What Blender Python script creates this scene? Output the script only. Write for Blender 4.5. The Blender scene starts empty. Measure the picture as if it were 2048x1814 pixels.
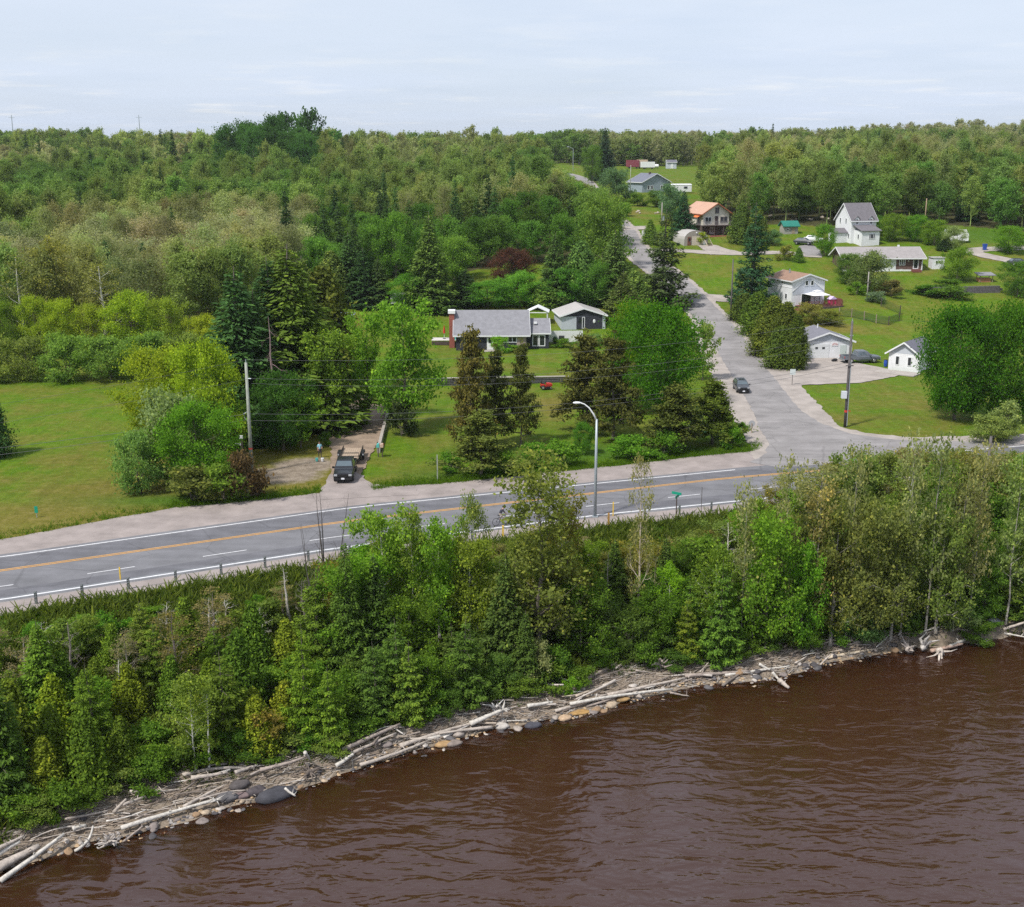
import bpy, bmesh, math, random
import numpy as np
from mathutils import Vector, Matrix
from mathutils.geometry import delaunay_2d_cdt
R = math.radians
S = bpy.context.scene
COL = S.collection
# ------------------------------------------------------------------ camera, sky, sun, exposure
F, TH, H, ZW = 2400.0, R(14.2), 32.0, -5.5      # focal length in photo pixels, pitch, height over the road, water level
cam = bpy.data.objects.new('camera', bpy.data.cameras.new('camera'))
COL.objects.link(cam)
cam.location = (0, 0, H)
cam.rotation_euler = (R(90) - TH, 0, 0)
cam.data.sensor_width = 36
cam.data.lens = F * 36 / 2048
cam.data.clip_start, cam.data.clip_end = 1.0, 20000
S.camera = cam
SUN_EL, SUN_AZ = R(54), R(-134)                 # azimuth from +Y (away from the camera), negative = left
world = bpy.data.worlds.new('World')
S.world = world
world.use_nodes = True
sun = bpy.data.objects.new('sun', bpy.data.lights.new('sun', 'SUN'))
COL.objects.link(sun)
sun.data.energy, sun.data.angle, sun.data.color = 3.9, R(4.5), (1.0, .955, .88)
sun.location = (-60, 100, 120)
_d = Vector((math.sin(SUN_AZ) * math.cos(SUN_EL), math.cos(SUN_AZ) * math.cos(SUN_EL), math.sin(SUN_EL)))
sun.rotation_euler = _d.to_track_quat('Z', 'Y').to_euler()
S.view_settings.view_transform = 'Standard'
S.view_settings.look = 'None'
S.view_settings.gamma = 1
S.view_settings.exposure = 0.30
S.view_settings.use_curve_mapping = False
S.render.engine = 'CYCLES'
S.cycles.max_bounces, S.cycles.diffuse_bounces, S.cycles.glossy_bounces = 7, 4, 3
S.cycles.transmission_bounces, S.cycles.transparent_max_bounces = 4, 8
S.cycles.volume_bounces = 0
S.cycles.use_denoising = False
S.render.filter_size = 1.35
S.cycles.caustics_reflective = S.cycles.caustics_refractive = False

def N(nt, typ, **kw):
    n = nt.nodes.new(typ)
    for k, v in kw.items():
        if isinstance(k, str) and k.startswith('i_'):
            n.inputs[k[2:].replace('_', ' ')].default_value = v
        else:
            setattr(n, k, v)
    return n

def ramp(nt, fac, stops):
    r = nt.nodes.new('ShaderNodeValToRGB')
    el = r.color_ramp.elements
    while len(el) > 1: el.remove(el[-1])
    el[0].position, el[0].color = stops[0][0], (*stops[0][1], 1)
    for p, c in stops[1:]:
        e = el.new(p); e.color = (*c, 1)
    nt.links.new(fac, r.inputs[0])
    return r.outputs[0]

def mixc(nt, fac, a, b, mode='MIX'):
    m = nt.nodes.new('ShaderNodeMix'); m.data_type = 'RGBA'; m.blend_type = mode
    for s, v in ((0, fac), (6, a), (7, b)):
        if hasattr(v, 'default_value') or hasattr(v, 'is_linked'): nt.links.new(v, m.inputs[s])
        elif s == 0: m.inputs[0].default_value = v
        else: m.inputs[s].default_value = (*v[:3], 1)
    return m.outputs[2]

def vmath(nt, op, *a):
    m = nt.nodes.new('ShaderNodeMath'); m.operation = op
    for i, v in enumerate(a):
        if hasattr(v, 'is_linked'): nt.links.new(v, m.inputs[i])
        else: m.inputs[i].default_value = v
    return m.outputs[0]

def build_sky():
    nt = world.node_tree; nt.nodes.clear(); L = nt.links.new
    out = N(nt, 'ShaderNodeOutputWorld'); bg = N(nt, 'ShaderNodeBackground'); bg.inputs[1].default_value = .1
    sky = N(nt, 'ShaderNodeTexSky', sky_type='NISHITA', sun_disc=False, sun_elevation=SUN_EL, sun_rotation=SUN_AZ)
    sky.altitude, sky.air_density, sky.dust_density = 200, 1.0, 1.5
    tc = N(nt, 'ShaderNodeTexCoord'); sp = N(nt, 'ShaderNodeSeparateXYZ'); L(tc.outputs['Generated'], sp.inputs[0])
    zz = vmath(nt, 'ADD', vmath(nt, 'MAXIMUM', sp.outputs[2], 0.0), .045)
    cb = N(nt, 'ShaderNodeCombineXYZ')
    L(vmath(nt, 'DIVIDE', sp.outputs[0], zz), cb.inputs[0]); L(vmath(nt, 'DIVIDE', sp.outputs[1], zz), cb.inputs[1])
    def noise(scale, det, rough, off):
        mp = N(nt, 'ShaderNodeMapping'); mp.inputs[1].default_value = (off, off * .7, off * .3); L(cb.outputs[0], mp.inputs[0])
        n = N(nt, 'ShaderNodeTexNoise'); n.inputs['Scale'].default_value = scale; n.inputs['Detail'].default_value = det
        n.inputs['Roughness'].default_value = rough; L(mp.outputs[0], n.inputs['Vector']); return n.outputs[0]
    veil = ramp(nt, noise(.22, 5, .55, 3.1), [(.3, (.70,) * 3), (.72, (.93,) * 3)])
    # thin high overcast: pale lavender white, a little bluer low down
    elev = ramp(nt, sp.outputs[2], [(.0, (5.6, 6.4, 7.8)), (.05, (6.1, 6.85, 8.25)), (.13, (6.6, 7.2, 8.35)), (.5, (6.3, 6.75, 7.6))])
    grey = mixc(nt, ramp(nt, noise(.5, 4, .6, 9.7), [(.45, (0,) * 3), (.72, (.65,) * 3)]), elev, (5.4, 6.25, 7.75))
    puff = ramp(nt, noise(.95, 6, .62, 21.3), [(.54, (0,) * 3), (.72, (.9,) * 3)])
    low = ramp(nt, sp.outputs[2], [(.012, (0,) * 3), (.03, (1,) * 3), (.06, (.55,) * 3), (.14, (.15,) * 3)])
    pf = mixc(nt, 1.0, puff, low, 'MULTIPLY')
    cloud = mixc(nt, pf, grey, (7.9, 8.05, 8.4))
    L(mixc(nt, veil, sky.outputs[0], cloud), bg.inputs[0]); L(bg.outputs[0], out.inputs[0])
build_sky()

# ------------------------------------------------------------------ lie of the land
CT, ST = math.cos(TH), math.sin(TH)
def ray(px, py):
    u = (px - 1024) / F; v = (907 - py) / F
    return np.array((u, CT + v * ST, -ST + v * CT))
def atz(px, py, z=0.0):
    d = ray(px, py); t = (z - H) / d[2]
    return d[0] * t, d[1] * t
def sm(a, b, x):
    t = np.clip((x - a) / (b - a), 0, 1); return t * t * (3 - 2 * t)
SHORE = [(0,1745),(160,1690),(240,1680),(430,1622),(530,1600),(640,1560),(800,1510),(1000,1455),(1150,1432),(1250,1405),(1400,1372),(1570,1352),(1640,1328),(1820,1295),(1950,1282),(2048,1262)]
VEG = [(0,1675),(100,1630),(300,1560),(420,1540),(560,1505),(650,1490),(800,1440),(1000,1398),(1200,1340),(1300,1318),(1500,1298),(1700,1272),(1850,1268),(2048,1242)]
LOWW = [(0,1200),(650,1100),(1200,1030),(2048,945)]
YELL = [(0,1142),(700,1042),(1450,957),(2048,908)]
UPW = [(0,1115),(700,1016),(1470,940),(2048,892)]
UPG = [(0,1080),(200,1042),(350,1015),(520,1000),(640,985),(700,985),(800,972),(900,966),(1000,955),(1200,935),(1400,912),(1500,903),(1540,885),(1760,882),(2048,868)]
def pl(pts, z):
    a = np.array([atz(x, y, z) for x, y in pts]); return a[:, 0], a[:, 1]
SX, SY = pl(SHORE, ZW); VX, VY = pl(VEG, ZW + 1.0); LX, LY = pl(LOWW, 0); UX, UY = pl(UPW, 0); YX, YY = pl(YELL, 0); GX, GY = pl(UPG, 0)
def ext(x, X, Y, s=.42):
    x = np.asarray(x, float)
    y = np.interp(x, X, Y)
    y = np.where(x < X[0], Y[0] + np.maximum(x - X[0], -60) * s, y)
    return np.where(x > X[-1], Y[-1] + np.minimum(x - X[-1], 150) * s, y)
def yshore(x): return ext(x, SX, SY)
def yveg(x): return ext(x, VX, VY)
def ylow(x): return ext(x, LX, LY) - 3.8
def ylw(x): return ext(x, LX, LY)
def yye(x): return ext(x, YX, YY)
def yuw(x): return ext(x, UX, UY)
def yug(x): return ext(x, GX, GY)
RY = np.array([0,178,190,205,225,250,280,320,400,500,620,900,1500,3000,9000.]); RZ = np.array([0,0,.3,1.2,3.2,6.8,11,15,18.3,21,23.5,26,27,25,20.])
LYY = np.array([0,165,200,250,300,400,600,900,1500,3000,9000.]); LZ = np.array([0,0,1.5,6,10,14,20,25,27,25,20.])
BUMPS = [(-94, 490, 38, 8), (-22, 610, 42, 5.5), (-260, 700, 120, 4), (330, 830, 130, 7), (268, 900, 60, 3), (-60, 700, 60, 3)]   # low hilltops on the skyline
def zt(x, y):
    x = np.asarray(x, float); y = np.asarray(y, float)
    ys = yshore(x); yv = yveg(x); yl = ylow(x)
    w = sm(-40, 15, x - 0.02 * y)
    z = np.interp(y, LYY, LZ) * (1 - w) + np.interp(y, RY, RZ) * w
    st = .95 * sm(-19, -13, x) * (1 - sm(8, 16, x)) * sm(166.6, 167.8, y)   # terrace above the low wall
    z = np.maximum(z, st)
    a = (y - ys) / np.maximum(yv - ys, .5)
    beach = np.where(a > 0, ZW + np.clip(a, 0, 1), ZW + np.maximum((y - ys) * .13, -8))
    b = np.clip((y - yv) / (yl - yv), 0, 1)
    bank = ZW + 1.0 + (-ZW - 1.0) * (.55 * b + .45 * sm(0, 1, b))
    for bx, by, br, bh in BUMPS: z = z + bh * np.exp(-((x - bx) ** 2 + (y - by) ** 2) / br ** 2)
    return np.where(y < yv, beach, np.where(y < yl, bank, z))
def ztf(x, y): return float(zt(x, y))
_TS = np.concatenate([np.arange(40, 330, .5), np.arange(330, 900, 2.), np.arange(900, 5000, 20.)])
def hit(px, py):                       # the point of the ground seen at a photo pixel, and its distance
    d = ray(px, py)
    P = d[None] * _TS[:, None]; f = P[:, 2] + H - zt(P[:, 0], P[:, 1])
    i = int(np.argmax(f < 0))
    if f[i] >= 0: i = len(_TS) - 1
    lo, hi = _TS[i - 1], _TS[i]
    for _ in range(24):
        m = (lo + hi) / 2
        if d[2] * m + H - ztf(d[0] * m, d[1] * m) < 0: hi = m
        else: lo = m
    return float(d[0] * hi), float(d[1] * hi), ztf(d[0] * hi, d[1] * hi), float(hi)
def proj(x, y, z):
    dz = z - H; dep = y * CT - dz * ST; up = y * ST + dz * CT
    return 1024 + F * x / dep, 907 - F * up / dep
def inpoly(x, y, poly):
    x = np.asarray(x, float); y = np.asarray(y, float); r = np.zeros(x.shape, bool); n = len(poly)
    for i in range(n):
        x0, y0 = poly[i]; x1, y1 = poly[(i + 1) % n]
        c = ((y0 > y) != (y1 > y)) & (x < (x1 - x0) * (y - y0) / ((y1 - y0) or 1e-9) + x0)
        r ^= c
    return r
def vnoise(x, y, seed=0):              # smooth 2-D value noise, 0..1
    x = np.asarray(x, float); y = np.asarray(y, float)
    xi = np.floor(x).astype(np.int64); yi = np.floor(y).astype(np.int64); fx = x - xi; fy = y - yi
    def h(a, b):
        n = (a * 374761393 + b * 668265263 + seed * 982451653) & 0x7fffffff
        n = ((n ^ (n >> 13)) * 1274126177) & 0x7fffffff
        return ((n ^ (n >> 16)) & 0xffff) / 65535.0
    fx = fx * fx * (3 - 2 * fx); fy = fy * fy * (3 - 2 * fy)
    return (h(xi, yi) * (1 - fx) + h(xi + 1, yi) * fx) * (1 - fy) + (h(xi, yi + 1) * (1 - fx) + h(xi + 1, yi + 1) * fx) * fy

# ------------------------------------------------------------------ object helpers
class MB:
    def __init__(s): s.v, s.f, s.m = [], [], []
    def add(s, vs, fs, mi=0):
        o = len(s.v); s.v += [tuple(map(float, p)) for p in vs]
        for f in fs: s.f.append(tuple(i + o for i in f)); s.m.append(mi)
        return s
    def box(s, c, d, mi=0, rz=0.0, rx=0.0, ry=0.0):
        M = Matrix.Translation(c) @ Matrix.Rotation(rz, 4, 'Z') @ Matrix.Rotation(ry, 4, 'Y') @ Matrix.Rotation(rx, 4, 'X')
        x, y, z = d[0] / 2, d[1] / 2, d[2] / 2
        vs = [M @ Vector(p) for p in ((-x,-y,-z),(x,-y,-z),(x,y,-z),(-x,y,-z),(-x,-y,z),(x,-y,z),(x,y,z),(-x,y,z))]
        return s.add(vs, [(0,3,2,1),(4,5,6,7),(0,1,5,4),(1,2,6,5),(2,3,7,6),(3,0,4,7)], mi)
    def tube(s, pts, rad, n=6, mi=0, cap=True):
        pts = [Vector(p) for p in pts]
        if not hasattr(rad, '__len__'): rad = [rad] * len(pts)
        rings = []
        for i, p in enumerate(pts):
            t = (pts[min(i + 1, len(pts) - 1)] - pts[max(i - 1, 0)])
            t = t.normalized() if t.length > 1e-9 else Vector((0, 0, 1))
            a = t.cross(Vector((0, 0, 1)) if abs(t.z) < .9 else Vector((1, 0, 0))).normalized(); b = t.cross(a)
            rings.append([p + (a * math.cos(2 * math.pi * k / n) + b * math.sin(2 * math.pi * k / n)) * rad[i] for k in range(n)])
        return s.loft(rings, mi, cap)
    def loft(s, rings, mi=0, cap=True):
        n = len(rings[0]); vs = [p for r in rings for p in r]; fs = []
        for i in range(len(rings) - 1):
            for k in range(n):
                fs.append((i * n + k, i * n + (k + 1) % n, (i + 1) * n + (k + 1) % n, (i + 1) * n + k))
        if cap: fs.append(tuple(range(n - 1, -1, -1))); fs.append(tuple((len(rings) - 1) * n + k for k in range(n)))
        return s.add(vs, fs, mi)
    def extr(s, poly, a, b, axis='y', mi=0):     # a polygon in the plane across the axis, drawn out from a to b
        def P(p, t): return {'y': (p[0], t, p[1]), 'x': (t, p[0], p[1]), 'z': (p[0], p[1], t)}[axis]
        return s.loft([[P(p, a) for p in poly], [P(p, b) for p in poly]], mi)
    def quad(s, a, b, c, d, mi=0): return s.add([a, b, c, d], [(0, 1, 2, 3)], mi)
    def blob(s, c, r, seed=0, mi=0, nu=9, nv=6, amp=.22):
        rg = random.Random(seed); ph = [rg.uniform(0, 6.28) for _ in range(6)]; vs, fs = [], []
        for j in range(nv + 1):
            th = math.pi * j / nv
            for i in range(nu):
                a = 2 * math.pi * i / nu
                k = 1 + amp * (math.sin(2 * a + ph[0]) * math.sin(th + ph[1]) + .6 * math.sin(3 * a + ph[2]) * math.sin(2 * th + ph[3]) + .5 * rg.uniform(-1, 1) * (0 < j < nv))
                vs.append((c[0] + r[0] * k * math.sin(th) * math.cos(a), c[1] + r[1] * k * math.sin(th) * math.sin(a), c[2] + r[2] * k * math.cos(th)))
        for j in range(nv):
            for i in range(nu):
                fs.append((j * nu + i, (j + 1) * nu + i, (j + 1) * nu + (i + 1) % nu, j * nu + (i + 1) % nu))
        return s.add(vs, fs, mi)
    def mesh(s, name, mats, smooth=False):
        me = bpy.data.meshes.new(name); me.from_pydata(s.v, [], s.f)
        for m in (mats if isinstance(mats, (list, tuple)) else [mats]): me.materials.append(m)
        me.polygons.foreach_set('material_index', s.m)
        bm = bmesh.new(); bm.from_mesh(me); bmesh.ops.recalc_face_normals(bm, faces=bm.faces); bm.to_mesh(me); bm.free()
        if smooth: me.polygons.foreach_set('use_smooth', [True] * len(me.polygons))
        me.update(); return me
def link(name, data, parent=None, loc=(0, 0, 0), rz=0.0):
    o = bpy.data.objects.new(name, data); COL.objects.link(o)
    o.location = loc; o.rotation_euler = (0, 0, rz)
    if parent: o.parent = parent
    return o
def obj(name, mb, mats, parent=None, loc=(0, 0, 0), rz=0.0, smooth=False):
    return link(name, mb.mesh(name, mats, smooth), parent, loc, rz)
def tag(o, label=None, cat=None, group=None, kind=None):
    if label: o['label'] = label
    if cat: o['category'] = cat
    if group: o['group'] = group
    if kind: o['kind'] = kind
    return o
def thing(name, label, cat, loc=(0, 0, 0), rz=0.0, group=None):
    return tag(link(name, None, None, loc, rz), label, cat, group)
def np_mesh(name, V, Q, mats, attrs=None, smooth=False):     # V (n,3), Q (m,4)
    me = bpy.data.meshes.new(name); V = np.asarray(V, np.float32); Q = np.asarray(Q, np.int32)
    me.vertices.add(len(V)); me.vertices.foreach_set('co', V.ravel())
    k = Q.shape[1]
    me.loops.add(Q.size); me.loops.foreach_set('vertex_index', Q.ravel())
    me.polygons.add(len(Q)); me.polygons.foreach_set('loop_start', np.arange(0, Q.size, k, dtype=np.int32))
    me.polygons.foreach_set('loop_total', np.full(len(Q), k, np.int32))
    if smooth: me.polygons.foreach_set('use_smooth', np.ones(len(Q), bool))
    for m in (mats if isinstance(mats, (list, tuple)) else [mats]): me.materials.append(m)
    for an, dom, arr in (attrs or []):
        if arr.ndim == 2:
            a = me.attributes.new(an, 'FLOAT_COLOR', dom); a.data.foreach_set('color', np.asarray(arr, np.float32).ravel())
        else:
            a = me.attributes.new(an, 'FLOAT', dom); a.data.foreach_set('value', np.asarray(arr, np.float32))
    me.update(calc_edges=True); me.validate(); return me

# ------------------------------------------------------------------ materials
MATS = {}

def mat(name, c, rough=.8, var=.12, scale=2.0, c2=None, bump=0.0, bscale=None, spec=.3, metal=0.0, wave=None, objcol=False, detail=4):
    if name in MATS: return MATS[name]
    m = bpy.data.materials.new(name); m.use_nodes = True; nt = m.node_tree; L = nt.links.new
    p = nt.nodes['Principled BSDF']; p.inputs['Roughness'].default_value = rough
    p.inputs['Specular IOR Level'].default_value = spec; p.inputs['Metallic'].default_value = metal
    tc = N(nt, 'ShaderNodeTexCoord'); n = N(nt, 'ShaderNodeTexNoise')
    n.inputs['Scale'].default_value = scale; n.inputs['Detail'].default_value = detail; n.inputs['Roughness'].default_value = .62
    L(tc.outputs['Object'], n.inputs['Vector'])
    if objcol:
        oi = N(nt, 'ShaderNodeObjectInfo')
        col = mixc(nt, 1.0, oi.outputs['Color'], ramp(nt, n.outputs[0], [(.3, (1 - var,) * 3), (.7, (1 + var,) * 3)]), 'MULTIPLY')
    else:
        a = tuple(x * (1 - var) for x in c); b = c2 or tuple(min(1, x * (1 + var)) for x in c)
        col = ramp(nt, n.outputs[0], [(.3, a), (.7, b)])
    L(col, p.inputs['Base Color'])
    if wave:                                   # clapboard or ribbed relief: (axis, spacing, strength)
        w = N(nt, 'ShaderNodeTexWave', wave_type='BANDS', bands_direction=wave[0], wave_profile='SAW'); w.inputs['Scale'].default_value = .3142 / wave[1]
        L(tc.outputs['Object'], w.inputs['Vector']); bp = N(nt, 'ShaderNodeBump'); bp.inputs['Strength'].default_value = wave[2]; bp.inputs['Distance'].default_value = .03
        L(w.outputs[0], bp.inputs['Height']); L(bp.outputs[0], p.inputs['Normal'])
    elif bump:
        n2 = N(nt, 'ShaderNodeTexNoise'); n2.inputs['Scale'].default_value = bscale or scale * 6; n2.inputs['Detail'].default_value = 3; L(tc.outputs['Object'], n2.inputs['Vector'])
        bp = N(nt, 'ShaderNodeBump'); bp.inputs['Strength'].default_value = bump; bp.inputs['Distance'].default_value = .05
        L(n2.outputs[0], bp.inputs['Height']); L(bp.outputs[0], p.inputs['Normal'])
    MATS[name] = m; return m

def leaf_material(name, source='OBJECT', trans=.5, soft=False):
    m = bpy.data.materials.new(name); m.use_nodes = True; nt = m.node_tree; L = nt.links.new
    nt.nodes.remove(nt.nodes['Principled BSDF']); out = nt.nodes['Material Output']
    if source == 'OBJECT': base = N(nt, 'ShaderNodeObjectInfo').outputs['Color']
    else: base = N(nt, 'ShaderNodeAttribute', attribute_type='INSTANCER', attribute_name='tint').outputs['Color']
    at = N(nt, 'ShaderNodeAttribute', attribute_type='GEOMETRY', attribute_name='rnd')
    k = ramp(nt, at.outputs['Fac'], [(0, (.52, .57, .56)), (.5, (1.0, 1.0, .9)), (.85, (1.5, 1.38, 1.0)), (1, (2.4, 2.0, 1.4))])  # random per-leaf tones, spread wide to paint bright highlights and dark gaps
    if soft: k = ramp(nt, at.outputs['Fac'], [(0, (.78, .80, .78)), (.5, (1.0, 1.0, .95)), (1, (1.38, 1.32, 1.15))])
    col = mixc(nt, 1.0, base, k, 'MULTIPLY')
    d = N(nt, 'ShaderNodeBsdfDiffuse'); t = N(nt, 'ShaderNodeBsdfTranslucent'); L(col, d.inputs[0])
    L(mixc(nt, 1.0, col, (1.15, 1.2, .6), 'MULTIPLY'), t.inputs[0])
    mx = N(nt, 'ShaderNodeMixShader'); mx.inputs[0].default_value = trans; L(d.outputs[0], mx.inputs[1]); L(t.outputs[0], mx.inputs[2])
    L(mx.outputs[0], out.inputs[0]); MATS[name] = m; return m
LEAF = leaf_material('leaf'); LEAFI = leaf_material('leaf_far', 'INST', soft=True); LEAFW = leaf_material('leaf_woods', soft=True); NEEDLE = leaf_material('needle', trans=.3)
BARK = mat('bark', (1, 1, 1), .9, .35, 5, objcol=True, bump=.5)
BARKI = mat('bark_far', (.22, .20, .17), .9, .3, 3)
GLASS = mat('window_glass', (.02, .025, .03), .08, .2, .6, spec=.6)
WHITE = mat('white_paint', (.70, .71, .73), .55, .05, 1.2)
SIDING = mat('white_siding', (.70, .71, .74), .6, .05, .8, wave=('Z', .2, .5))
GREYSID = mat('grey_siding', (.46, .49, .55), .7, .06, .8, wave=('Z', .2, .5))
BLUESID = mat('blue_grey_siding', (.27, .32, .37), .7, .06, .8, wave=('Z', .2, .5))
DARKSID = mat('charcoal_siding', (.035, .037, .05), .7, .15, 1, wave=('Z', .2, .5))
SHGREY = mat('grey_shingle', (.205, .205, .225), .9, .14, 1.6, bump=.4, bscale=9)
SHDARK = mat('slate_shingle', (.13, .13, .16), .9, .14, 1.6, bump=.4, bscale=9)
SHMAUVE = mat('mauve_shingle', (.145, .136, .150), .9, .12, 1.6, bump=.4, bscale=9)
SHBROWN = mat('tan_shingle', (.26, .165, .12), .9, .12, 1.6, bump=.4, bscale=9)
ORANGE = mat('orange_metal_roof', (.48, .29, .205), .45, .06, .6, wave=('X', .45, .6))
GREENMET = mat('green_metal_roof', (.02, .17, .13), .45, .08, .6)
METROOF = mat('pale_metal_roof', (.42, .40, .39), .45, .06, .6, wave=('X', .4, .4))
BRICKR = mat('red_brick', (.27, .09, .07), .9, .25, 9)
BRICKB = mat('brown_brick', (.12, .075, .065), .9, .25, 7)
BRICKT = mat('tan_brick', (.36, .29, .25), .9, .15, 7)
CONC = mat('concrete', (.34, .31, .285), .9, .15, 1.5, bump=.3)
BLOCK = mat('dark_block', (.10, .095, .10), .95, .3, 4, bump=.6)
STUCCO = mat('cream_stucco', (.58, .54, .47), .8, .06, 1)
CREAM = mat('cream_panel', (.52, .45, .37), .7, .05, 1, wave=('Z', .5, .5))
TAUPE = mat('taupe_panel', (.28, .25, .22), .8, .08, 1)
WOOD = mat('weathered_wood', (.30, .24, .18), .85, .2, 3)
REDWOOD = mat('red_brown_wood', (.17, .06, .05), .8, .2, 3)
DKWOOD = mat('dark_wood', (.08, .06, .055), .85, .2, 3)
POLEG = mat('treated_pole_wood', (.29, .31, .27), .9, .18, 2, bump=.4)
POLED = mat('old_pole_wood', (.11, .10, .10), .9, .25, 2, bump=.4)
STEEL = mat('galvanised_steel', (.33, .37, .40), .45, .08, 1, metal=.3)
BLACKM = mat('black_metal', (.015, .015, .017), .5, .2, 2)
RUBBER = mat('tyre_rubber', (.02, .02, .021), .85, .15, 4)
CHROME = mat('bright_rim', (.45, .46, .48), .3, .1, 3, metal=.6)
PBLACK = mat('black_car_paint', (.012, .013, .018), .22, .2, 1, spec=.6)
PGREY = mat('grey_car_paint', (.16, .18, .21), .28, .08, 1, spec=.6, metal=.3)
PCHAR = mat('charcoal_car_paint', (.045, .05, .06), .25, .1, 1, spec=.6)
CARGLASS = mat('car_glass', (.085, .115, .135), .04, .1, .6, spec=1.0)  # pale blue-grey base colour stands in for sky reflected in the glass
LAMP = mat('headlight_lens', (.38, .40, .43), .15, .05, 2, spec=.7)
PLATE = mat('plate_white', (.72, .74, .80), .5, .04, 2)
RED = mat('red_paint', (.45, .04, .03), .5, .12, 2)
PINK = mat('pink_plastic', (.55, .03, .14), .5, .12, 2)
BLUE = mat('blue_plastic', (.03, .08, .38), .5, .12, 2)
TEAL = mat('teal_plastic', (.10, .42, .40), .5, .12, 2)
GREENS = mat('sign_green', (.01, .26, .17), .5, .08, 2)
YELLOWP = mat('yellow_paint', (.62, .42, .06), .6, .12, 3)
ORANGEP = mat('orange_cloth', (.75, .18, .05), .7, .08, 3)
PAINTW = mat('road_paint_white', (.60, .60, .62), .7, .22, 3)
PAINTY = mat('road_paint_yellow', (.56, .29, .06), .7, .18, 3)
ASPH = mat('asphalt', (.155, .155, .168), .92, .16, .35, bump=.25, bscale=30)
ASPHP = mat('asphalt_lane_wear', (.122, .122, .136), .92, .18, .5, bump=.25, bscale=30)
ASPH2 = mat('old_asphalt', (.228, .216, .217), .95, .2, .3, bump=.3, bscale=20)
GRAVEL = mat('gravel', (.275, .238, .226), .97, .2, .5, bump=.5, bscale=16)
GRAVELP = mat('pale_gravel', (.32, .285, .262), .97, .2, .4, bump=.5, bscale=12)
DIRT = mat('dirt', (.245, .185, .14), .97, .28, .6, bump=.6, bscale=8)
ROCK = mat('stone', (1, 1, 1), .85, .3, 3, objcol=True, bump=.5, bscale=8)
DRIFT = mat('driftwood', (1, 1, 1), .9, .3, 5, objcol=True, bump=.6, bscale=22)
def worn_road(m, streak):
    """hairline cracks, sealed seams and long streaks of wear on a road surface"""
    nt = m.node_tree; L = nt.links.new; p = nt.nodes['Principled BSDF']; src = p.inputs['Base Color'].links[0].from_socket; tc = N(nt, 'ShaderNodeTexCoord')
    mp = N(nt, 'ShaderNodeMapping'); mp.inputs[2].default_value = (0, 0, R(-23)); mp.inputs[3].default_value = (.05, .9, 1); L(tc.outputs['Object'], mp.inputs[0])
    n = N(nt, 'ShaderNodeTexNoise'); n.inputs['Scale'].default_value = 1; n.inputs['Detail'].default_value = 5; L(mp.outputs[0], n.inputs['Vector'])
    nd = N(nt, 'ShaderNodeTexNoise'); nd.inputs['Scale'].default_value = .5; nd.inputs['Detail'].default_value = 4; L(tc.outputs['Object'], nd.inputs['Vector'])
    wv = mixc(nt, .35, tc.outputs['Object'], nd.outputs[1], 'ADD'); vo = N(nt, 'ShaderNodeTexVoronoi', feature='DISTANCE_TO_EDGE'); vo.inputs['Scale'].default_value = .16; L(wv, vo.inputs['Vector'])
    c = mixc(nt, 1.0, src, ramp(nt, n.outputs[0], [(.3, (1 - streak,) * 3), (.7, (1 + streak,) * 3)]), 'MULTIPLY')
    c = mixc(nt, 1.0, c, ramp(nt, vo.outputs[0], [(.0, (.80,) * 3), (.006, (.86,) * 3), (.012, (1,) * 3)]), 'MULTIPLY'); L(c, p.inputs['Base Color'])
worn_road(ASPH, .12); worn_road(ASPHP, .14); worn_road(ASPH2, .10)
SKIN = mat('skin', (.45, .27, .20), .6, .06, 6)
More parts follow.
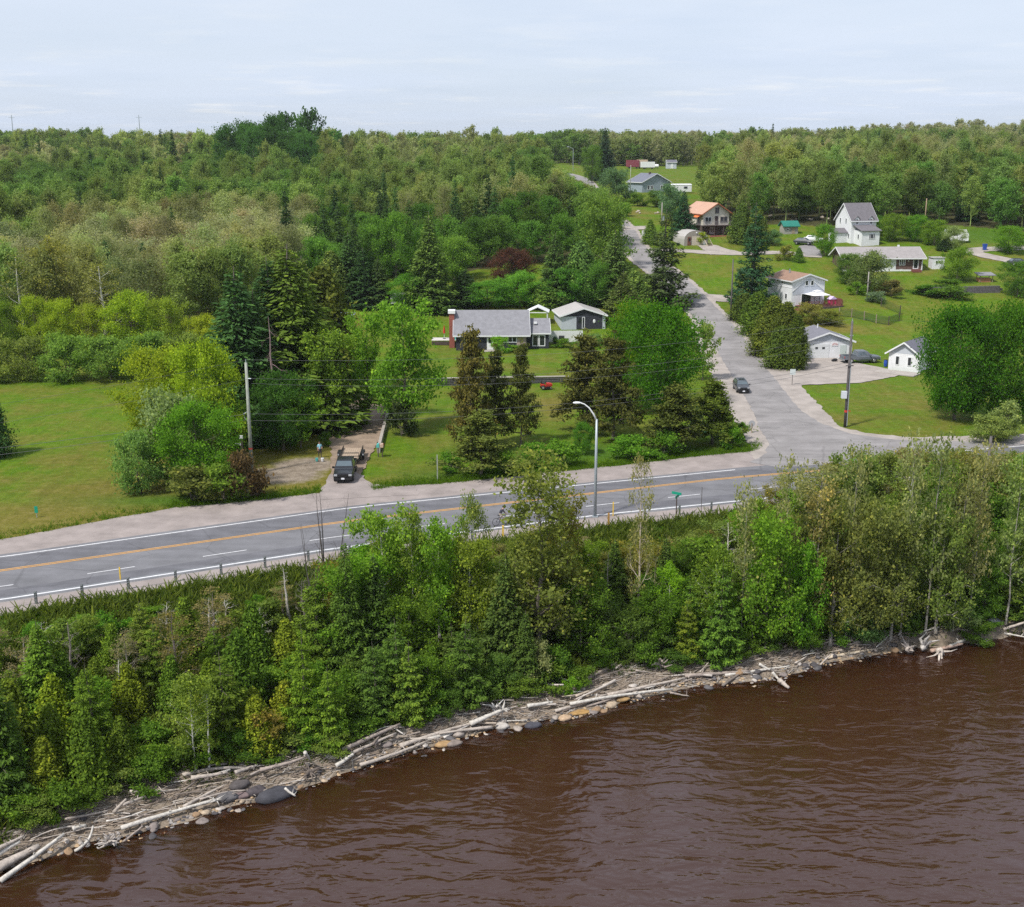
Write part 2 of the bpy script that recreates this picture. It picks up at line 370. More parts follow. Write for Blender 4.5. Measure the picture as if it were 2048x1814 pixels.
# ------------------------------------------------------------------ ground, water, roads
def terrain():
    xs = np.concatenate([-np.geomspace(150, 4200, 26)[::-1], np.arange(-148.75, 149, 1.25), np.geomspace(150, 4200, 26)])
    ys = np.concatenate([np.array([-600, -300, -120, -40, 0, 20, 30.]), np.arange(34, 130, .85), np.arange(130, 330, 1.5), np.arange(330, 720, 6), np.arange(720, 1500, 25), np.geomspace(1500, 9000, 20)])
    X, Y = np.meshgrid(xs, ys); Z = zt(X, Y)
    fine = (np.abs(X) < 150) & (Y < 330)
    Z = Z + np.where(fine & (Y > yug(X) + 3), .05 * (vnoise(X / 5, Y / 5, 3) - 1) + .03 * (vnoise(X / 1.7, Y / 1.7, 4) - 1), 0)
    bank = (Y > yveg(X)) & (Y < ylow(X) - 1)
    Z = Z + np.where(bank, .5 * (vnoise(X / 2.6, Y / 2.6, 5) - .5) + .2 * (vnoise(X / .9, Y / .9, 6) - .5), 0)
    Z = Z + np.where((Y <= yveg(X)) & (Y > yshore(X) - 4), .22 * (vnoise(X / 1.3, Y / 1.3, 7) - .5), 0)
    Z[np.abs(Z) < 1e-9] = 0
    nx, ny = len(xs), len(ys)
    V = np.stack([X, Y, Z - .02], -1).reshape(-1, 3)
    i = np.arange(nx * ny).reshape(ny, nx)
    Q = np.stack([i[:-1, :-1], i[:-1, 1:], i[1:, 1:], i[1:, :-1]], -1).reshape(-1, 4)
    x, y = V[:, 0], V[:, 1]
    dry = np.zeros(len(V)); lush = np.zeros(len(V)); forest = np.zeros(len(V)); beach = np.zeros(len(V))
    def spot(arr, px, py, rx, ry, a=1.0):
        cx, cy, _, _ = hit(px, py); np.maximum(arr, a * np.exp(-(((x - cx) / rx) ** 2 + ((y - cy) / ry) ** 2) ** 1.3), out=arr)
    # left lawn dries out towards the road
    dl = np.clip(1.25 - (y - yug(x)) / 42, 0, 1) * (x < -18) * np.clip((x + 62) / 22, .35, 1); dry = np.maximum(dry, dl * .95)
    for s in ((1110,810,3.0,9,.95),(1680,655,6,5,.95),(1740,665,5,3,.6),(850,945,8,4,.6),(800,960,6,3,.7),(1750,850,14,12,.55),(1850,800,10,14,.5),(990,735,14,6,.45),(1110,735,5,6,.45),(1500,505,8,4,.3),(1950,575,12,4,.4),(1450,550,10,6,.25),(720,650,5,8,.8),(1470,470,7,5,.3),(240,815,5,3,.35),(1990,515,12,5,.5)): spot(dry, *s)
    for s in ((1480,860,5,6,1),(1250,905,16,4,1),(950,950,8,3,.9),(420,1000,12,2.5,1),(1950,470,20,12,.9),(1650,400,30,12,.3)): spot(lush, *s)
    for a in FOREST: forest = np.maximum(forest, inpoly(x, y, a).astype(float))
    forest = np.where(bank.ravel(), .55 + .45 * vnoise(x / 3, y / 3, 8), forest)
    lush = np.where((y > ylow(x) - 5) & (y < ylow(x) + .8), .9, lush)
    forest = np.where((y > ylow(x) - 4) & (y < ylow(x)), .1, forest)
    beach = 1 - sm(-.3, 1.2, y - yveg(x))
    for s in ((560,950,5,4,.9),(610,930,4,4,.9),(1520,425,0,0,0)):
        if s[2]: spot(beach, *s)
    for s in ((1250,425,10,9,.8),(1600,440,14,9,.7),(1290,425,8,6,.8)): spot(dry, *s)
    A = np.stack([dry, lush, forest, beach], -1)
    m = bpy.data.materials.new('ground'); m.use_nodes = True; nt = m.node_tree; L = nt.links.new
    p = nt.nodes['Principled BSDF']; p.inputs['Roughness'].default_value = .95; p.inputs['Specular IOR Level'].default_value = .1
    at = N(nt, 'ShaderNodeAttribute', attribute_name='zone'); sp = N(nt, 'ShaderNodeSeparateColor'); L(at.outputs['Color'], sp.inputs[0])
    tc = N(nt, 'ShaderNodeTexCoord')
    def nz(s, d=5, r=.6):
        n = N(nt, 'ShaderNodeTexNoise'); n.inputs['Scale'].default_value = s; n.inputs['Detail'].default_value = d; n.inputs['Roughness'].default_value = r; L(tc.outputs['Object'], n.inputs['Vector']); return n.outputs[0]
    n1, n2, n3 = nz(.14, 7, .7), nz(.9, 7, .75), nz(7, 4, .75)
    grass = ramp(nt, n2, [(.25, (.048, .100, .005)), (.5, (.076, .142, .006)), (.75, (.118, .182, .010))])
    drygr = ramp(nt, n2, [(.25, (.090, .092, .012)), (.5, (.135, .122, .022)), (.78, (.21, .172, .065))])
    lushc = ramp(nt, n2, [(.25, (.03, .075, .008)), (.75, (.075, .15, .012))])
    litter = ramp(nt, n2, [(.25, (.028, .030, .012)), (.5, (.055, .055, .022)), (.75, (.10, .085, .045))])
    sand = ramp(nt, n2, [(.25, (.12, .095, .07)), (.5, (.22, .18, .14)), (.75, (.33, .28, .23))])
    def soft(v, n, amt): return vmath(nt, 'MULTIPLY_ADD', vmath(nt, 'SUBTRACT', n, .5), amt, v)
    def clampstep(v, a, b):
        mr = N(nt, 'ShaderNodeMapRange'); mr.inputs[1].default_value = a; mr.inputs[2].default_value = b; L(v, mr.inputs[0]); return mr.outputs[0]
    dr = clampstep(soft(sp.outputs[0], n1, 1.1), .25, .85)
    g = mixc(nt, vmath(nt, 'MULTIPLY', clampstep(n1, .42, .64), .75), grass, drygr)
    g = mixc(nt, dr, g, drygr); g = mixc(nt, sp.outputs[1], g, lushc)
    g = mixc(nt, clampstep(soft(sp.outputs[2], n1, .5), .3, .7), g, litter)
    g = mixc(nt, clampstep(soft(at.outputs['Alpha'], n2, .6), .35, .65), g, sand)
    ms = N(nt, 'ShaderNodeMapping'); ms.inputs[2].default_value = (0, 0, R(20)); ms.inputs[3].default_value = (1.1, .05, 1); L(tc.outputs['Object'], ms.inputs[0]); n4 = N(nt, 'ShaderNodeTexNoise'); n4.inputs['Scale'].default_value = 1; n4.inputs['Detail'].default_value = 3; L(ms.outputs[0], n4.inputs['Vector'])
    g = mixc(nt, 1.0, g, ramp(nt, n4.outputs[0], [(.35, (.93,) * 3), (.65, (1.07,) * 3)]), 'MULTIPLY')
    g = mixc(nt, 1.0, g, ramp(nt, n3, [(.3, (.66,) * 3), (.7, (1.36,) * 3)]), 'MULTIPLY')
    L(g, p.inputs['Base Color'])
    bp = N(nt, 'ShaderNodeBump'); bp.inputs['Strength'].default_value = .6; bp.inputs['Distance'].default_value = .12; L(n3, bp.inputs['Height']); L(bp.outputs[0], p.inputs['Normal'])
    tag(link('ground', np_mesh('ground', V, Q, m, [('zone', 'POINT', A)], True)), kind='structure')

def water():
    xs = np.concatenate([-np.geomspace(60, 4200, 14)[::-1], np.arange(-58, 80, .8), np.geomspace(81, 4200, 14)])
    ys = np.concatenate([np.array([-600, -200, -60, 0, 20.]), np.arange(30, 112, .6), np.array([130, 180, 300, 900.])])
    X, Y = np.meshgrid(xs, ys)
    dep = ZW - zt(X, Y); nx, ny = len(xs), len(ys)
    V = np.stack([X, Y, np.full_like(X, ZW)], -1).reshape(-1, 3); i = np.arange(nx * ny).reshape(ny, nx)
    Q = np.stack([i[:-1, :-1], i[:-1, 1:], i[1:, 1:], i[1:, :-1]], -1).reshape(-1, 4)
    keep = (dep.reshape(-1)[Q] > -1.2).any(1); Q = Q[keep]
    m = bpy.data.materials.new('river_water'); m.use_nodes = True; nt = m.node_tree; L = nt.links.new
    nt.nodes.remove(nt.nodes['Principled BSDF']); out = nt.nodes['Material Output']
    at = N(nt, 'ShaderNodeAttribute', attribute_name='depth'); tc = N(nt, 'ShaderNodeTexCoord')
    fac = vmath(nt, 'SUBTRACT', 1.0, vmath(nt, 'EXPONENT', vmath(nt, 'MULTIPLY', vmath(nt, 'MAXIMUM', at.outputs['Fac'], .01), -4.0)))
    tr = N(nt, 'ShaderNodeBsdfTransparent'); tr.inputs[0].default_value = (.60, .37, .13, 1)
    df = N(nt, 'ShaderNodeBsdfDiffuse'); df.inputs[0].default_value = (.040, .0168, .0082, 1)
    mx = N(nt, 'ShaderNodeMixShader'); L(fac, mx.inputs[0]); L(tr.outputs[0], mx.inputs[1]); L(df.outputs[0], mx.inputs[2])
    def wv(sx, sy, rot, sc, det, dist):
        mp = N(nt, 'ShaderNodeMapping'); mp.inputs[2].default_value = (0, 0, rot); mp.inputs[3].default_value = (sx, sy, 1); L(tc.outputs['Object'], mp.inputs[0])
        n = N(nt, 'ShaderNodeTexNoise'); n.inputs['Scale'].default_value = sc; n.inputs['Detail'].default_value = det; n.inputs['Roughness'].default_value = .55; n.inputs['Distortion'].default_value = dist
        L(mp.outputs[0], n.inputs['Vector']); return n.outputs[0]
    big = wv(.46, 1.0, R(7), .82, 2, .6); sml = wv(.5, 1.0, R(-12), 1.7, 2, .4); tiny = wv(.6, 1, R(18), 7, 2, 0)
    calm = wv(.6, 1, R(20), .05, 3, .4)
    h = vmath(nt, 'ADD', vmath(nt, 'MULTIPLY', big, 1.0), vmath(nt, 'ADD', vmath(nt, 'MULTIPLY', sml, .24), vmath(nt, 'MULTIPLY', tiny, .018)))
    bp = N(nt, 'ShaderNodeBump'); bp.inputs['Distance'].default_value = .31
    rough = vmath(nt, 'MULTIPLY', ramp(nt, calm, [(.35, (.6,) * 3), (.6, (1.0,) * 3)]), ramp(nt, at.outputs['Fac'], [(.0, (.15,) * 3), (1.0, (1.0,) * 3)]))
    L(rough, bp.inputs['Strength']); L(h, bp.inputs['Height'])
    gl = N(nt, 'ShaderNodeBsdfGlossy'); gl.inputs[0].default_value = (.96, .90, .93, 1); gl.inputs[1].default_value = .12; L(bp.outputs[0], gl.inputs['Normal'])
    fr = N(nt, 'ShaderNodeFresnel'); fr.inputs[0].default_value = 1.72; L(bp.outputs[0], fr.inputs['Normal'])
    m2 = N(nt, 'ShaderNodeMixShader'); L(fr.outputs[0], m2.inputs[0]); L(mx.outputs[0], m2.inputs[1]); L(gl.outputs[0], m2.inputs[2])
    L(m2.outputs[0], out.inputs[0])
    tag(link('river_water', np_mesh('river_water', V, Q, m, [('depth', 'POINT', dep.reshape(-1))], True)), kind='structure')

def drape(name, poly, m, off, step=3.0, jit=0.0, seed=1, parent=None, kind='structure'):
    """a sheet lying on the ground: outline made finer, edge roughened, filled by a constrained triangulation"""
    rg = random.Random(seed); pts = []; n = len(poly)
    for i in range(n):
        a, b = poly[i], poly[(i + 1) % n]; d = math.dist(a, b); k = max(1, int(d / (min(step, .7) if jit else step)))
        for j in range(k):
            t = j / k; pts.append((a[0] + (b[0] - a[0]) * t + rg.uniform(-jit, jit), a[1] + (b[1] - a[1]) * t + rg.uniform(-jit, jit)))
    nb = len(pts); P = np.array(pts); x0, y0 = P.min(0); x1, y1 = P.max(0)
    gx, gy = np.meshgrid(np.arange(x0 + step / 2, x1, step), np.arange(y0 + step / 2, y1, step)); gx, gy = gx.ravel(), gy.ravel()
    ins = inpoly(gx, gy, pts); pts += list(zip(gx[ins].tolist(), gy[ins].tolist()))
    r = delaunay_2d_cdt([Vector(p) for p in pts], [(i, (i + 1) % nb) for i in range(nb)], [], 1, 1e-4)
    V = np.array([(p.x, p.y) for p in r[0]]); Z = zt(V[:, 0], V[:, 1]) + off
    me = bpy.data.meshes.new(name); me.from_pydata(np.column_stack([V, Z]).tolist(), [], [tuple(f) for f in r[2]])
    bm = bmesh.new(); bm.from_mesh(me); bmesh.ops.recalc_face_normals(bm, faces=bm.faces)
    for f in bm.faces:
        if f.normal.z < 0: f.normal_flip()
    bm.to_mesh(me); bm.free()
    me.materials.append(m); o = link(name, me, parent)
    if kind: o['kind'] = kind
    return o
def pxpoly(pts): return [hit(*p)[:2] for p in pts]
def ribbon_poly(c, w):
    c = [Vector(p) for p in c]; l, r = [], []
    for i, p in enumerate(c):
        t = (c[min(i + 1, len(c) - 1)] - c[max(i - 1, 0)]).normalized(); n = Vector((-t.y, t.x)); ww = w[i] if hasattr(w, '__len__') else w
        l.append(tuple(p + n * ww / 2)); r.append(tuple(p - n * ww / 2))
    return l + r[::-1]
def smooth_line(c, n=4):
    out = []
    for i in range(len(c) - 1):
        p0, p1, p2, p3 = (Vector(c[max(i - 1, 0)]), Vector(c[i]), Vector(c[i + 1]), Vector(c[min(i + 2, len(c) - 1)]))
        for k in range(n):
            t = k / n; out.append(tuple(.5 * ((2 * p1) + (p2 - p0) * t + (2 * p0 - 5 * p1 + 4 * p2 - p3) * t * t + (3 * p1 - p0 - 3 * p2 + p3) * t ** 3)))
    return out + [tuple(c[-1])]
XS = list(np.arange(-115, 190, 3.0))
def band(f0, f1, o0=0.0, o1=0.0, xs=XS):
    return [(x, float(f0(x)) + o0) for x in xs] + [(x, float(f1(x)) + o1) for x in xs[::-1]]
SIDE_PX = [(1640,925),(1590,868),(1535,795),(1493,735),(1450,672),(1408,622),(1352,565),(1292,518),(1262,488),(1248,464),(1233,447),(1210,428),(1190,402),(1178,378),(1165,361),(1138,350),(1108,344),(1070,340)]
SIDE = smooth_line([hit(*p)[:2] for p in SIDE_PX], 4)
# where trees may stand, as ground outlines
FOREST = [
    [(-300, 190), (-74, 190), (-52, 192), (-46, 202), (-42, 216), (-36, 234), (-30, 250), (-12, 256), (6, 263), (22, 264), (21, 300), (19, 380), (13, 470), (6, 560), (20, 640), (-40, 700), (-900, 760)],
    [(48, 306), (52, 330), (60, 372), (66, 430), (98, 520), (120, 640), (170, 700), (900, 760), (700, 300), (190, 262), (140, 286), (118, 303), (104, 310), (84, 300), (72, 308)]]

def roads():
    tag(drape('gravel_shoulder', band(ylow, yug), GRAVEL, .010, 4, .16, 2), kind='structure')
    hw = drape('highway', band(ylw, yuw, -.55, .75), ASPH, .022, 4, .03, 3)
    for a, b in ((.12, .30), (.70, .88)):            # darker wheel tracks and the far lane's
        f = lambda x, t: float(ylw(x)) * (1 - t) + float(yuw(x)) * t
    tr = [(x, float(yye(x)) + .45) for x in XS] + [(x, float(yuw(x)) - .35) for x in XS[::-1]]
    drape('lane_wear', tr, ASPHP, .027, 4, .05, 4, hw, 'structure')
    low = [(x, float(ylw(x)) + .4) for x in XS] + [(x, float(ylw(x)) * .70 + float(yye(x)) * .30) for x in XS[::-1]]
    drape('lane_wear', low, ASPHP, .027, 4, .05, 5, hw, 'structure')
    def line(name, f, w, m, o=0.0, x0=-115, x1=190, z=.034):
        xs = list(np.arange(x0, x1 + .01, 3.0)); drape(name, [(x, float(f(x)) + o - w / 2) for x in xs] + [(x, float(f(x)) + o + w / 2) for x in xs[::-1]], m, z, 3, 0, 1, hw, None)
    line('edge_line', ylw, .24, PAINTW)
    j0 = hit(1470, 940)[0]; j1 = hit(1850, 910)[0]
    line('edge_line', yuw, .20, PAINTW, x1=-115 + 3 * round((j0 + 115) / 3)); line('edge_line', yuw, .20, PAINTW, x0=j1)
    line('centre_line', yye, .15, PAINTY, .17); line('centre_line', yye, .15, PAINTY, -.17)
    fd = lambda x: float(ylw(x)) * .57 + float(yye(x)) * .43
    xs0 = [hit(*p)[0] for p in ((-30, 1172), (180, 1143), (390, 1110), (595, 1082), (810, 1056), (985, 1035), (1180, 1009), (1335, 993))]
    step = (xs0[-1] - xs0[1]) / 6
    for k in range(-8, 24):
        xa = xs0[1] + k * step; xb = xa + step * .40
        if xb > 75 and xa < 75: continue
        xs = list(np.linspace(xa, xb, 3)); drape('lane_dash', [(x, fd(x) - .07) for x in xs] + [(x, fd(x) + .07) for x in xs[::-1]], PAINTW, .034, 3, 0, 1, hw, None)
    sh = drape('side_road_shoulder', ribbon_poly(SIDE, [12.5 - .02 * i * 4 if i < 18 else 7.6 for i in range(len(SIDE))]), GRAVELP, .016, 2.5, .22, 6)
    drape('side_road', ribbon_poly(SIDE, [9.5 if i < 3 else 7.4 if i < 6 else 5.9 for i in range(len(SIDE))]), ASPH2, .030, 2.5, .12, 7)
    drape('junction', pxpoly([(1500,925),(1555,895),(1545,872),(1515,838),(1500,815),(1560,790),(1600,820),(1640,846),(1700,868),(1790,880),(1960,884),(2040,880),(2040,892),(1850,909),(1700,925),(1560,936)]), ASPH2, .033, 2.5, .12, 8)
    drape('junction_gravel', pxpoly([(1500,908),(1535,888),(1530,872),(1503,842),(1478,808),(1500,758),(1560,764),(1572,774),(1574,790),(1594,814),(1648,845),(1730,866),(1830,875),(2047,868),(2047,882),(1700,930),(1520,925)]), GRAVELP, .018, 2.5, .2, 9)
    drape('garage_forecourt', pxpoly([(1515,738),(1560,736),(1600,730),(1605,716),(1680,715),(1700,724),(1760,734),(1802,745),(1795,752),(1720,766),(1600,770),(1576,774),(1535,775)]), GRAVELP, .024, 2.0, .18, 10)
    drape('dirt_driveway', pxpoly([(655,800),(690,782),(765,796),(772,832),(764,868),(745,905),(722,950),(735,990),(640,992),(650,975),(662,950),(662,900),(650,860)]), DIRT, .02, 1.5, .16, 11)
    drape('driveway_apron', pxpoly([(640,985),(662,950),(715,945),(745,968),(830,978),(840,990),(640,1000)]), GRAVEL, .026, 2.0, .2, 12)
    drape('lane', ribbon_poly(smooth_line([hit(*p)[:2] for p in ((1300,500),(1350,501),(1420,505),(1480,507),(1560,505),(1610,510),(1645,512))]), 3.2), GRAVELP, .024, 2.0, .2, 13)
    drape('house_driveway', pxpoly([(1395,491),(1432,490),(1448,496),(1480,504),(1420,509)]), GRAVELP, .032, 2.0, .2, 14)
    drape('car_pad', pxpoly([(1596,492),(1622,488),(1640,500),(1645,512),(1610,511)]), ASPH2, .034, 2.0, .15, 15)
    drape('lane', ribbon_poly([hit(*p)[:2] for p in ((1380,591),(1420,594),(1462,599))], 4.5), GRAVELP, .028, 2.0, .2, 16)
    drape('lane', ribbon_poly(smooth_line([hit(*p)[:2] for p in ((2070,494),(2010,497),(1960,499),(1948,504),(1975,512),(2020,521),(2070,529))]), 4.2), GRAVELP, .028, 2.0, .2, 17)
    drape('lane', ribbon_poly([hit(*p)[:2] for p in ((1243,457),(1268,456),(1300,455))], 5), GRAVELP, .034, 2.0, .2, 18)
def haze():
    x0, x1, y0, y1, z0, z1 = -4300, 4300, -700, 9200, -24, 62
    m = bpy.data.materials.new('haze'); m.use_nodes = True; nt = m.node_tree; nt.nodes.clear()
    o = N(nt, 'ShaderNodeOutputMaterial'); v = N(nt, 'ShaderNodeVolumePrincipled'); v.inputs['Color'].default_value = (.86, .92, 1.0, 1); v.inputs['Density'].default_value = HAZE; v.inputs['Anisotropy'].default_value = .2
    nt.links.new(v.outputs[0], o.inputs['Volume'])
    tag(obj('haze', MB().box(((x0 + x1) / 2, (y0 + y1) / 2, (z0 + z1) / 2), (x1 - x0, y1 - y0, z1 - z0)), m), kind='stuff')
HAZE = .00007
terrain(); water(); roads(); haze()
# ------------------------------------------------------------------ tree prototypes
def unit(v): return v / np.maximum(np.linalg.norm(v, axis=-1, keepdims=True), 1e-9)
def leaves_mesh(name, P, Nn, T, L, W, rnd, m, extra=None):
    """leaf-sized faces: centre P, normal Nn, long axis T"""
    T = unit(T - (T * Nn).sum(1, keepdims=True) * Nn); B = np.cross(Nn, T)
    L = L[:, None]; W = W[:, None]
    V = np.stack([P - T * L, P + B * W + Nn * W * .15, P + T * L, P - B * W + Nn * W * .15], 1).reshape(-1, 3)
    Q = np.arange(len(V)).reshape(-1, 4)
    return V, Q, rnd
def finish(name, V, Q, rnd, m, trunk=None, tm=None):
    """a crown mesh, or with trunk a whole small tree in one mesh"""
    if trunk is None: return np_mesh(name, V, Q, m, [('rnd', 'FACE', rnd)])
    tv = np.array(trunk.v, np.float32); tq = np.array([f for f in trunk.f if len(f) == 4], np.int32)
    V2 = np.vstack([V, tv]); Q2 = np.vstack([Q, tq + len(V)])
    me = np_mesh(name, V2, Q2, [m, tm], [('rnd', 'FACE', np.concatenate([rnd, np.full(len(tq), .5)]))])
    me.polygons.foreach_set('material_index', np.concatenate([np.zeros(len(Q), np.int32), np.ones(len(tq), np.int32)])); return me
def scatter_leaves(rg, C, sig, n, ls, upb=.5, aspect=.62, flat=.75, hz=None):
    k = rg.integers(0, len(C), n); P = C[k] + rg.normal(size=(n, 3)) * sig[k][:, None] * np.array([1, 1, flat])
    Nn = unit(rg.normal(size=(n, 3)) + np.array([0, 0, upb])); T = rg.normal(size=(n, 3))
    s = ls * rg.uniform(.6, 1.3, n); r = np.clip(rg.normal(.45, .2, n), 0, 1)
    ck = rg.uniform(-.14, .14, len(C)); r = np.clip(r + ck[k], 0, 1)
    return leaves_mesh('', P, Nn, T, s, s * aspect, r, None)
def broad(seed, h, cw, base=.25, nl=26, nsub=6, n=8000, ls=.2, prof=None, up=.45, sig=.085, flat=.8, tr=None, stems=1, twist=.02, upb=.5, sides=5, lean=0):
    rg = np.random.default_rng(seed); tb = MB(); C, SG = [], []
    prof = prof or (lambda z: (1 - abs(2 * z - .85) ** 2.4 * .75))
    tr = tr or h * .017
    for st in range(stems):
        ang = 2 * math.pi * st / stems + rg.uniform(0, 6); sp = 0 if stems == 1 else rg.uniform(.10, .2) * cw
        tp = [np.array([math.cos(ang) * sp * (i / 6) ** .8 + rg.normal() * twist * h * (i > 0) * .35 + lean * h * (i / 6) ** 1.5, math.sin(ang) * sp * (i / 6) ** .8 + rg.normal() * twist * h * (i > 0) * .35, h * .95 * i / 6]) for i in range(7)]
        tb.tube(tp, [tr * (1.25 if i == 0 else 1) * (1 - .93 * i / 6) / stems ** .4 for i in range(7)], sides + 1, cap=False)
        TP = np.array(tp); m = max(4, nl // stems)
        for i in range(m):
            zf = base + (1 - base) * (i + rg.uniform(.2, .8)) / m
            c = (zf - base) / (1 - base); q = zf * .92 / .95 * 6; a0 = int(min(q, 5)); s = TP[a0] + (TP[a0 + 1] - TP[a0]) * (q - a0)
            s = s - np.array([0, 0, min(.12 * h, s[2] * .3) * rg.uniform(.3, 1)])
            az = i * 2.4 + rg.uniform(-.5, .5); Ln = cw / 2 * max(.12, prof(c)) * rg.uniform(.72, 1.12)
            o = np.array([math.cos(az), math.sin(az), 0]); rise = Ln * up * (.4 + .9 * c) + .06 * h
            e = s + o * Ln + np.array([0, 0, rise]); e[2] = min(e[2], h * rg.uniform(.93, 1.0)); mid = s + (e - s) * .5 + np.array([0, 0, -.08 * Ln]) + rg.normal(size=3) * .05 * Ln
            r0 = tr * .42 * (1.05 - zf) + .012 * tr
            tb.tube([s, mid, e], [r0, r0 * .55, r0 * .16], sides - 1, cap=False)
            C.append(e); SG.append(sig * cw)
            for k in range(nsub):
                t = rg.uniform(.3, 1); p = s + (mid - s) * min(1, 2 * t) if t < .5 else mid + (e - mid) * (2 * t - 1)
                d = unit(o * rg.uniform(.1, .8) + rg.normal(size=3) * np.array([.7, .7, .45]) + np.array([0, 0, .22])); l2 = Ln * rg.uniform(.18, .42) + .02 * cw
                e2 = p + d * l2; e2[2] = min(e2[2], h)
                tb.tube([p, e2], [r0 * .3, r0 * .08], 3, cap=False)
                C += [e2, p + d * l2 * .55]; SG += [sig * cw * rg.uniform(.7, 1.2), sig * cw * .7]
        C.append(TP[-1]); SG.append(sig * cw * .7)
    V, Q, r = scatter_leaves(rg, np.array(C), np.array(SG), n, ls, upb, flat=flat)
    V[:, 2] = np.maximum(V[:, 2], .03); return V, Q, r, tb
def spruce(seed, h, cw, nw=26, n=7000, ls=.22, base=.04, droop=.28, irr=.12, gap=0, shape=.85, tr=None, sides=5, lush=.25):
    rg = np.random.default_rng(seed); tb = MB(); tr = tr or h * .014
    tb.tube([(0, 0, 0), (rg.normal() * .01 * h, 0, h * .5), (0, 0, h)], [tr * 1.2, tr * .7, tr * .08], sides, cap=False)
    P, Nn, T, S_, Rn = [], [], [], [], []; tot = 0; br = []
    for w in range(nw):
        zf = base + (.985 - base) * (w + rg.uniform(-.25, .25)) / nw; zf = max(.02, zf); c = (zf - base) / (1 - base)
        r = cw / 2 * max(.03, (1 - max(c, 0))) ** shape * min(1, .75 + c * 3)
        nb = 5 + int(3 * (1 - c))
        if rg.random() < gap: nb = max(2, nb - 3)
        for b in range(nb):
            az = 2 * math.pi * (b + rg.uniform(-.3, .3)) / nb + w * 1.3; L_ = r * rg.uniform(1 - irr * 1.6, 1 + irr); br.append((zf, c, az, L_)); tot += L_
            if w % 2 == 0 and b % 2 == 0: tb.tube([(0, 0, zf * h), (math.cos(az) * L_ * .9, math.sin(az) * L_ * .9, zf * h - droop * L_ * .7)], [tr * .22 * (1.1 - c), .01], 3, cap=False)
    for zf, c, az, L_ in br:
        k = max(4, int(n * L_ / tot)); t = rg.uniform(.08, 1, k) ** .75
        o = np.array([math.cos(az), math.sin(az), 0]); sd = np.array([-o[1], o[0], 0])
        lat = rg.uniform(-1, 1, k) * (.30 * L_ * (1.08 - t) + .05 * cw)
        z = zf * h + (-droop * L_ * np.sin(t * 1.9) + .10 * L_ * t ** 3) - np.abs(lat) * .35 + rg.normal(size=k) * .012 * h
        p = o * (t * L_)[:, None] + sd * lat[:, None]; p[:, 2] = z
        P.append(p); Nn.append(unit(rg.normal(size=(k, 3)) * .55 + np.array([0, 0, 1.0]) + o * .25)); T.append(o + sd * (np.sign(lat) * .7)[:, None] + rg.normal(size=(k, 3)) * .25 - np.array([0, 0, .3]))
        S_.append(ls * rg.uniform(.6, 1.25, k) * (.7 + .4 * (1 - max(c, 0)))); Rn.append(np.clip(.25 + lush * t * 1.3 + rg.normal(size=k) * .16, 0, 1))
    S_ = np.concatenate(S_)
    V, Q, r = leaves_mesh('', np.vstack(P), np.vstack(Nn), np.vstack(T), S_, S_ * .42, np.concatenate(Rn), None)
    return V, Q, r, tb
def cedar(seed, h, cw, n=7000, ls=.2, tops=1, shape=.75):
    rg = np.random.default_rng(seed); tb = MB(); tb.tube([(0, 0, 0), (0, 0, h * .9)], [h * .016, .01], 5, cap=False)
    nc = 130; C, SG = [], []
    for i in range(nc):
        c = (i + .5) / nc; z = h * (.03 + .95 * c); r = cw / 2 * (1 - c) ** shape * min(1, .72 + 2 * c) * rg.uniform(.55, 1.05); az = i * 2.4 + rg.uniform(-.4, .4)
        C.append((math.cos(az) * r, math.sin(az) * r, z)); SG.append(.075 * cw * (1.25 - .8 * c))
    C, SG = np.array(C), np.array(SG); k = rg.integers(0, nc, n); P = C[k] + rg.normal(size=(n, 3)) * SG[k][:, None] * np.array([1, 1, 2.0]); P[:, 2] = np.clip(P[:, 2], .03, h * 1.02)
    o = unit(P * np.array([1, 1, 0]) + 1e-6); Nn = unit(o * .8 + rg.normal(size=(n, 3)) * .55 + np.array([0, 0, .35])); T = np.array([0, 0, 1.0]) + o * .5 + rg.normal(size=(n, 3)) * .3
    s = ls * rg.uniform(.6, 1.3, n); r = np.clip(rg.normal(.42, .2, n) + rg.uniform(-.2, .25, nc)[k], 0, 1)
    V, Q, r = leaves_mesh('', P, Nn, T, s, s * .5, r, None); return V, Q, r, tb
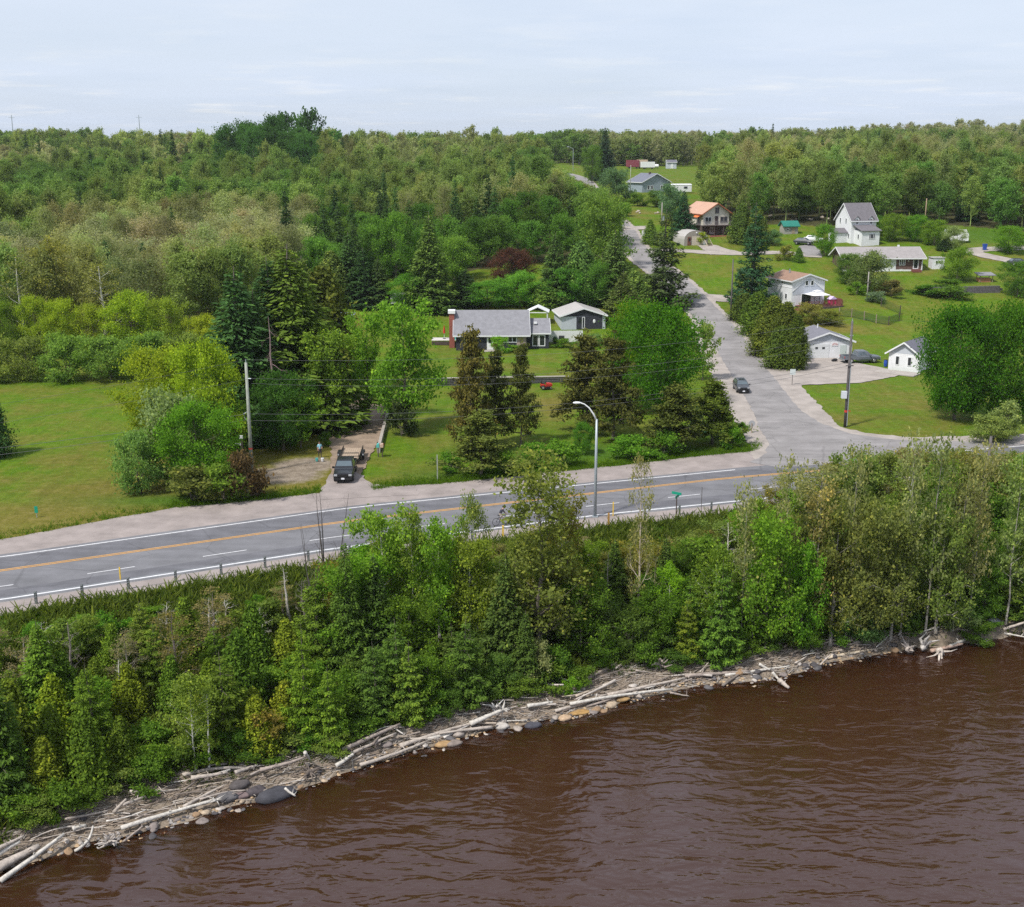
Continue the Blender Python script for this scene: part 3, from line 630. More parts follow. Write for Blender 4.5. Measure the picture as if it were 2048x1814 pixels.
def bare(seed, h, cw, base=.3, lev=4, n=0, ls=.1, up=.8, tr=None, stems=1, droop=0):
    rg = np.random.default_rng(seed); tb = MB(); tips = []; tr = tr or h * .016
    def grow(p, d, l, r, k):
        q = p + d * l * .5 + rg.normal(size=3) * .05 * l; e = q + unit(d + rg.normal(size=3) * .22 + np.array([0, 0, .1 - droop])) * l * .5
        tb.tube([p, q, e], [r, r * .75, r * .45], 5 if k > 2 else 3, cap=False); tips.append(e)
        if k == 0: return
        for j in range(3 if k > 1 else 3):
            t = rg.uniform(.45, 1); s = q + (e - q) * (2 * t - 1) if t > .5 else q
            nd = unit(d * .75 + rg.normal(size=3) * np.array([.75, .75, .5]) + np.array([0, 0, .15 - droop])); grow(s, nd, l * rg.uniform(.5, .72), r * .42, k - 1)
    for st in range(stems):
        a = rg.uniform(0, 6); d0 = unit(np.array([math.cos(a) * .16 * (stems > 1), math.sin(a) * .16 * (stems > 1), 1.0])); pts = [np.zeros(3)]
        for i in range(6): pts.append(pts[-1] + unit(d0 + rg.normal(size=3) * .05) * h / 6.3)
        tb.tube(pts, [tr * (1 - .9 * i / 6) for i in range(7)], 6, cap=False)
        m = 14 // stems + 2
        for i in range(m):
            zf = base + (.97 - base) * (i + .5) / m; q = zf * 6; a0 = int(min(q, 5)); s = pts[a0] + (pts[a0 + 1] - pts[a0]) * (q - a0); az = i * 2.4 + rg.uniform(-.4, .4)
            grow(s, unit(np.array([math.cos(az), math.sin(az), up - droop * 2])), cw / 2 * (1.0 - .55 * (zf - base) / (1 - base)) * rg.uniform(.45, .7), tr * .35 * (1.1 - zf), lev - 2)
    if not n: return None, None, None, tb
    C = np.array(tips); V, Q, r = scatter_leaves(rg, C, np.full(len(C), .045 * cw), n, ls, .4); return V, Q, r, tb

PROTO = {}
def proto(kind, g, m, single=False, far=False):
    V, Q, r, tb = g; nm = 'crown'
    if single: PROTO.setdefault(kind, []).append({'one': finish('tree', V, Q, r, LEAFI if far else m, tb, BARKI if far else BARK), 'h': float(np.percentile(V[:, 2], 99.8)), 'w': 2 * float(np.percentile(np.abs(V[:, 0]), 98.5))})
    else:
        d = {'trunk': tb.mesh('trunk', BARK), 'h': max(p[2] for p in tb.v), 'w': 2 * float(np.percentile(np.abs([p[0] for p in tb.v]), 99.5))}
        if V is not None: d['crown'] = finish('crown', V, Q, r, m); d['h'] = float(np.percentile(V[:, 2], 99.8)); d['w'] = 2 * float(np.percentile(np.abs(V[:, :2]), 98.5))
        PROTO.setdefault(kind, []).append(d)
oval = lambda z: max(.1, math.sin(math.pi * min(1, .12 + .86 * z))) ** .6
tall = lambda z: max(.1, math.sin(math.pi * min(1, .18 + .82 * z))) ** .8
dome = lambda z: max(.12, 1 - max(0, z - .1) ** 2.2)
irreg = lambda z: max(.15, (.75 + .35 * math.sin(z * 9)) * math.sin(math.pi * min(1, .15 + .8 * z)) ** .6)
for i in range(4): proto('maple', broad(10 + i, 12, 10.5, .10, 32, 4, 20000, .15, oval, .35, .058), LEAF)
for i in range(2): proto('dome_maple', broad(15 + i, 12, 11, .08, 38, 9, 30000, .14, oval, .32, .060), LEAF)
for i in range(3): proto('ash', broad(20 + i, 12, 9, .16, 26, 6, 9500, .17, irreg, .55, .055), LEAF)
for i in range(4): proto('aspen', broad(30 + i, 13, 5.2, .34, 26, 5, 5200, .13, tall, .6, .070, tr=.11), LEAF)
for i in range(3): proto('thin_aspen', broad(45 + i, 13, 5.2, .30, 26, 5, 1800, .155, irreg, .7, .062, tr=.11), LEAF)
for i in range(3): proto('poplar', broad(40 + i, 14, 6.5, .14, 34, 6, 7500, .13, irreg, 1.1, .050, tr=.15), LEAF)
for i in range(3): proto('sapling', broad(50 + i, 5, 2.7, .16, 20, 4, 2600, .115, tall, .7, .075, tr=.05), LEAF)
for i in range(3): proto('willow', broad(60 + i, 5, 5.5, .04, 34, 6, 8000, .12, dome, .5, .06, stems=4, tr=.10, upb=.3), LEAF)
for i in range(3): proto('shrub', broad(70 + i, 2.2, 2.8, .03, 22, 5, 3000, .10, dome, .6, .07, stems=4, tr=.05), LEAF)
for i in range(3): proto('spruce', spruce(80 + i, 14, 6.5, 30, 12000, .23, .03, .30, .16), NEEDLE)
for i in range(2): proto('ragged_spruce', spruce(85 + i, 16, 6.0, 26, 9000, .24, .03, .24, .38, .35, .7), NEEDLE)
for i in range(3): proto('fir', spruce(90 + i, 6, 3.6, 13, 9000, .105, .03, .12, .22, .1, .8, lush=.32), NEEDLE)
for i in range(4): proto('pine', broad(100 + i, 11, 7.0, .14, 40, 7, 13000, .16, lambda z: max(.18, (1 - z) ** .55 * (.8 + .25 * math.sin(z * 21))), .10, .050, flat=.38, upb=1.2, tr=.17), NEEDLE)
for i in range(3): proto('cedar', cedar(110 + i, 6, 3.0, 6500, .13), NEEDLE)
for i in range(2): proto('tall_cedar', cedar(115 + i, 12, 5.5, 11000, .2, shape=.55), NEEDLE)
for i in range(4): proto('bare', bare(120 + i, 9, 4.0, .25, 4), BARK)
for i in range(2): proto('twiggy', bare(150 + i, 10, 5.5, .22, 4, up=2.2, tr=.09, stems=3), BARK)
for i in range(3): proto('budding', bare(130 + i, 11, 5.5, .25, 4, 2200, .09), LEAF)
proto('dead_spruce', bare(140, 10, 5.0, .12, 4, droop=.35, up=.1), BARK)
proto('dead_stem', bare(145, 6, 1.2, .7, 2, tr=.09), BARK); proto('dead_stem', bare(146, 5, 1.0, .75, 2, tr=.08), BARK)
for i in range(5): proto('wood_round', broad(150 + i, 13, 8.5, .22, 26, 5, 6400, .23, oval, .5, .075, sides=4), LEAFW, True)
for i in range(5): proto('wood_tall', broad(160 + i, 15, 6.2, .30, 24, 5, 5000, .21, tall, .7, .080, tr=.14, sides=4), LEAFW, True)
for i in range(4): proto('wood_thin', broad(170 + i, 14, 6.2, .28, 30, 6, 4200, .15, tall, .8, .080, tr=.13, sides=4), LEAFW, True)
for i in range(3): proto('wood_conifer', spruce(180 + i, 14, 5.5, 22, 3200, .36, .03, .28, .18, sides=4), LEAFW, True)
for i in range(3): proto('far_round', broad(190 + i, 14, 9, .2, 18, 3, 1500, .46, oval, .5, .080, sides=4), LEAF, True, True)
for i in range(3): proto('far_thin', broad(195 + i, 15, 6.5, .25, 18, 4, 1300, .33, tall, .8, .085, tr=.16, sides=4), LEAF, True, True)
proto('far_conifer', spruce(199, 14, 5.5, 16, 1100, .6, .03, .28, .18, sides=4), LEAF, True, True)

RNG = random.Random(77); GAIN = 2.2
def put(kind, name, x, y, h, w, tint, label, cat, group=None, bark=None, z=None, rz=None, k=None):
    ps = PROTO[kind]; p = ps[(k if k is not None else RNG.randrange(len(ps))) % len(ps)]
    z = ztf(x, y) - .05 if z is None else z; sx = w / p['w']; sz = h / p['h']; rz = RNG.uniform(0, 6.28) if rz is None else rz
    t = tuple(max(0, c * GAIN * RNG.uniform(.92, 1.08)) for c in tint)
    if 'one' in p:
        o = link(name, p['one'], None, (x, y, z), rz); o.scale = (sx, sx, sz); o.color = (*t, 1); return tag(o, label, cat, group)
    r = thing(name, label, cat, (x, y, z), rz, group); r.scale = (sx, sx, sz)
    b = link('trunk', p['trunk'], r); b.color = (*(bark or (.14, .12, .10)), 1)
    if 'crown' in p: c = link('crown', p['crown'], r); c.color = (*t, 1)
    return r
def tree(kind, name, px, by, ty, wpx, tint, label, cat='tree', group=None, bark=None, k=None, lift=0):
    x, y, z, t = hit(px, by); v = (907 - ty) / F; h = (H + y / (CT + v * ST) * (v * CT - ST) - z) * .985; return put(kind, name, x, y, h, wpx * t / F, tint, label, cat, group, bark, k=k)
G1, G2, G3, G4 = (.075, .135, .018), (.052, .100, .016), (.105, .165, .022), (.130, .180, .025)     # mid, dark, fresh, yellow green
OLIVE, GREYG, GREYB, SILV = (.125, .130, .042), (.105, .125, .058), (.195, .165, .115), (.125, .165, .075)
CON, CONY, PINEB, CED = (.026, .052, .020), (.058, .085, .018), (.080, .080, .026), (.080, .105, .016)
PALEB, DARKB, GREYBK = (.52, .50, .46), (.07, .06, .055), (.26, .24, .21)
# ------------------------------------------------------------------ buildings
def face_pt(w, d, face, u, z, off):
    return {'f': (u, -d / 2 - off, z), 'b': (-u, d / 2 + off, z), 'l': (-w / 2 - off, -u, z), 'r': (w / 2 + off, u, z)}[face]
def panel(mb, w, d, face, u, z, pw, ph, off, th, mi=0):
    c = face_pt(w, d, face, u, z, off)
    return mb.box(c, (pw, th, ph) if face in 'fb' else (th, pw, ph), mi)
def window(root, w, d, face, u, z, pw, ph, frame=WHITE, n=1, t=.09, out=0.0):
    m = MB()
    for dz in (-1, 1): panel(m, w, d, face, u, z + dz * (ph / 2 - t / 2), pw, t, .03 + out, .08)
    for k in range(n + 1): panel(m, w, d, face, u - pw / 2 + t / 2 + k * (pw - t) / n, z, t, ph - 2 * t, .03 + out, .08)
    fr = obj('window', m, frame, root)
    for k in range(n):
        pwk = (pw - t) / n - t; obj('pane', panel(MB(), w, d, face, u - pw / 2 + t / 2 + (k + .5) * (pw - t) / n, z, pwk, ph - 2 * t, .012 + out, .03), GLASS, fr)
    return fr
def door(root, w, d, face, u, z0, pw, ph, m=WHITE, light=False, name='door', handle=True):
    o = obj(name, panel(MB(), w, d, face, u, z0 + ph / 2, pw, ph, .03, .07), m, root)
    if light: obj('pane', panel(MB(), w, d, face, u, z0 + ph * .66, pw * .5, ph * .38, .07, .02), GLASS, o)
    if handle: obj('handle', panel(MB(), w, d, face, u + pw * .4, z0 + ph * .47, .06, .14, .09, .06), STEEL, o)
    return o
def gable(root, w, d, h, rise, ridge, wallm, roofm, trimm=WHITE, over=.4, base=1.5, th=.14, wname='wall', front=None, off=(0, 0, 0), asym=0.0):
    """walls and a pitched roof; ridge 'x' (eaves front and back) or 'y' (gable to the front); asym shifts the ridge"""
    ox, oy, oz = off; m = MB(); A = asym
    T = lambda x, y, z: (x + ox, y + oy, z + oz)
    if ridge == 'y':
        for y in (-d / 2, d / 2): m.add([T(-w/2, y, -base), T(w/2, y, -base), T(w/2, y, h), T(A, y, h + rise), T(-w/2, y, h)], [(0, 1, 2, 3, 4)], 1 if (front and y < 0) else 0)
        for x in (-w / 2, w / 2): m.quad(T(x, -d/2, -base), T(x, d/2, -base), T(x, d/2, h), T(x, -d/2, h))
        half = w / 2; lo, hi = -d / 2 - over, d / 2 + over; P = lambda a, t: (a, t)
    else:
        for x in (-w / 2, w / 2): m.add([T(x, -d/2, -base), T(x, d/2, -base), T(x, d/2, h), T(x, A, h + rise), T(x, -d/2, h)], [(0, 1, 2, 3, 4)])
        for y in (-d / 2, d / 2): m.quad(T(-w/2, y, -base), T(w/2, y, -base), T(w/2, y, h), T(-w/2, y, h), 1 if (front and y < 0) else 0)
        half = d / 2; lo, hi = -w / 2 - over, w / 2 + over
    obj(wname, m, [wallm, front or wallm], root)
    s1, s2 = rise / (half + A), rise / (half - A); e = .004
    outer = [(-half - over, h - over * s1 + th), (A, h + rise + th), (half + over, h - over * s2 + th)]; inner = [(half + over, h - over * s2 + e), (A, h + rise + e), (-half - over, h - over * s1 + e)]
    ax = 'y' if ridge == 'y' else 'x'
    rm = MB().extr(outer + inner, lo, hi, ax); rm.v = [T(*p) for p in rm.v]
    ro = obj('roof', rm, roofm, root)
    tm = MB()                                   # boards along the sloping gable edges and the eaves
    for t0, t1 in ((lo - .05, lo - .004), (hi + .004, hi + .05)):
        for q in (0, 1):
            a, b = outer[q], outer[q + 1]; tm.extr([(a[0], a[1] + .01), (b[0], b[1] + .01), (b[0], b[1] - .24), (a[0], a[1] - .24)], t0, t1, ax)
    for sgn, ed in ((-1, outer[0]), (1, outer[2])):
        a = ed[0] + sgn * .004; tm.extr([(a, ed[1] + .005), (a + sgn * .07, ed[1] + .005), (a + sgn * .07, ed[1] - .2), (a, ed[1] - .2)], lo, hi, ax)
    tm.v = [T(*p) for p in tm.v]; obj('roof_trim', tm, trimm, root)
    return ro
def at(px, py): x, y, z, t = hit(px, py); return (x, y, z)

def main_house():
    x, y, z = at(982, 700); r = thing('house', 'long house with pale grey roof, red brick chimney and white door behind the lawn pines', 'house', (x, y + 4.6, z), R(1.5))
    w, d, h = 11.4, 9.0, 2.55
    ro = gable(r, w, d, h, 3.15, 'x', DARKSID, SHGREY, WHITE, .45)
    ch = MB().box((-w/2 - .72, -1.2, 2.0), (.85, 1.5, 7.0)); c = obj('chimney', ch, BRICKR, r); obj('chimney_cap', MB().box((-w/2 - .72, -1.2, 5.75), (1.15, 1.8, .5)), WHITE, c)
    for u, pw in ((1.15, 1.5), (4.75, 1.5)): obj('brick_facing', panel(MB(), w, d, 'f', u, 1.05, pw, 2.9, .02, .05), BRICKT, r)
    door(r, w, d, 'f', -.25, .05, 1.05, 2.25, WHITE, True)
    window(r, w, d, 'f', 2.95, 1.7, 2.2, 1.05, WHITE, 3, .13); window(r, w, d, 'f', -3.6, 1.6, 1.6, 1.1, WHITE, 2); window(r, w, d, 'f', -3.2, -.35, 1.0, .6, WHITE, 1)
    obj('front_step', MB().box((-.25, -d/2 - .8, -.25), (1.9, 1.5, .5)), CONC, r)
    # lower wing on the right
    gable(r, 3.4, 7.2, 2.5, 1.75, 'x', DARKSID, SHGREY, WHITE, .3, off=(w/2 + 1.82, .55, 0), wname='wing_wall')
    for u in (-.45, .62):
        m = MB(); X = w/2 + 1.82 + u; Y = .55 - 3.6
        for dz in (-.85, .85): m.box((X, Y - .03, 1.25 + dz), (1.0, .08, .12))
        for dx in (-.44, .44): m.box((X + dx, Y - .03, 1.25), (.12, .08, 1.58))
        fr = obj('window', m, WHITE, r); obj('pane', MB().box((X, Y - .012, 1.25), (.76, .03, 1.58)), GLASS, fr)
    obj('roof_vent', MB().box((w/2 + 1.4, -1.2, 3.85), (.5, .45, .3)), WHITE, r)
    # deck on the left with its clutter
    x2, y2, z2 = at(890, 690)
    dk = thing('deck', 'small white decking platform at the left end of the long grey-roofed house', 'deck', (x2, y2 + 1.5, z2), 0)
    for k in range(8): obj('plank', MB().box((0, -1.3 + k * .37, .75), (4.4, .34, .05)), mat('grey_deck_board', (.55, .52, .5), .8), dk)
    for sx in (-2, 0, 2): obj('post', MB().box((sx, -1.35, .36), (.12, .12, .72)), DKWOOD, dk)
    obj('skirting', MB().box((0, -1.52, .3), (4.3, .03, .58)), DKWOOD, dk)
    t = thing('patio_umbrella', 'closed red patio umbrella standing on the white deck beside the chimney', 'umbrella', (x2 - .2, y2 + 1.8, z2 + .775)); obj('pole', MB().tube([(0, 0, 0), (0, 0, 2.3)], .03, 6), WHITE, t); obj('canopy', MB().tube([(0, 0, .9), (0, 0, 1.4), (0, 0, 2.25)], [.2, .17, .03], 8), RED, t); obj('base', MB().tube([(0, 0, 0), (0, 0, .1)], [.28, .22], 10), BLACKM, t)
    t = thing('cooler_box', 'teal storage box on the white deck beside the chimney', 'box', (x2 + 1.5, y2 + 1.0, z2 + .775)); obj('body', MB().box((0, 0, .3), (.9, .5, .6)), TEAL, t); obj('lid', MB().box((0, 0, .65), (.96, .56, .1)), WHITE, t)

def dark_garage():
    x, y, z = at(1161, 658); w, d, h = 7.8, 8.0, 2.35
    r = thing('garage', 'dark gabled garage with pale roof and black bay right of the long house', 'garage', (x, y + 4, z), R(7))
    gable(r, w, d, h, 1.25, 'y', GREYSID, METROOF, WHITE, .35, front=None)
    m = MB().add([(-w/2 + .2, -d/2 - .03, h - .12), (w/2 - .2, -d/2 - .03, h - .12), (w/2 - .45, -d/2 - .03, h + .05), (0, -d/2 - .03, h + 1.1), (-w/2 + .45, -d/2 - .03, h + .05)], [(0, 1, 2, 3, 4)]); obj('gable_board', m, DARKSID, r)
    obj('bay_shade_panel', panel(MB(), w, d, 'f', 1.75, 1.1, 3.2, 2.2, .03, .05), DARKSID, r)  # charcoal panel standing in for the unlit inside of the open bay
    door(r, w, d, 'f', -.6, .02, 1.25, 2.15, DARKSID, True); window(r, w, d, 'f', .0, 1.1, .5, 2.0, WHITE, 1)
    obj('wall_ornament', MB().blob((1.9, -d/2 - .12, 1.35), (.25, .06, .35), 3, amp=.05), WHITE, r)
    x, y, z = at(1077, 655)
    g = thing('gazebo', 'small white open-sided gable shelter between the house wing and the dark garage', 'shelter', (x, y + 4, z), R(-4))
    for sx in (-1.7, 1.7):
        for sy in (-1.5, 1.5): obj('post', MB().box((sx, sy, 1.2), (.14, .14, 2.4)), WHITE, g)
    gm = MB().extr([(-2, 2.42), (0, 3.35), (2, 2.42), (2, 2.32), (0, 3.22), (-2, 2.32)], -1.8, 1.8, 'y'); obj('roof', gm, WHITE, g)
    obj('tie_beam', MB().box((0, -1.6, 2.3), (3.3, .1, .14)), WHITE, g)
    x, y, z = at(1130, 684)
    f = thing('fence', 'white picket fence panel in front of the dark garage', 'fence', (x, y, z), R(3))
    for k in range(36): obj('picket', MB().box((-3.0 + k * .168, 0, .95), (.14, .03, 1.9)), WHITE, f)
    for zz in (.4, 1.5): obj('rail', MB().box((-.05, .04, zz), (6.1, .05, .1)), WHITE, f)
    for i, (px, py) in enumerate(((1110, 676), (1123, 682))):
        x, y, z = at(px, 686); t = thing('barbecue' if i else 'planter', ('black barbecue standing before the white picket fence' if i else 'dark planter tub standing before the white picket fence near the house wing'), 'barbecue' if i else 'planter', (x, y - .35, z))
        if i: obj('firebox', MB().box((0, 0, .85), (.9, .5, .4)), BLACKM, t); obj('hood', MB().tube([(-.45, 0, 1.05), (.45, 0, 1.05)], .25, 10), BLACKM, t); [obj('leg', MB().box((sx, sy, .33), (.05, .05, .66)), BLACKM, t) for sx in (-.38, .38) for sy in (-.2, .2)]
        else: obj('tub', MB().tube([(0, 0, 0), (0, 0, .6)], [.3, .4], 10), BLACKM, t); obj('foliage', MB().blob((0, 0, .75), (.4, .4, .35), 5), mat('pot_plant', (.03, .07, .02), .9, .4, 8), t)
    x, y, z = at(1240, 640); s = thing('shed', 'small white flat-roofed shed beyond the dark garage, half hidden by the bright maple', 'shed', (x, y, z), R(4))
    obj('wall', MB().box((0, 0, .9), (2.6, 2.2, 3.0)), SIDING, s); obj('roof', MB().box((0, 0, 2.52), (3.0, 2.6, .16)), METROOF, s); door(s, 2.6, 2.2, 'f', .4, .0, .8, 1.9, WHITE)
    x, y, z = at(690, 668); s = thing('shed', 'dark shed with blue-grey metal roof at the left edge of the house yard', 'shed', (x - .6, y + 2, z), R(-3))
    w, d = 3.4, 2.6; obj('wall', MB().box((0, 0, .9), (w, d, 3.0)), mat('navy_board', (.03, .035, .06), .8), s); obj('roof', MB().extr([(-1.7, 2.43), (1.6, 3.1), (1.6, 3.22), (-1.7, 2.55)], -1.95, 1.95, 'x'), mat('blue_metal_roof', (.20, .24, .31), .4, .05, 1), s)
    door(s, w, d, 'f', -.5, 0, 1.0, 1.9, BLUE)
    x, y, z = at(697, 690); t = thing('waste_bin', 'red and white bin standing in front of the dark shed', 'bin', (x, y, z)); obj('body', MB().tube([(0, 0, 0), (0, 0, .8)], [.28, .33], 10), WHITE, t); obj('lid', MB().tube([(0, 0, .8), (0, 0, .9)], [.35, .33], 10), RED, t)
    for px, py, lab, rm, sc in ((906, 528, 'dark blue-grey roofed cabin among the trees behind the long house', SHDARK, 1.0), (800, 622, 'small grey-roofed hut glimpsed behind the bright green ash tree', SHGREY, .6)):
        x, y, z = at(px, py); s = thing('cabin', lab, 'cabin', (x, y + 3, z), R(8)); gable(s, 5.5 * sc, 5 * sc, 2.6 * sc, 2.2 * sc, 'x', SIDING if sc == 1 else DARKSID, rm, WHITE, .3); window(s, 5.5 * sc, 5 * sc, 'f', 1 * sc, 1.4 * sc, .9 * sc, .8 * sc); door(s, 5.5 * sc, 5 * sc, 'f', -1 * sc, 0, .8 * sc, 1.9 * sc)

def white_garage():
    x, y, z = at(1652, 716); w, d, h = 7.7, 7.4, 2.65
    r = thing('garage', 'white garage with a wide door and small red-lettered sign beside the grey pickup', 'garage', (x, y + 3.7, z), R(3.5))
    gable(r, w, d, h, 1.35, 'y', SIDING, SHDARK if False else mat('blue_grey_shingle', (.17, .17, .20), .9, .12, 1.6, bump=.4, bscale=9), WHITE, .4)
    m = MB().add([(-w/2 + .1, -d/2 - .02, h), (w/2 - .1, -d/2 - .02, h), (0, -d/2 - .02, h + 1.28)], [(0, 1, 2)]); obj('gable_board', m, GREYSID, r)
    dr = obj('garage_door', panel(MB(), w, d, 'f', -1.35, 1.12, 3.0, 2.24, .03, .06), mat('garage_door_white', (.62, .64, .66), .6, .04, 1, wave=('Z', .55, .6)), r)
    for u in (-1.85, -.75): obj('pane', panel(MB(), w, d, 'f', u, 1.6, .42, .34, .07, .02), GLASS, dr)
    door(r, w, d, 'f', 2.4, 0, 1.0, 2.05, mat('grey_green_door', (.50, .55, .54), .6, .04, 1))
    s = obj('sign', panel(MB(), w, d, 'f', 1.05, 2.2, 1.05, .62, .03, .05), WHITE, r); m = MB()
    for row, zz in enumerate((2.36, 2.2, 2.06)):
        for k in range(7):
            if (row, k) in ((0, 0), (0, 6), (2, 3)): continue
            panel(m, w, d, 'f', .66 + k * .13, zz, .08, .07, .06, .012)
    obj('lettering', m, RED, s)
    obj('roof_vent', MB().tube([(-.2, 1.5, h + 1.2), (-.2, 1.5, h + 2.0)], .09, 8), WHITE, r)
    x, y, z = at(1668, 722); t = thing('mower_deck', 'dark mower deck lying against the white garage front', 'mower', (x, y - .3, z)); obj('deck', MB().blob((0, 0, .22), (.5, .35, .22), 2), BLACKM, t); obj('handle', MB().tube([(.2, .1, .2), (.9, .15, .75)], .03, 5), STEEL, t); obj('wheel', MB().tube([(-.3, -.3, .14), (-.3, -.38, .14)], .14, 10), RUBBER, t)

def corner_cottage():
    x, y, z = at(1798, 740); w, d, h = 4.6, 7.0, 2.65
    r = thing('cottage', 'small white gabled building with two narrow windows half hidden by the big maples', 'cottage', (x + 2.6, y + 2.3, z), R(-38))
    gable(r, w, d, h, 1.55, 'y', SIDING, SHDARK, WHITE, .45)
    m = MB().add([(-w/2 + .1, -d/2 - .02, h - .1), (w/2 - .1, -d/2 - .02, h - .1), (0, -d/2 - .02, h + 1.42)], [(0, 1, 2)]); obj('gable_board', m, GREYSID, r)
    for u in (-.95, .9): window(r, w, d, 'f', u, 1.45, .62, 1.35, WHITE, 1, .08)
    x2, y2, z2 = at(1795, 745); s = thing('patio', 'pale concrete patio slab in front of the small white gabled building', 'patio', (x2, y2 - .2, z2), R(-38)); obj('slab', MB().box((0, -.3, .04), (6.0, 3.0, .14)), CONC, s)
    x3, y3, z3 = at(1771, 733); t = thing('rain_barrel', 'blue barrel at the corner of the small white gabled building', 'barrel', (x3 + .1, y3 + .3, z3)); obj('body', MB().tube([(0, 0, 0), (0, 0, .45), (0, 0, .95)], [.26, .31, .26], 12), BLUE, t); obj('lid', MB().tube([(0, 0, .95), (0, 0, 1.0)], .27, 12), BLACKM, t)

def slope_house():
    x, y, z = at(1606, 610); w, d, h = 7.2, 8.4, 4.9
    r = thing('house', 'white two-storey house with tan roof and a white canopy on its red deck', 'house', (x - .6, y + 4.0, z - .3), R(20))
    gable(r, w, d, h, 1.15, 'y', SIDING, SHBROWN, WHITE, .35, asym=0)
    m = MB().add([(-w/2 + .25, -d/2 - .03, h - 2.6), (w/2 - .25, -d/2 - .03, h - 2.6), (w/2 - .25, -d/2 - .03, h - 2.0), (0, -d/2 - .03, h + .55), (-w/2 + .25, -d/2 - .03, h - 2.0)], [(0, 1, 2, 3, 4)]); obj('gable_board', m, GREYSID, r)
    m2 = MB()
    for sg in (-1, 1): m2.extr([(sg * (w/2 - .1), h - 2.05), (0, h + .62), (0, h + .78), (sg * (w/2 - .1), h - 1.85)], -d/2 - .09, -d/2 - .031, 'y')
    obj('gable_trim', m2, WHITE, r)
    for u in (-.45, .75): window(r, w, d, 'f', u, h - .45, .7, 1.0, WHITE, 1, .08, .05)
    for u in (-2.0, 1.0): window(r, w, d, 'l', u, h - .5, .5, .7, WHITE, 1, .07)
    window(r, w, d, 'l', 2.4, 1.9, .75, 1.1, WHITE, 1, .08)
    pd = obj('patio_door', panel(MB(), w, d, 'f', -.4, 1.45, 2.2, 2.1, .03, .06), WHITE, r)
    for u in (-.92, .12): obj('pane', panel(MB(), w, d, 'f', u, 1.45, .92, 1.9, .07, .02), GLASS, pd)
    obj('band_board', panel(MB(), w, d, 'l', 0, h - 1.25, d, .12, .02, .05), WHITE, r)
    for (xx, yy, hh) in ((-.9, 1.0, .9), (-.2, 2.2, .8)): obj('chimney_pipe', MB().tube([(xx, yy, h + .8), (xx, yy, h + 1.2 + hh * .6)], .13, 8), BLACKM if xx > -.5 else STEEL, r)
    # red deck, canopy, play house
    fr = Vector((math.sin(R(20)), -math.cos(R(20)), 0)); rt = Vector((math.cos(R(20)), math.sin(R(20)), 0)); C = Vector((x - .6, y + 4.0, z - .3))
    def L(u, v, zz): p = C + rt * u + fr * (d / 2 + v); return (p.x, p.y, p.z + zz)
    dk = thing('deck', 'red-brown wooden deck along the front of the white two-storey house', 'deck', L(1.4, 1.75, 0), R(20))
    for k in range(9): obj('plank', MB().box((0, -1.55 + k * .39, .34), (8.4, .36, .06)), REDWOOD, dk)
    obj('skirting', MB().box((0, -1.72, -.35), (8.4, .05, 1.35)), DKWOOD, dk)
    for k in range(7): obj('post', MB().box((-4.1 + k * 1.36, -1.66, .87), (.1, .1, 1.0)), REDWOOD, dk)
    for zz in (.65, .9, 1.15, 1.37): obj('rail', MB().box((0, -1.66, zz), (8.3, .05, .06)), REDWOOD, dk)
    obj('stair', MB().box((-4.7, -.8, .0), (1.0, 1.4, .3)).box((-5.2, -.8, -.3), (1.0, 1.4, .3)), REDWOOD, dk)
    g = thing('canopy', 'white two-tier garden canopy on dark posts over the red deck', 'canopy', L(.9, 1.75, .37), R(20))
    for sx in (-1.5, 1.5):
        for sy in (-1.35, 1.35): obj('post', MB().tube([(sx, sy, 0), (sx, sy, 2.05)], .05, 6), BLACKM, g)
    def pyr(z0, z1, a, b): m = MB(); m.add([(-a,-a*.9,z0),(a,-a*.9,z0),(a,a*.9,z0),(-a,a*.9,z0),(-b,-b*.9,z1),(b,-b*.9,z1),(b,b*.9,z1),(-b,b*.9,z1)], [(0,1,5,4),(1,2,6,5),(2,3,7,6),(3,0,4,7),(4,5,6,7),(0,3,2,1)]); return m
    obj('canopy_top', pyr(2.05, 2.6, 1.85, .55), WHITE, g); obj('vent_top', pyr(2.68, 2.95, .75, .08), WHITE, g)
    t = thing('play_house', 'pink toy house with pale roof at the right end of the red deck', 'toy', L(4.6, 1.2, .37), R(20)); obj('wall', MB().box((0, 0, .5), (1.3, 1.0, 1.0)), PINK, t); obj('roof', MB().extr([(-.8, 1.0), (0, 1.55), (.8, 1.0)], -.6, .6, 'y'), mat('lilac_plastic', (.55, .45, .68), .6), t); obj('door', MB().box((0, -.52, .38), (.4, .05, .72)), REDWOOD, t)
    t = thing('privacy_screen', 'red-brown slatted screen closing the right end of the red deck', 'screen', L(5.4, 1.75, .37), R(20))
    for k in range(7): obj('slat', MB().box((0, -1.3 + k * .42, .62), (.06, .38, 1.24)), REDWOOD, t)
    # wire run with pale posts
    P = [(1678,632),(1703,634),(1728,640),(1752,646),(1777,650),(1798,642),(1800,628),(1762,612)]
    w0 = at(*P[0]); f = thing('wire_fence', 'dark wire fence run on pale posts beside the red deck', 'fence', w0)
    pts = [Vector(at(*p)) - Vector(w0) for p in P]
    for i, p in enumerate(pts): obj('post', MB().box((p.x, p.y, p.z + .75), (.13, .13, 1.7)), WOOD if i < 4 else DKWOOD, f)
    WIRE = mesh_wire()
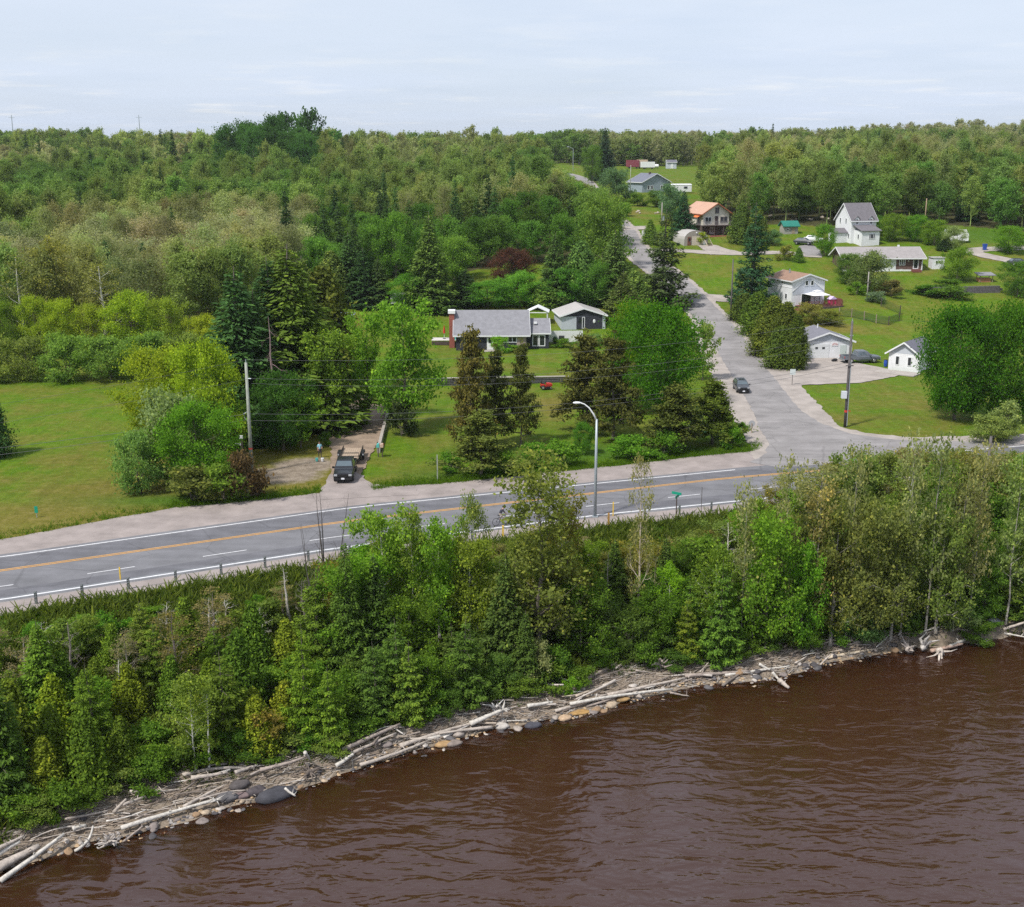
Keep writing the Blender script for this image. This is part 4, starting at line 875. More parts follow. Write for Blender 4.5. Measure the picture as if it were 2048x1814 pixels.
    for i in range(len(pts) - 1):
        a, b = pts[i], pts[i + 1]; m = MB(); n = 26
        for k in range(n): q = a + (b - a) * (k / n); m.box((q.x, q.y, q.z + .72), (.025, .025, 1.4))
        for zz in (.1, .4, .7, 1.0, 1.4): m.tube([a + Vector((0, 0, zz)), b + Vector((0, 0, zz))], .014, 3)
        obj('wire_panel', m, WIRE, f)
def mesh_wire(): return mat('green_wire', (.02, .045, .03), .6, .1, 2)

def orange_house():
    x, y, z = at(1432, 470); w, d, h = 6.9, 9.6, 5.3
    r = thing('house', 'cream chalet house with orange metal roof and a railed balcony over its dark lower storey', 'house', (x - 1.6, y + 5.0, z), R(19))
    gable(r, w, d, h, 2.15, 'y', STUCCO, ORANGE, mat('rust_trim', (.30, .10, .05), .6), .75, wname='upper_wall', th=.12)
    obj('lower_wall', MB().box((0, -.03, .35), (w + .04, d + .06, 3.9)), mat('dark_stone_wall', (.10, .07, .065), .9, .3, 3), r)
    window(r, w, d, 'f', .15, 5.75, 1.1, 1.5, TAUPE, 2, .1); window(r, w, d, 'f', -2.15, 3.55, 1.7, 1.45, WHITE, 2, .1); window(r, w, d, 'f', 2.05, 3.6, 2.0, 1.45, TAUPE, 2, .1)
    door(r, w, d, 'f', .1, 2.42, .85, 2.0, mat('dark_door', (.05, .035, .035), .6)); window(r, w, d, 'l', 2.6, 3.5, 1.0, 1.5, TAUPE, 1, .1); window(r, w, d, 'l', -1.4, 3.7, .9, .9, WHITE, 1, .1)
    window(r, w, d, 'f', -1.0, 1.1, 1.2, 1.4, WHITE, 2, .1); door(r, w, d, 'f', 1.2, -.1, .95, 2.1, DKWOOD)
    aw = MB().extr([(-w/2 - 1.3, 4.25), (-w/2 - .05, 4.85), (-w/2 - .05, 4.75), (-w/2 - 1.3, 4.15)], -d/2 + .6, -d/2 + 3.0, 'y'); obj('awning', aw, ORANGEP, r)
    m = MB().box((0, -d/2 - .85, 2.28), (w + 2.4, 1.7, .16)).box((-w/2 - .62, .6, 2.28), (1.2, d - 1.4, .16)); bl = obj('balcony', m, DKWOOD, r)
    for k in range(30): obj('baluster', MB().box((-w/2 - 1.15 + k * .318, -d/2 - 1.65, 2.83), (.06, .05, .95)), mat('grey_rail', (.26, .24, .25), .8), bl)
    obj('handrail', MB().box((0, -d/2 - 1.65, 3.34), (w + 2.4, .09, .07)), mat('grey_rail', (.26, .24, .25), .8), bl)
    for sx in (-w/2 - 1, -1.2, 1.2, w/2 + 1): obj('post', MB().box((sx, -d/2 - 1.55, .7), (.16, .16, 3.0)), DKWOOD, r)
    obj('terrace', MB().box((.3, -d/2 - 1.3, -.75), (w + 1.6, 2.6, 1.3)), BRICKR, r)
    x, y, z = at(1420, 492); st = thing('stair', 'pale wooden garden stair climbing to the terrace of the orange-roofed house', 'stair', (x, y + .3, z), R(19))
    for sx in (-.7, .7): obj('stringer', MB().box((sx, .9, .9), (.09, 3.0, .14), rx=R(38)), mat('pale_timber', (.48, .42, .33), .8), st)
    for k in range(7): obj('tread', MB().box((0, -.2 + k * .36, .12 + k * .28), (1.3, .3, .05)), WOOD, st)
    # arched hut
    x, y, z = at(1392, 490); w, d, h = 5.9, 6.4, 3.3; r = thing('arched_hut', 'round-arched tan and white hut with a cream door below the orange-roofed house', 'hut', (x - .9, y + 3.2, z), R(17))
    arch = [(-w/2, -1.0), (-w/2, 1.35)] + [(-w/2 * math.cos(math.pi * k / 10) , 1.35 + (h - 1.35) * math.sin(math.pi * k / 10)) for k in range(1, 10)] + [(w/2, 1.35), (w/2, -1.0)]
    m = MB(); n = len(arch)
    m.add([(p[0], -d/2, p[1]) for p in arch] + [(p[0], d/2, p[1]) for p in arch], [(i, i + 1, n + i + 1, n + i) for i in range(n - 1)] + [tuple(range(2 * n - 1, n - 1, -1))]); obj('shell', m, METROOF, r)
    obj('front_wall', MB().add([(p[0] * .985, -d/2 + .02, p[1] * .99) for p in arch], [tuple(range(n))]), TAUPE, r)
    obj('garage_door', panel(MB(), w, d, 'f', .35, .95, 2.8, 2.0, .0, .06), CREAM, r); door(r, w, d, 'f', -1.75, -.05, .85, 1.9, mat('rust_door', (.16, .07, .05), .7), True)
    obj('side_panel', panel(MB(), w, d, 'f', 2.3, .95, 1.0, 2.1, .0, .05), SIDING, r); obj('pane', panel(MB(), w, d, 'f', 2.35, 1.3, .35, .35, .04, .02), GLASS, r); obj('lamp', MB().blob((0, -d/2 - .1, 2.75), (.16, .1, .18), 4, amp=.02), WHITE, r)

def farm_house():
    x, y, z = at(1722, 490); w, d, h = 6.4, 7.0, 5.2
    r = thing('house', 'tall white gabled farmhouse with mauve-grey roof, two dormers and a front porch room', 'house', (x + .2, y + 6.2, z + .3), R(16))
    gable(r, w, d, h, 3.6, 'x', SIDING, SHMAUVE, WHITE, .35)
    for u in (-1.9, 1.75):                     # dormers straddling the eave
        dm = MB().extr([(u - .55, h - 1.2), (u + .55, h - 1.2), (u + .55, h + .35), (u, h + .8), (u - .55, h + .35)], -d/2 - .12, -d/2 + 1.3, 'y'); dd = obj('dormer', dm, SIDING, r)
        obj('dormer_roof', MB().extr([(u - .75, h + .28), (u, h + .98), (u + .75, h + .28), (u + .75, h + .18), (u, h + .86), (u - .75, h + .18)], -d/2 - .3, -d/2 + 1.5, 'y'), SHMAUVE, dd)
        wf = window(r, w, d + .24, 'f', u, h - .35, .62, 1.2, WHITE, 1, .07)
    for u in (-1.4, 1.1): window(r, w, d, 'l', u, h - .3, .55, 1.2, WHITE, 1, .07)
    # front room, lower
    fw, fd, fh = 4.6, 3.4, 2.9; fy = -d/2 - fd/2; m = MB()
    m.box((-.15, fy, fh/2 - 1.2), (fw, fd - .02, fh + 2.4)); obj('porch_wall', m, SIDING, r)
    obj('porch_roof', MB().extr([(-d/2 - fd - .35, fh - .05), (-d/2 + .0, fh + 1.05), (-d/2 + .0, fh + 1.2), (-d/2 - fd - .35, fh + .1)], -fw/2 - .5, fw/2 + .2, 'x'), SHMAUVE, r)
    mm = MB(); X0 = .15
    for dx in (-.75, -.35, .35, .75): mm.box((X0 + dx, -d/2 - fd - .04, 1.7), (.07, .08, 1.0))
    for dz in (-.5, .5): mm.box((X0, -d/2 - fd - .04, 1.7 + dz), (1.6, .08, .07))
    fr = obj('window', mm, WHITE, r); obj('pane', MB().box((X0, -d/2 - fd - .02, 1.7), (1.5, .03, .95)), GLASS, fr)
    f2 = obj('window', MB().box((-.15 - fw/2 - .03, fy - .3, 1.6), (.06, .6, 1.1)), WHITE, r); obj('pane', MB().box((-.15 - fw/2 - .07, fy - .3, 1.6), (.02, .4, .9)), GLASS, f2)
    # side entry on the left
    lw, ld, lh = 3.2, 3.0, 2.3; lx = -w/2 - lw/2
    obj('entry_wall', MB().box((lx, -.5, lh/2 - 1.0), (lw - .02, ld, lh + 2.0)), SIDING, r)
    obj('entry_roof', MB().extr([(-.5 - ld/2 - .25, lh + .02), (-.5, lh + 1.0), (-.5 + ld/2 + .25, lh + .02), (-.5 + ld/2 + .25, lh - .1), (-.5, lh + .86), (-.5 - ld/2 - .25, lh - .1)], lx - lw/2 - .3, -w/2 - .01, 'x'), SHMAUVE, r)
    f3 = obj('window', MB().box((lx - lw/2 - .04, -.2, 1.15), (.06, .8, 1.2)), WHITE, r); obj('pane', MB().box((lx - lw/2 - .08, -.2, 1.15), (.02, .6, 1.0)), GLASS, f3)
    window(r, w, d, 'l', 2.6, 1.6, .6, 1.1, WHITE, 1, .07)

def bungalow():
    x, y, z = at(1765, 541); w, d, h = 16.6, 8.0, 3.0
    r = thing('bungalow', 'long brown brick bungalow with pale hipped-looking roof and a white garage door', 'bungalow', (x - .3, y + 3.6, z - .2), R(2))
    gable(r, w, d, h, 1.75, 'x', BRICKB, mat('pale_shingle', (.28, .26, .26), .9, .12, 1.4, bump=.4, bscale=9), WHITE, .7)
    obj('foundation', MB().box((0, -.02, .05), (w + .1, d + .1, .75)), WHITE, r)
    obj('garage_door', panel(MB(), w, d, 'f', 1.0, 1.45, 2.5, 2.3, .03, .06), SIDING, r); obj('cladding', panel(MB(), w, d, 'f', 1.0, 1.7, 3.6, 2.6, .0, .05), SIDING, r)
    window(r, w, d, 'f', 4.1, 1.95, 1.3, 1.3, WHITE, 3, .12); window(r, w, d, 'f', 7.0, 1.6, 1.15, 2.1, WHITE, 1, .16); window(r, w, d, 'f', 4.0, .28, .9, .45, WHITE, 1, .06); window(r, w, d, 'f', -2.6, 1.8, 1.6, 1.3, WHITE, 2, .12); window(r, w, d, 'f', -5.6, 1.8, 1.4, 1.3, WHITE, 2, .12)
    obj('lamp', MB().blob((5.4, -d/2 - .1, 2.2), (.14, .1, .16), 4, amp=.02), WHITE, r); obj('roof_vent', MB().box((4.6, .4, h + 1.95), (.4, .35, .5)), WHITE, r)
    obj('corner_post', MB().box((w/2 + .02, -d/2 - .02, 1.4), (.2, .2, 3.2)), WHITE, r); obj('doorstep', MB().box((7.0, -d/2 - .7, .2), (1.8, 1.3, .5)), REDWOOD, r)
    x, y, z = at(1870, 538); s = thing('shed', 'narrow white shed at the right of the brown brick bungalow', 'shed', (x + .6, y + 1.2, z), R(5)); obj('wall', MB().box((0, 0, .8), (2.6, 2.0, 3.0)), SIDING, s); obj('roof', MB().box((0, 0, 2.36), (2.9, 2.3, .12)), METROOF, s); window(s, 2.6, 2.0, 'f', -.4, 1.4, .5, .8, WHITE, 1, .06)
    # dark retaining wall of big blocks, picnic shelter
    a, b = Vector(at(1836, 588)), Vector(at(2004, 584)); n = 16
    t = thing('retaining_wall', 'dark grey block retaining wall across the grass below the bungalow', 'wall', a)
    c = 0
    for row in range(3):
        for k in range(n):
            p = (b - a) * ((k + .5 + (.5 if row % 2 else 0)) / (n + .5)); L_ = (b - a).length / (n + .5); rz = math.atan2((b - a).y, (b - a).x)
            obj('block', MB().box((p.x, p.y + row * .12, p.z + .05 + row * .47), (L_ * .97, .6, .45), rz=rz), BLOCK, t)
    x, y, z = at(1973, 565); s = thing('picnic_shelter', 'low shelter with grey roof over an orange-brown timber box right of the block wall', 'shelter', (x, y + 1.2, z), R(4))
    for sx in (-1.3, 1.3):
        for sy in (-.8, .8): obj('post', MB().box((sx, sy, .7), (.12, .12, 1.4)), WOOD, s)
    obj('roof', MB().extr([(-1.3, 1.35), (1.3, 1.75), (1.3, 1.87), (-1.3, 1.47)], -1.8, 1.8, 'x'), SHGREY, s); obj('timber_box', MB().box((-.2, 0, .42), (2.4, 1.5, .84)), mat('orange_timber', (.36, .17, .09), .8, .2, 3), s)
    # green roofed shed on the slope, bank of rough ground behind it
    x, y, z = at(1580, 468); s = thing('shed', 'grey garden shed with green metal roof below the rough bank', 'shed', (x, y + 1.5, z), R(12)); gable(s, 3.6, 2.6, 2.0, .95, 'x', mat('grey_board', (.30, .29, .27), .8, .15, 2, wave=('X', .2, .5)), GREENMET, GREENMET, .35); door(s, 3.6, 2.6, 'f', .6, 0, .8, 1.75, WOOD); window(s, 3.6, 2.6, 'f', -.9, 1.1, .6, .6)
    x, y, z = at(1985, 500); 
    x, y, z = at(1969, 500); t = thing('wheelie_bin', 'blue wheeled bin beside the gravel loop on the right', 'bin', (x, y, z)); obj('body', MB().loft([[(-.3,-.3,.05),(.3,-.3,.05),(.3,.3,.05),(-.3,.3,.05)], [(-.42,-.42,1.25),(.42,-.42,1.25),(.42,.42,1.25),(-.42,.42,1.25)]]), BLUE, t); obj('lid', MB().box((0, 0, 1.3), (.9, .92, .1)), BLUE, t); [obj('wheel', MB().tube([(sx, .3, .12), (sx + .06, .3, .12)], .12, 8), RUBBER, t) for sx in (-.36, .3)]

def hill_house():
    x, y, z = at(1300, 384); w, d, h = 10.5, 9.5, 3.3
    r = thing('house', 'blue-grey gabled house with dark roof on the hill beside the round silver-green tree', 'house', (x, y + 4, z), R(24))
    gable(r, w, d, h, 2.6, 'y', BLUESID, mat('slate_blue_shingle', (.15, .16, .20), .9, .12, 1.6), WHITE, .5)
    for u in (-2.9, -1.6): window(r, w, d, 'f', u, 1.5, .95, 1.4, WHITE, 1, .12)
    window(r, w, d, 'f', 2.4, 1.6, 1.4, 1.2, WHITE, 2, .12); obj('chimney_pipe', MB().box((-.6, -1.5, h + 2.7), (.6, .6, .8)), DKWOOD, r)
    x, y, z = at(1362, 386); s = thing('camper_trailer', 'white travel trailer with bright roof behind the trees right of the blue-grey house', 'trailer', (x, y, z), R(6))
    obj('body', MB().box((0, 0, 1.55), (6.4, 2.4, 2.2)), SIDING, s); obj('roof', MB().loft([[(-3.3,-1.3,2.66),(3.3,-1.3,2.66),(3.3,1.3,2.66),(-3.3,1.3,2.66)], [(-3.0,-1.0,2.95),(3.0,-1.0,2.95),(3.0,1.0,2.95),(-3.0,1.0,2.95)]]), WHITE, s); window(s, 6.4, 2.4, 'f', 1.2, 1.8, 1.2, .7, STEEL, 1, .06)
    for sx in (-.6, .6): obj('wheel', MB().tube([(sx, -1.2, .36), (sx, -1.0, .36)], .36, 12), RUBBER, s)
    fl = [(1265, 337, 6.0, 'maroon freight box standing leftmost in the far hill field', mat('maroon_box', (.22, .05, .07), .6), 3.2, 0), (1284, 337, 5.0, 'tan high-sided trailer between the maroon box and the white trailer in the far field', mat('tan_box', (.50, .38, .28), .6), 3.4, 0), (1294.5, 338, 6.5, 'white trailer standing rightmost of the row in the far hill field', WHITE, 2.6, -1.5)]
    for px, py, L_, lab, mm, hh, dy in fl:
        x, y, z = at(px, py); s = thing('freight_trailer', lab, 'trailer', (x, y + dy, z), R(7), 'trailers parked in the far field'); obj('box', MB().box((0, 0, .8 + hh/2), (L_, 2.5, hh)), mm, s); obj('chassis', MB().box((0, 0, .7), (L_ * .95, 1.2, .2)), BLACKM, s)
        for sx in (-.3, .3): obj('wheel', MB().tube([(sx * L_, -1.2, .5), (sx * L_, -.9, .5)], .5, 10), RUBBER, s)
    x, y, z = at(1342, 337); s = thing('shed', 'small grey shed with dark roof alone at the right of the far field', 'shed', (x, y, z), R(6)); gable(s, 4.5, 3.5, 3.0, 1.0, 'x', GREYSID, SHDARK, WHITE, .3); door(s, 4.5, 3.5, 'f', 0, 0, 1.2, 2.2, WHITE)
    x, y, z = at(1312, 337); s = thing('propane_tank', 'small white tank in the grass between the far trailers and the grey shed', 'tank', (x, y, z)); obj('tank', MB().tube([(-1.3, 0, 1.2), (-1.1, 0, 1.2), (1.1, 0, 1.2), (1.3, 0, 1.2)], [.4, .8, .8, .4], 12), WHITE, s); [obj('leg', MB().box((sx, 0, .2), (.2, 1.0, .5)), BLACKM, s) for sx in (-.8, .8)]
def yard_walls():
    a, b = Vector(at(872, 771)), Vector(at(1136, 766)); a.z = b.z = 0; r = thing('retaining_wall', 'low dark timber retaining wall with pale cap across the lawn behind the pines', 'wall', a)
    v = b - a; rz = math.atan2(v.y, v.x); n = 10
    for row in range(4):
        for k in range(n): p = v * ((k + .5) / n); obj('timber', MB().box((p.x, p.y - row * .05, .1 + row * .24), (v.length / n * .985, .26, .225), rz=rz), BLOCK, r)
    p = v * .5; obj('cap', MB().box((p.x, p.y - .1, 1.06), (v.length + .2, .5, .1), rz=rz), CONC, r)
    P = [Vector(at(*q)) for q in ((776, 800), (774, 840), (766, 868), (757, 905))]
    r = thing('kerb_wall', 'narrow pale concrete wall edging the dirt driveway', 'wall', P[0])
    for i in range(3):
        a, b = P[i] - P[0], P[i + 1] - P[0]; v = b - a; c = (a + b) / 2; obj('wall_section', MB().box((c.x, c.y, c.z + .15), (v.length - .04, .34, .9), rz=math.atan2(v.y, v.x)), CONC, r)
main_house(); dark_garage(); white_garage(); corner_cottage(); slope_house(); orange_house(); farm_house(); bungalow(); hill_house(); yard_walls()
# ------------------------------------------------------------------ vehicles
def wheels(r, xs, ys, rad, wd, dark=False):
    for sx in (-1, 1):
        for y in ys:
            x = sx * xs; o = obj('wheel', MB().tube([(x - wd/2, y, rad), (x - wd * .4, y, rad), (x + wd * .4, y, rad), (x + wd/2, y, rad)], [rad * .86, rad, rad, rad * .86], 18), RUBBER, r)
            obj('rim', MB().tube([(x + sx * wd * .42, y, rad), (x + sx * (wd/2 + .012), y, rad)], [rad * .62, rad * .55], 12), BLACKM if dark else CHROME, o)
def body_ring(y, hw, zb, zt_, crown=.03):
    return [(-hw * .93, y, zb), (-hw, y, zb + .22), (-hw, y, zt_ - .14), (-hw * .93, y, zt_ - .01), (-hw * .5, y, zt_ + crown), (hw * .5, y, zt_ + crown), (hw * .93, y, zt_ - .01), (hw, y, zt_ - .14), (hw, y, zb + .22), (hw * .93, y, zb)]
def fr_pt(base, top, face, u, v):
    """point on a face of the cabin frustum; base/top = (hw, y0, y1, z)"""
    def P(b): hw, y0, y1, z = b; return {'f': ((-hw, y0, z), (hw, y0, z)), 'b': ((hw, y1, z), (-hw, y1, z)), 'l': ((-hw, y1, z), (-hw, y0, z)), 'r': ((hw, y0, z), (hw, y1, z))}[face]
    a, b = P(base); c, d = P(top); a, b, c, d = map(Vector, (a, b, c, d))
    p = (a + (b - a) * u) * (1 - v) + (c + (d - c) * u) * v; n = (b - a).cross(c - a).normalized(); return p, n
def glass_pane(r, base, top, face, u0, u1, v0, v1, name, off=.012, m=None):
    vs = []
    for u, v in ((u0, v0), (u1, v0), (u1, v1), (u0, v1)): p, n = fr_pt(base, top, face, u, v); vs.append(p + n * off)
    for u, v in ((u0, v0), (u1, v0), (u1, v1), (u0, v1)): p, n = fr_pt(base, top, face, u, v); vs.append(p - n * .01)
    return obj(name, MB().add(vs, [(0, 1, 2, 3), (7, 6, 5, 4), (0, 4, 5, 1), (1, 5, 6, 2), (2, 6, 7, 3), (3, 7, 4, 0)]), m or CARGLASS, r)
def cabin(r, base, top, paint, sides, name='cab', front=True, rear=True):
    m = MB(); hw, y0, y1, z = base; a, b0, b1, zz = top
    mid = (hw * .985, y0 + (b0 - y0) * .12, y1 + (b1 - y1) * .12, z + (zz - z) * .15)
    rr = lambda q: [(-q[0], q[1], q[3]), (q[0], q[1], q[3]), (q[0], q[2], q[3]), (-q[0], q[2], q[3])]
    m.loft([rr(base), rr(mid), rr(top), [(-a * .9, b0 + .12, zz + .05), (a * .9, b0 + .12, zz + .05), (a * .9, b1 - .12, zz + .05), (-a * .9, b1 - .12, zz + .05)]]); obj(name, m, paint, r)
    if front: glass_pane(r, base, top, 'f', .05, .95, .08, .93, 'windshield')
    if rear: glass_pane(r, base, top, 'b', .1, .9, .2, .9, 'rear_window')
    for u0, u1 in sides:
        glass_pane(r, base, top, 'r', u0, u1, .16, .9, 'side_window'); glass_pane(r, base, top, 'l', 1 - u1, 1 - u0, .16, .9, 'side_window')
def front_end(r, hw, y, zg, zl, dark=True):
    obj('grille', MB().box((0, y - .02, zg), (hw * 1.15, .06, .26)), BLACKM, r); obj('bumper', MB().box((0, y - .06, zg - .3), (hw * 1.9, .16, .24)), BLACKM if dark else PGREY, r)
    for s in (-1, 1): obj('headlight', MB().box((s * hw * .78, y - .03, zl), (hw * .34, .08, .17)), LAMP, r)
    obj('number_plate', MB().box((0, y - .155, zg - .26), (.32, .02, .16)), PLATE, r)
def mirrors(r, x, y, z, m):
    for s in (-1, 1): obj('mirror', MB().box((s * (x + .12), y, z), (.24, .12, .19)), m, r)
def pickup(name, label, loc, rz, paint, L=5.7, black=False):
    r = thing(name, label, 'pickup truck', loc, rz); hw = .98
    m = MB().loft([body_ring(-L/2, .86, .52, .92), body_ring(-L/2 + .14, .95, .46, 1.02), body_ring(-L/2 + 1.25, hw, .42, 1.12), body_ring(-L/2 + 1.6, hw, .42, 1.15), body_ring(.95, hw, .42, 1.15)]); obj('body', m, paint, r)
    base, top = (.94, -L/2 + 1.35, .95, 1.12), (.76, -L/2 + 2.15, .72, 1.82); cabin(r, base, top, paint, ((.30, .60), (.64, .93)))
    b = MB().box((0, (.96 + L/2) / 2, .62), (1.86, L/2 - .96, .12))
    for s in (-1, 1): b.box((s * .92, (.96 + L/2) / 2, .86), (.12, L/2 - .97, .56))
    bed = obj('bed', b, paint, r); obj('tailgate', MB().box((0, L/2 - .03, .87), (1.72, .08, .54)), paint, bed)
    for s in (-1, 1): obj('tail_light', MB().box((s * .9, L/2 + .01, .95), (.14, .06, .3)), RED, r)
    obj('rear_bumper', MB().box((0, L/2 + .08, .52), (1.8, .16, .2)), BLACKM if black else CHROME, r)
    front_end(r, .92, -L/2, .80, .86, black); mirrors(r, .95, -L/2 + 1.75, 1.22, BLACKM if black else paint); wheels(r, .86, (-L/2 + 1.0, L/2 - 1.05), .40, .26, black)
    return r
def black_pickup():
    x, y, z = at(683, 968); rz = R(3)
    r = pickup('pickup_truck', 'black crew-cab pickup truck nosing out of the dirt driveway with a trailer behind', (x, y + 2.9, z + .03), rz, PBLACK, 5.7, True)
    m = MB()
    for s in (-1, 1): m.tube([(s * .8, 1.05, 1.1), (s * .8, 1.05, 1.75)], .04, 6)
    for zz in (1.45, 1.72): m.tube([(-.85, 1.05, zz), (.85, 1.05, zz)], .04, 6)
    obj('headache_rack', m, BLACKM, r); obj('tool_box', MB().box((0, 1.5, 1.0), (1.6, .5, .4)), BLACKM, r)
    c, s_ = math.cos(rz), math.sin(rz); W = lambda u, v: (x - s_ * v + c * u, y + 2.9 + c * v + s_ * u, z + .03)
    t = thing('utility_trailer', 'black flat-deck utility trailer with a plank floor behind the black pickup', 'trailer', W(.1, 6.7), rz - R(1))
    for k in range(9): obj('plank', MB().box((-.92 + k * .23, 0, .66), (.215, 4.6, .05)), mat('tan_plank', (.36, .28, .21), .85, .15, 3), t)
    obj('frame', MB().box((0, 0, .58), (2.14, 4.8, .1)).box((-.4, -2.9, .55), (.1, 1.3, .1), rz=R(-20)).box((.4, -2.9, .55), (.1, 1.3, .1), rz=R(20)), BLACKM, t)
    m = MB().tube([(-1.0, -2.35, .6), (-1.0, -2.35, 1.3), (1.0, -2.35, 1.3), (1.0, -2.35, .6)], .05, 6).tube([(-1, -2.35, .95), (1, -2.35, .95)], .04, 6); obj('head_rail', m, BLACKM, t)
    for s in (-1, 1):
        obj('side_rail', MB().box((s * 1.05, 0, .82), (.06, 4.7, .3)), BLACKM, t); obj('fender', MB().extr([(-.75, .55), (-.6, .95), (.6, .95), (.75, .55), (.6, .6), (.5, .85), (-.5, .85), (-.6, .6)], s * 1.1, s * 1.42, 'x'), BLACKM, t)
        obj('marker_light', MB().box((s * 1.3, -.78, .72), (.16, .06, .14)), LAMP, t)
    wheels(t, 1.24, (-.02,), .36, .22, True)
def grey_pickup():
    x, y, z = at(1722, 726); pickup('pickup_truck', 'grey crew-cab pickup truck parked on the forecourt between the white garage and the small cottage', (x, y + .7, z + .02), R(99), PGREY, 5.8)
def suv():
    x, y, z = at(1490, 787); rz = R(-1)
    r = thing('hatchback_car', 'dark grey hatchback coming down the side road towards the highway junction', 'car', (x - .2, y + 1.9, z + .03), rz); L = 4.3; hw = .88
    m = MB().loft([body_ring(-L/2, .74, .5, .78), body_ring(-L/2 + .18, .84, .36, .86), body_ring(-L/2 + .95, hw, .30, .98), body_ring(0, hw, .28, 1.0), body_ring(L/2 - .3, .86, .34, 1.02), body_ring(L/2, .78, .5, .95)]); obj('body', m, PCHAR, r)
    base, top = (.83, -L/2 + .85, L/2 - .08, .96), (.62, -L/2 + 1.75, L/2 - .6, 1.5); cabin(r, base, top, PCHAR, ((.22, .50), (.53, .78), (.81, .94)))
    front_end(r, .8, -L/2, .62, .80); mirrors(r, .84, -L/2 + 1.25, 1.02, PCHAR); wheels(r, .78, (-L/2 + .85, L/2 - .8), .32, .2)
    for s in (-1, 1): obj('tail_light', MB().box((s * .74, L/2, .9), (.18, .06, .2)), RED, r)
    obj('sunroof', MB().box((0, .15, 1.556), (.75, .7, .02)), GLASS, r); obj('roof_rail', MB().tube([(-.56, -.3, 1.57), (-.56, 1.3, 1.57)], .025, 5).tube([(.56, -.3, 1.57), (.56, 1.3, 1.57)], .025, 5), CHROME, r)
def small_cars():
    for px, py, rz, m, lab in ((1607, 489, 60, PCHAR, 'dark parked car on the pad left of the white farmhouse'), (1626, 484, 75, WHITE, 'white parked car beside the dark one left of the white farmhouse'), (2036, 531, 95, PCHAR, 'dark vehicle at the right edge on the gravel loop')):
        x, y, z = at(px, py); r = thing('parked_car', lab, 'car', (x, y, z + .03), R(rz), 'cars parked by the far houses'); L = 4.4; hw = .88
        obj('body', MB().loft([body_ring(-L/2, .74, .5, .78), body_ring(-L/2 + .2, .84, .34, .86), body_ring(-L/2 + 1.1, hw, .30, .96), body_ring(L/2 - .3, .86, .34, 1.0), body_ring(L/2, .78, .5, .93)]), m, r)
        cabin(r, (.83, -L/2 + 1.0, L/2 - .3, .94), (.62, -L/2 + 1.8, L/2 - .9, 1.45), m, ((.25, .55), (.58, .85))); front_end(r, .8, -L/2, .62, .78); wheels(r, .78, (-L/2 + .85, L/2 - .8), .32, .2)
    x, y, z = at(1917, 486); r = thing('camper_van', 'white camper half hidden behind the bush at the far right', 'camper', (x, y + 2, z), R(70)); obj('body', MB().loft([[(-1.1, -2.8, .5), (1.1, -2.8, .5), (1.1, -2.8, 1.9), (-1.1, -2.8, 1.9)], [(-1.15, -2.2, .45), (1.15, -2.2, .45), (1.1, -2.2, 2.9), (-1.1, -2.2, 2.9)], [(-1.15, 2.6, .45), (1.15, 2.6, .45), (1.1, 2.6, 2.9), (-1.1, 2.6, 2.9)]]), SIDING, r); wheels(r, 1.0, (-1.7, 1.6), .36, .24); obj('window', MB().box((-1.16, .3, 2.0), (.04, 1.3, .7)), GLASS, r); obj('window', MB().box((1.16, .3, 2.0), (.04, 1.3, .7)), GLASS, r)
def mower():
    x, y, z = at(1092, 778); r = thing('riding_mower', 'red riding mower parked against the low timber wall', 'mower', (x, y, z), R(100))
    obj('hood', MB().loft([body_ring(-.85, .27, .42, .72), body_ring(-.6, .3, .4, .82), body_ring(.0, .3, .4, .9)]), RED, r); obj('rear_body', MB().loft([body_ring(0, .34, .3, .5), body_ring(.35, .42, .4, .72), body_ring(.75, .4, .45, .74)]), RED, r)
    obj('seat', MB().box((0, .42, .82), (.45, .45, .1)).box((0, .66, 1.02), (.45, .1, .42)), BLACKM, r); obj('steering_wheel', MB().tube([(0, -.02, .85), (0, .12, 1.1)], .02, 5).tube([(0, .1, 1.1), (0, .13, 1.13)], .19, 10), BLACKM, r); obj('deck', MB().box((0, -.1, .2), (1.05, .8, .18)), BLACKM, r)
    wheels(r, .42, (.5,), .28, .22); wheels(r, .36, (-.6,), .19, .16)
# ------------------------------------------------------------------ people
def body_mesh(name, joints, edges, mats, mat_of, root=0):
    """one continuous figure grown from a jointed skeleton; joints: (x, y, z, radius)"""
    me = bpy.data.meshes.new(name); me.from_pydata([j[:3] for j in joints], edges, []); o = bpy.data.objects.new(name, me); COL.objects.link(o)
    md = o.modifiers.new('skin', 'SKIN'); md.use_smooth_shade = True
    for i, j in enumerate(joints): me.skin_vertices[0].data[i].radius = (j[3], j[3])
    me.skin_vertices[0].data[root].use_root = True
    o.modifiers.new('sub', 'SUBSURF').levels = 1
    dg = bpy.context.evaluated_depsgraph_get(); m2 = bpy.data.meshes.new_from_object(o.evaluated_get(dg)); bpy.data.objects.remove(o)
    m2.materials.clear(); [m2.materials.append(m) for m in mats]
    E = [(Vector(joints[a][:3]), Vector(joints[b][:3]), k) for k, (a, b) in enumerate(edges)]
    for p in m2.polygons:
        c = Vector(p.center); best = min(E, key=lambda e: (c - (e[0] + (e[1] - e[0]) * max(0, min(1, (c - e[0]).dot(e[1] - e[0]) / max(1e-9, (e[1] - e[0]).length_squared))))).length); p.material_index = mat_of(best[2]); p.use_smooth = True
    m2.name = name; return m2
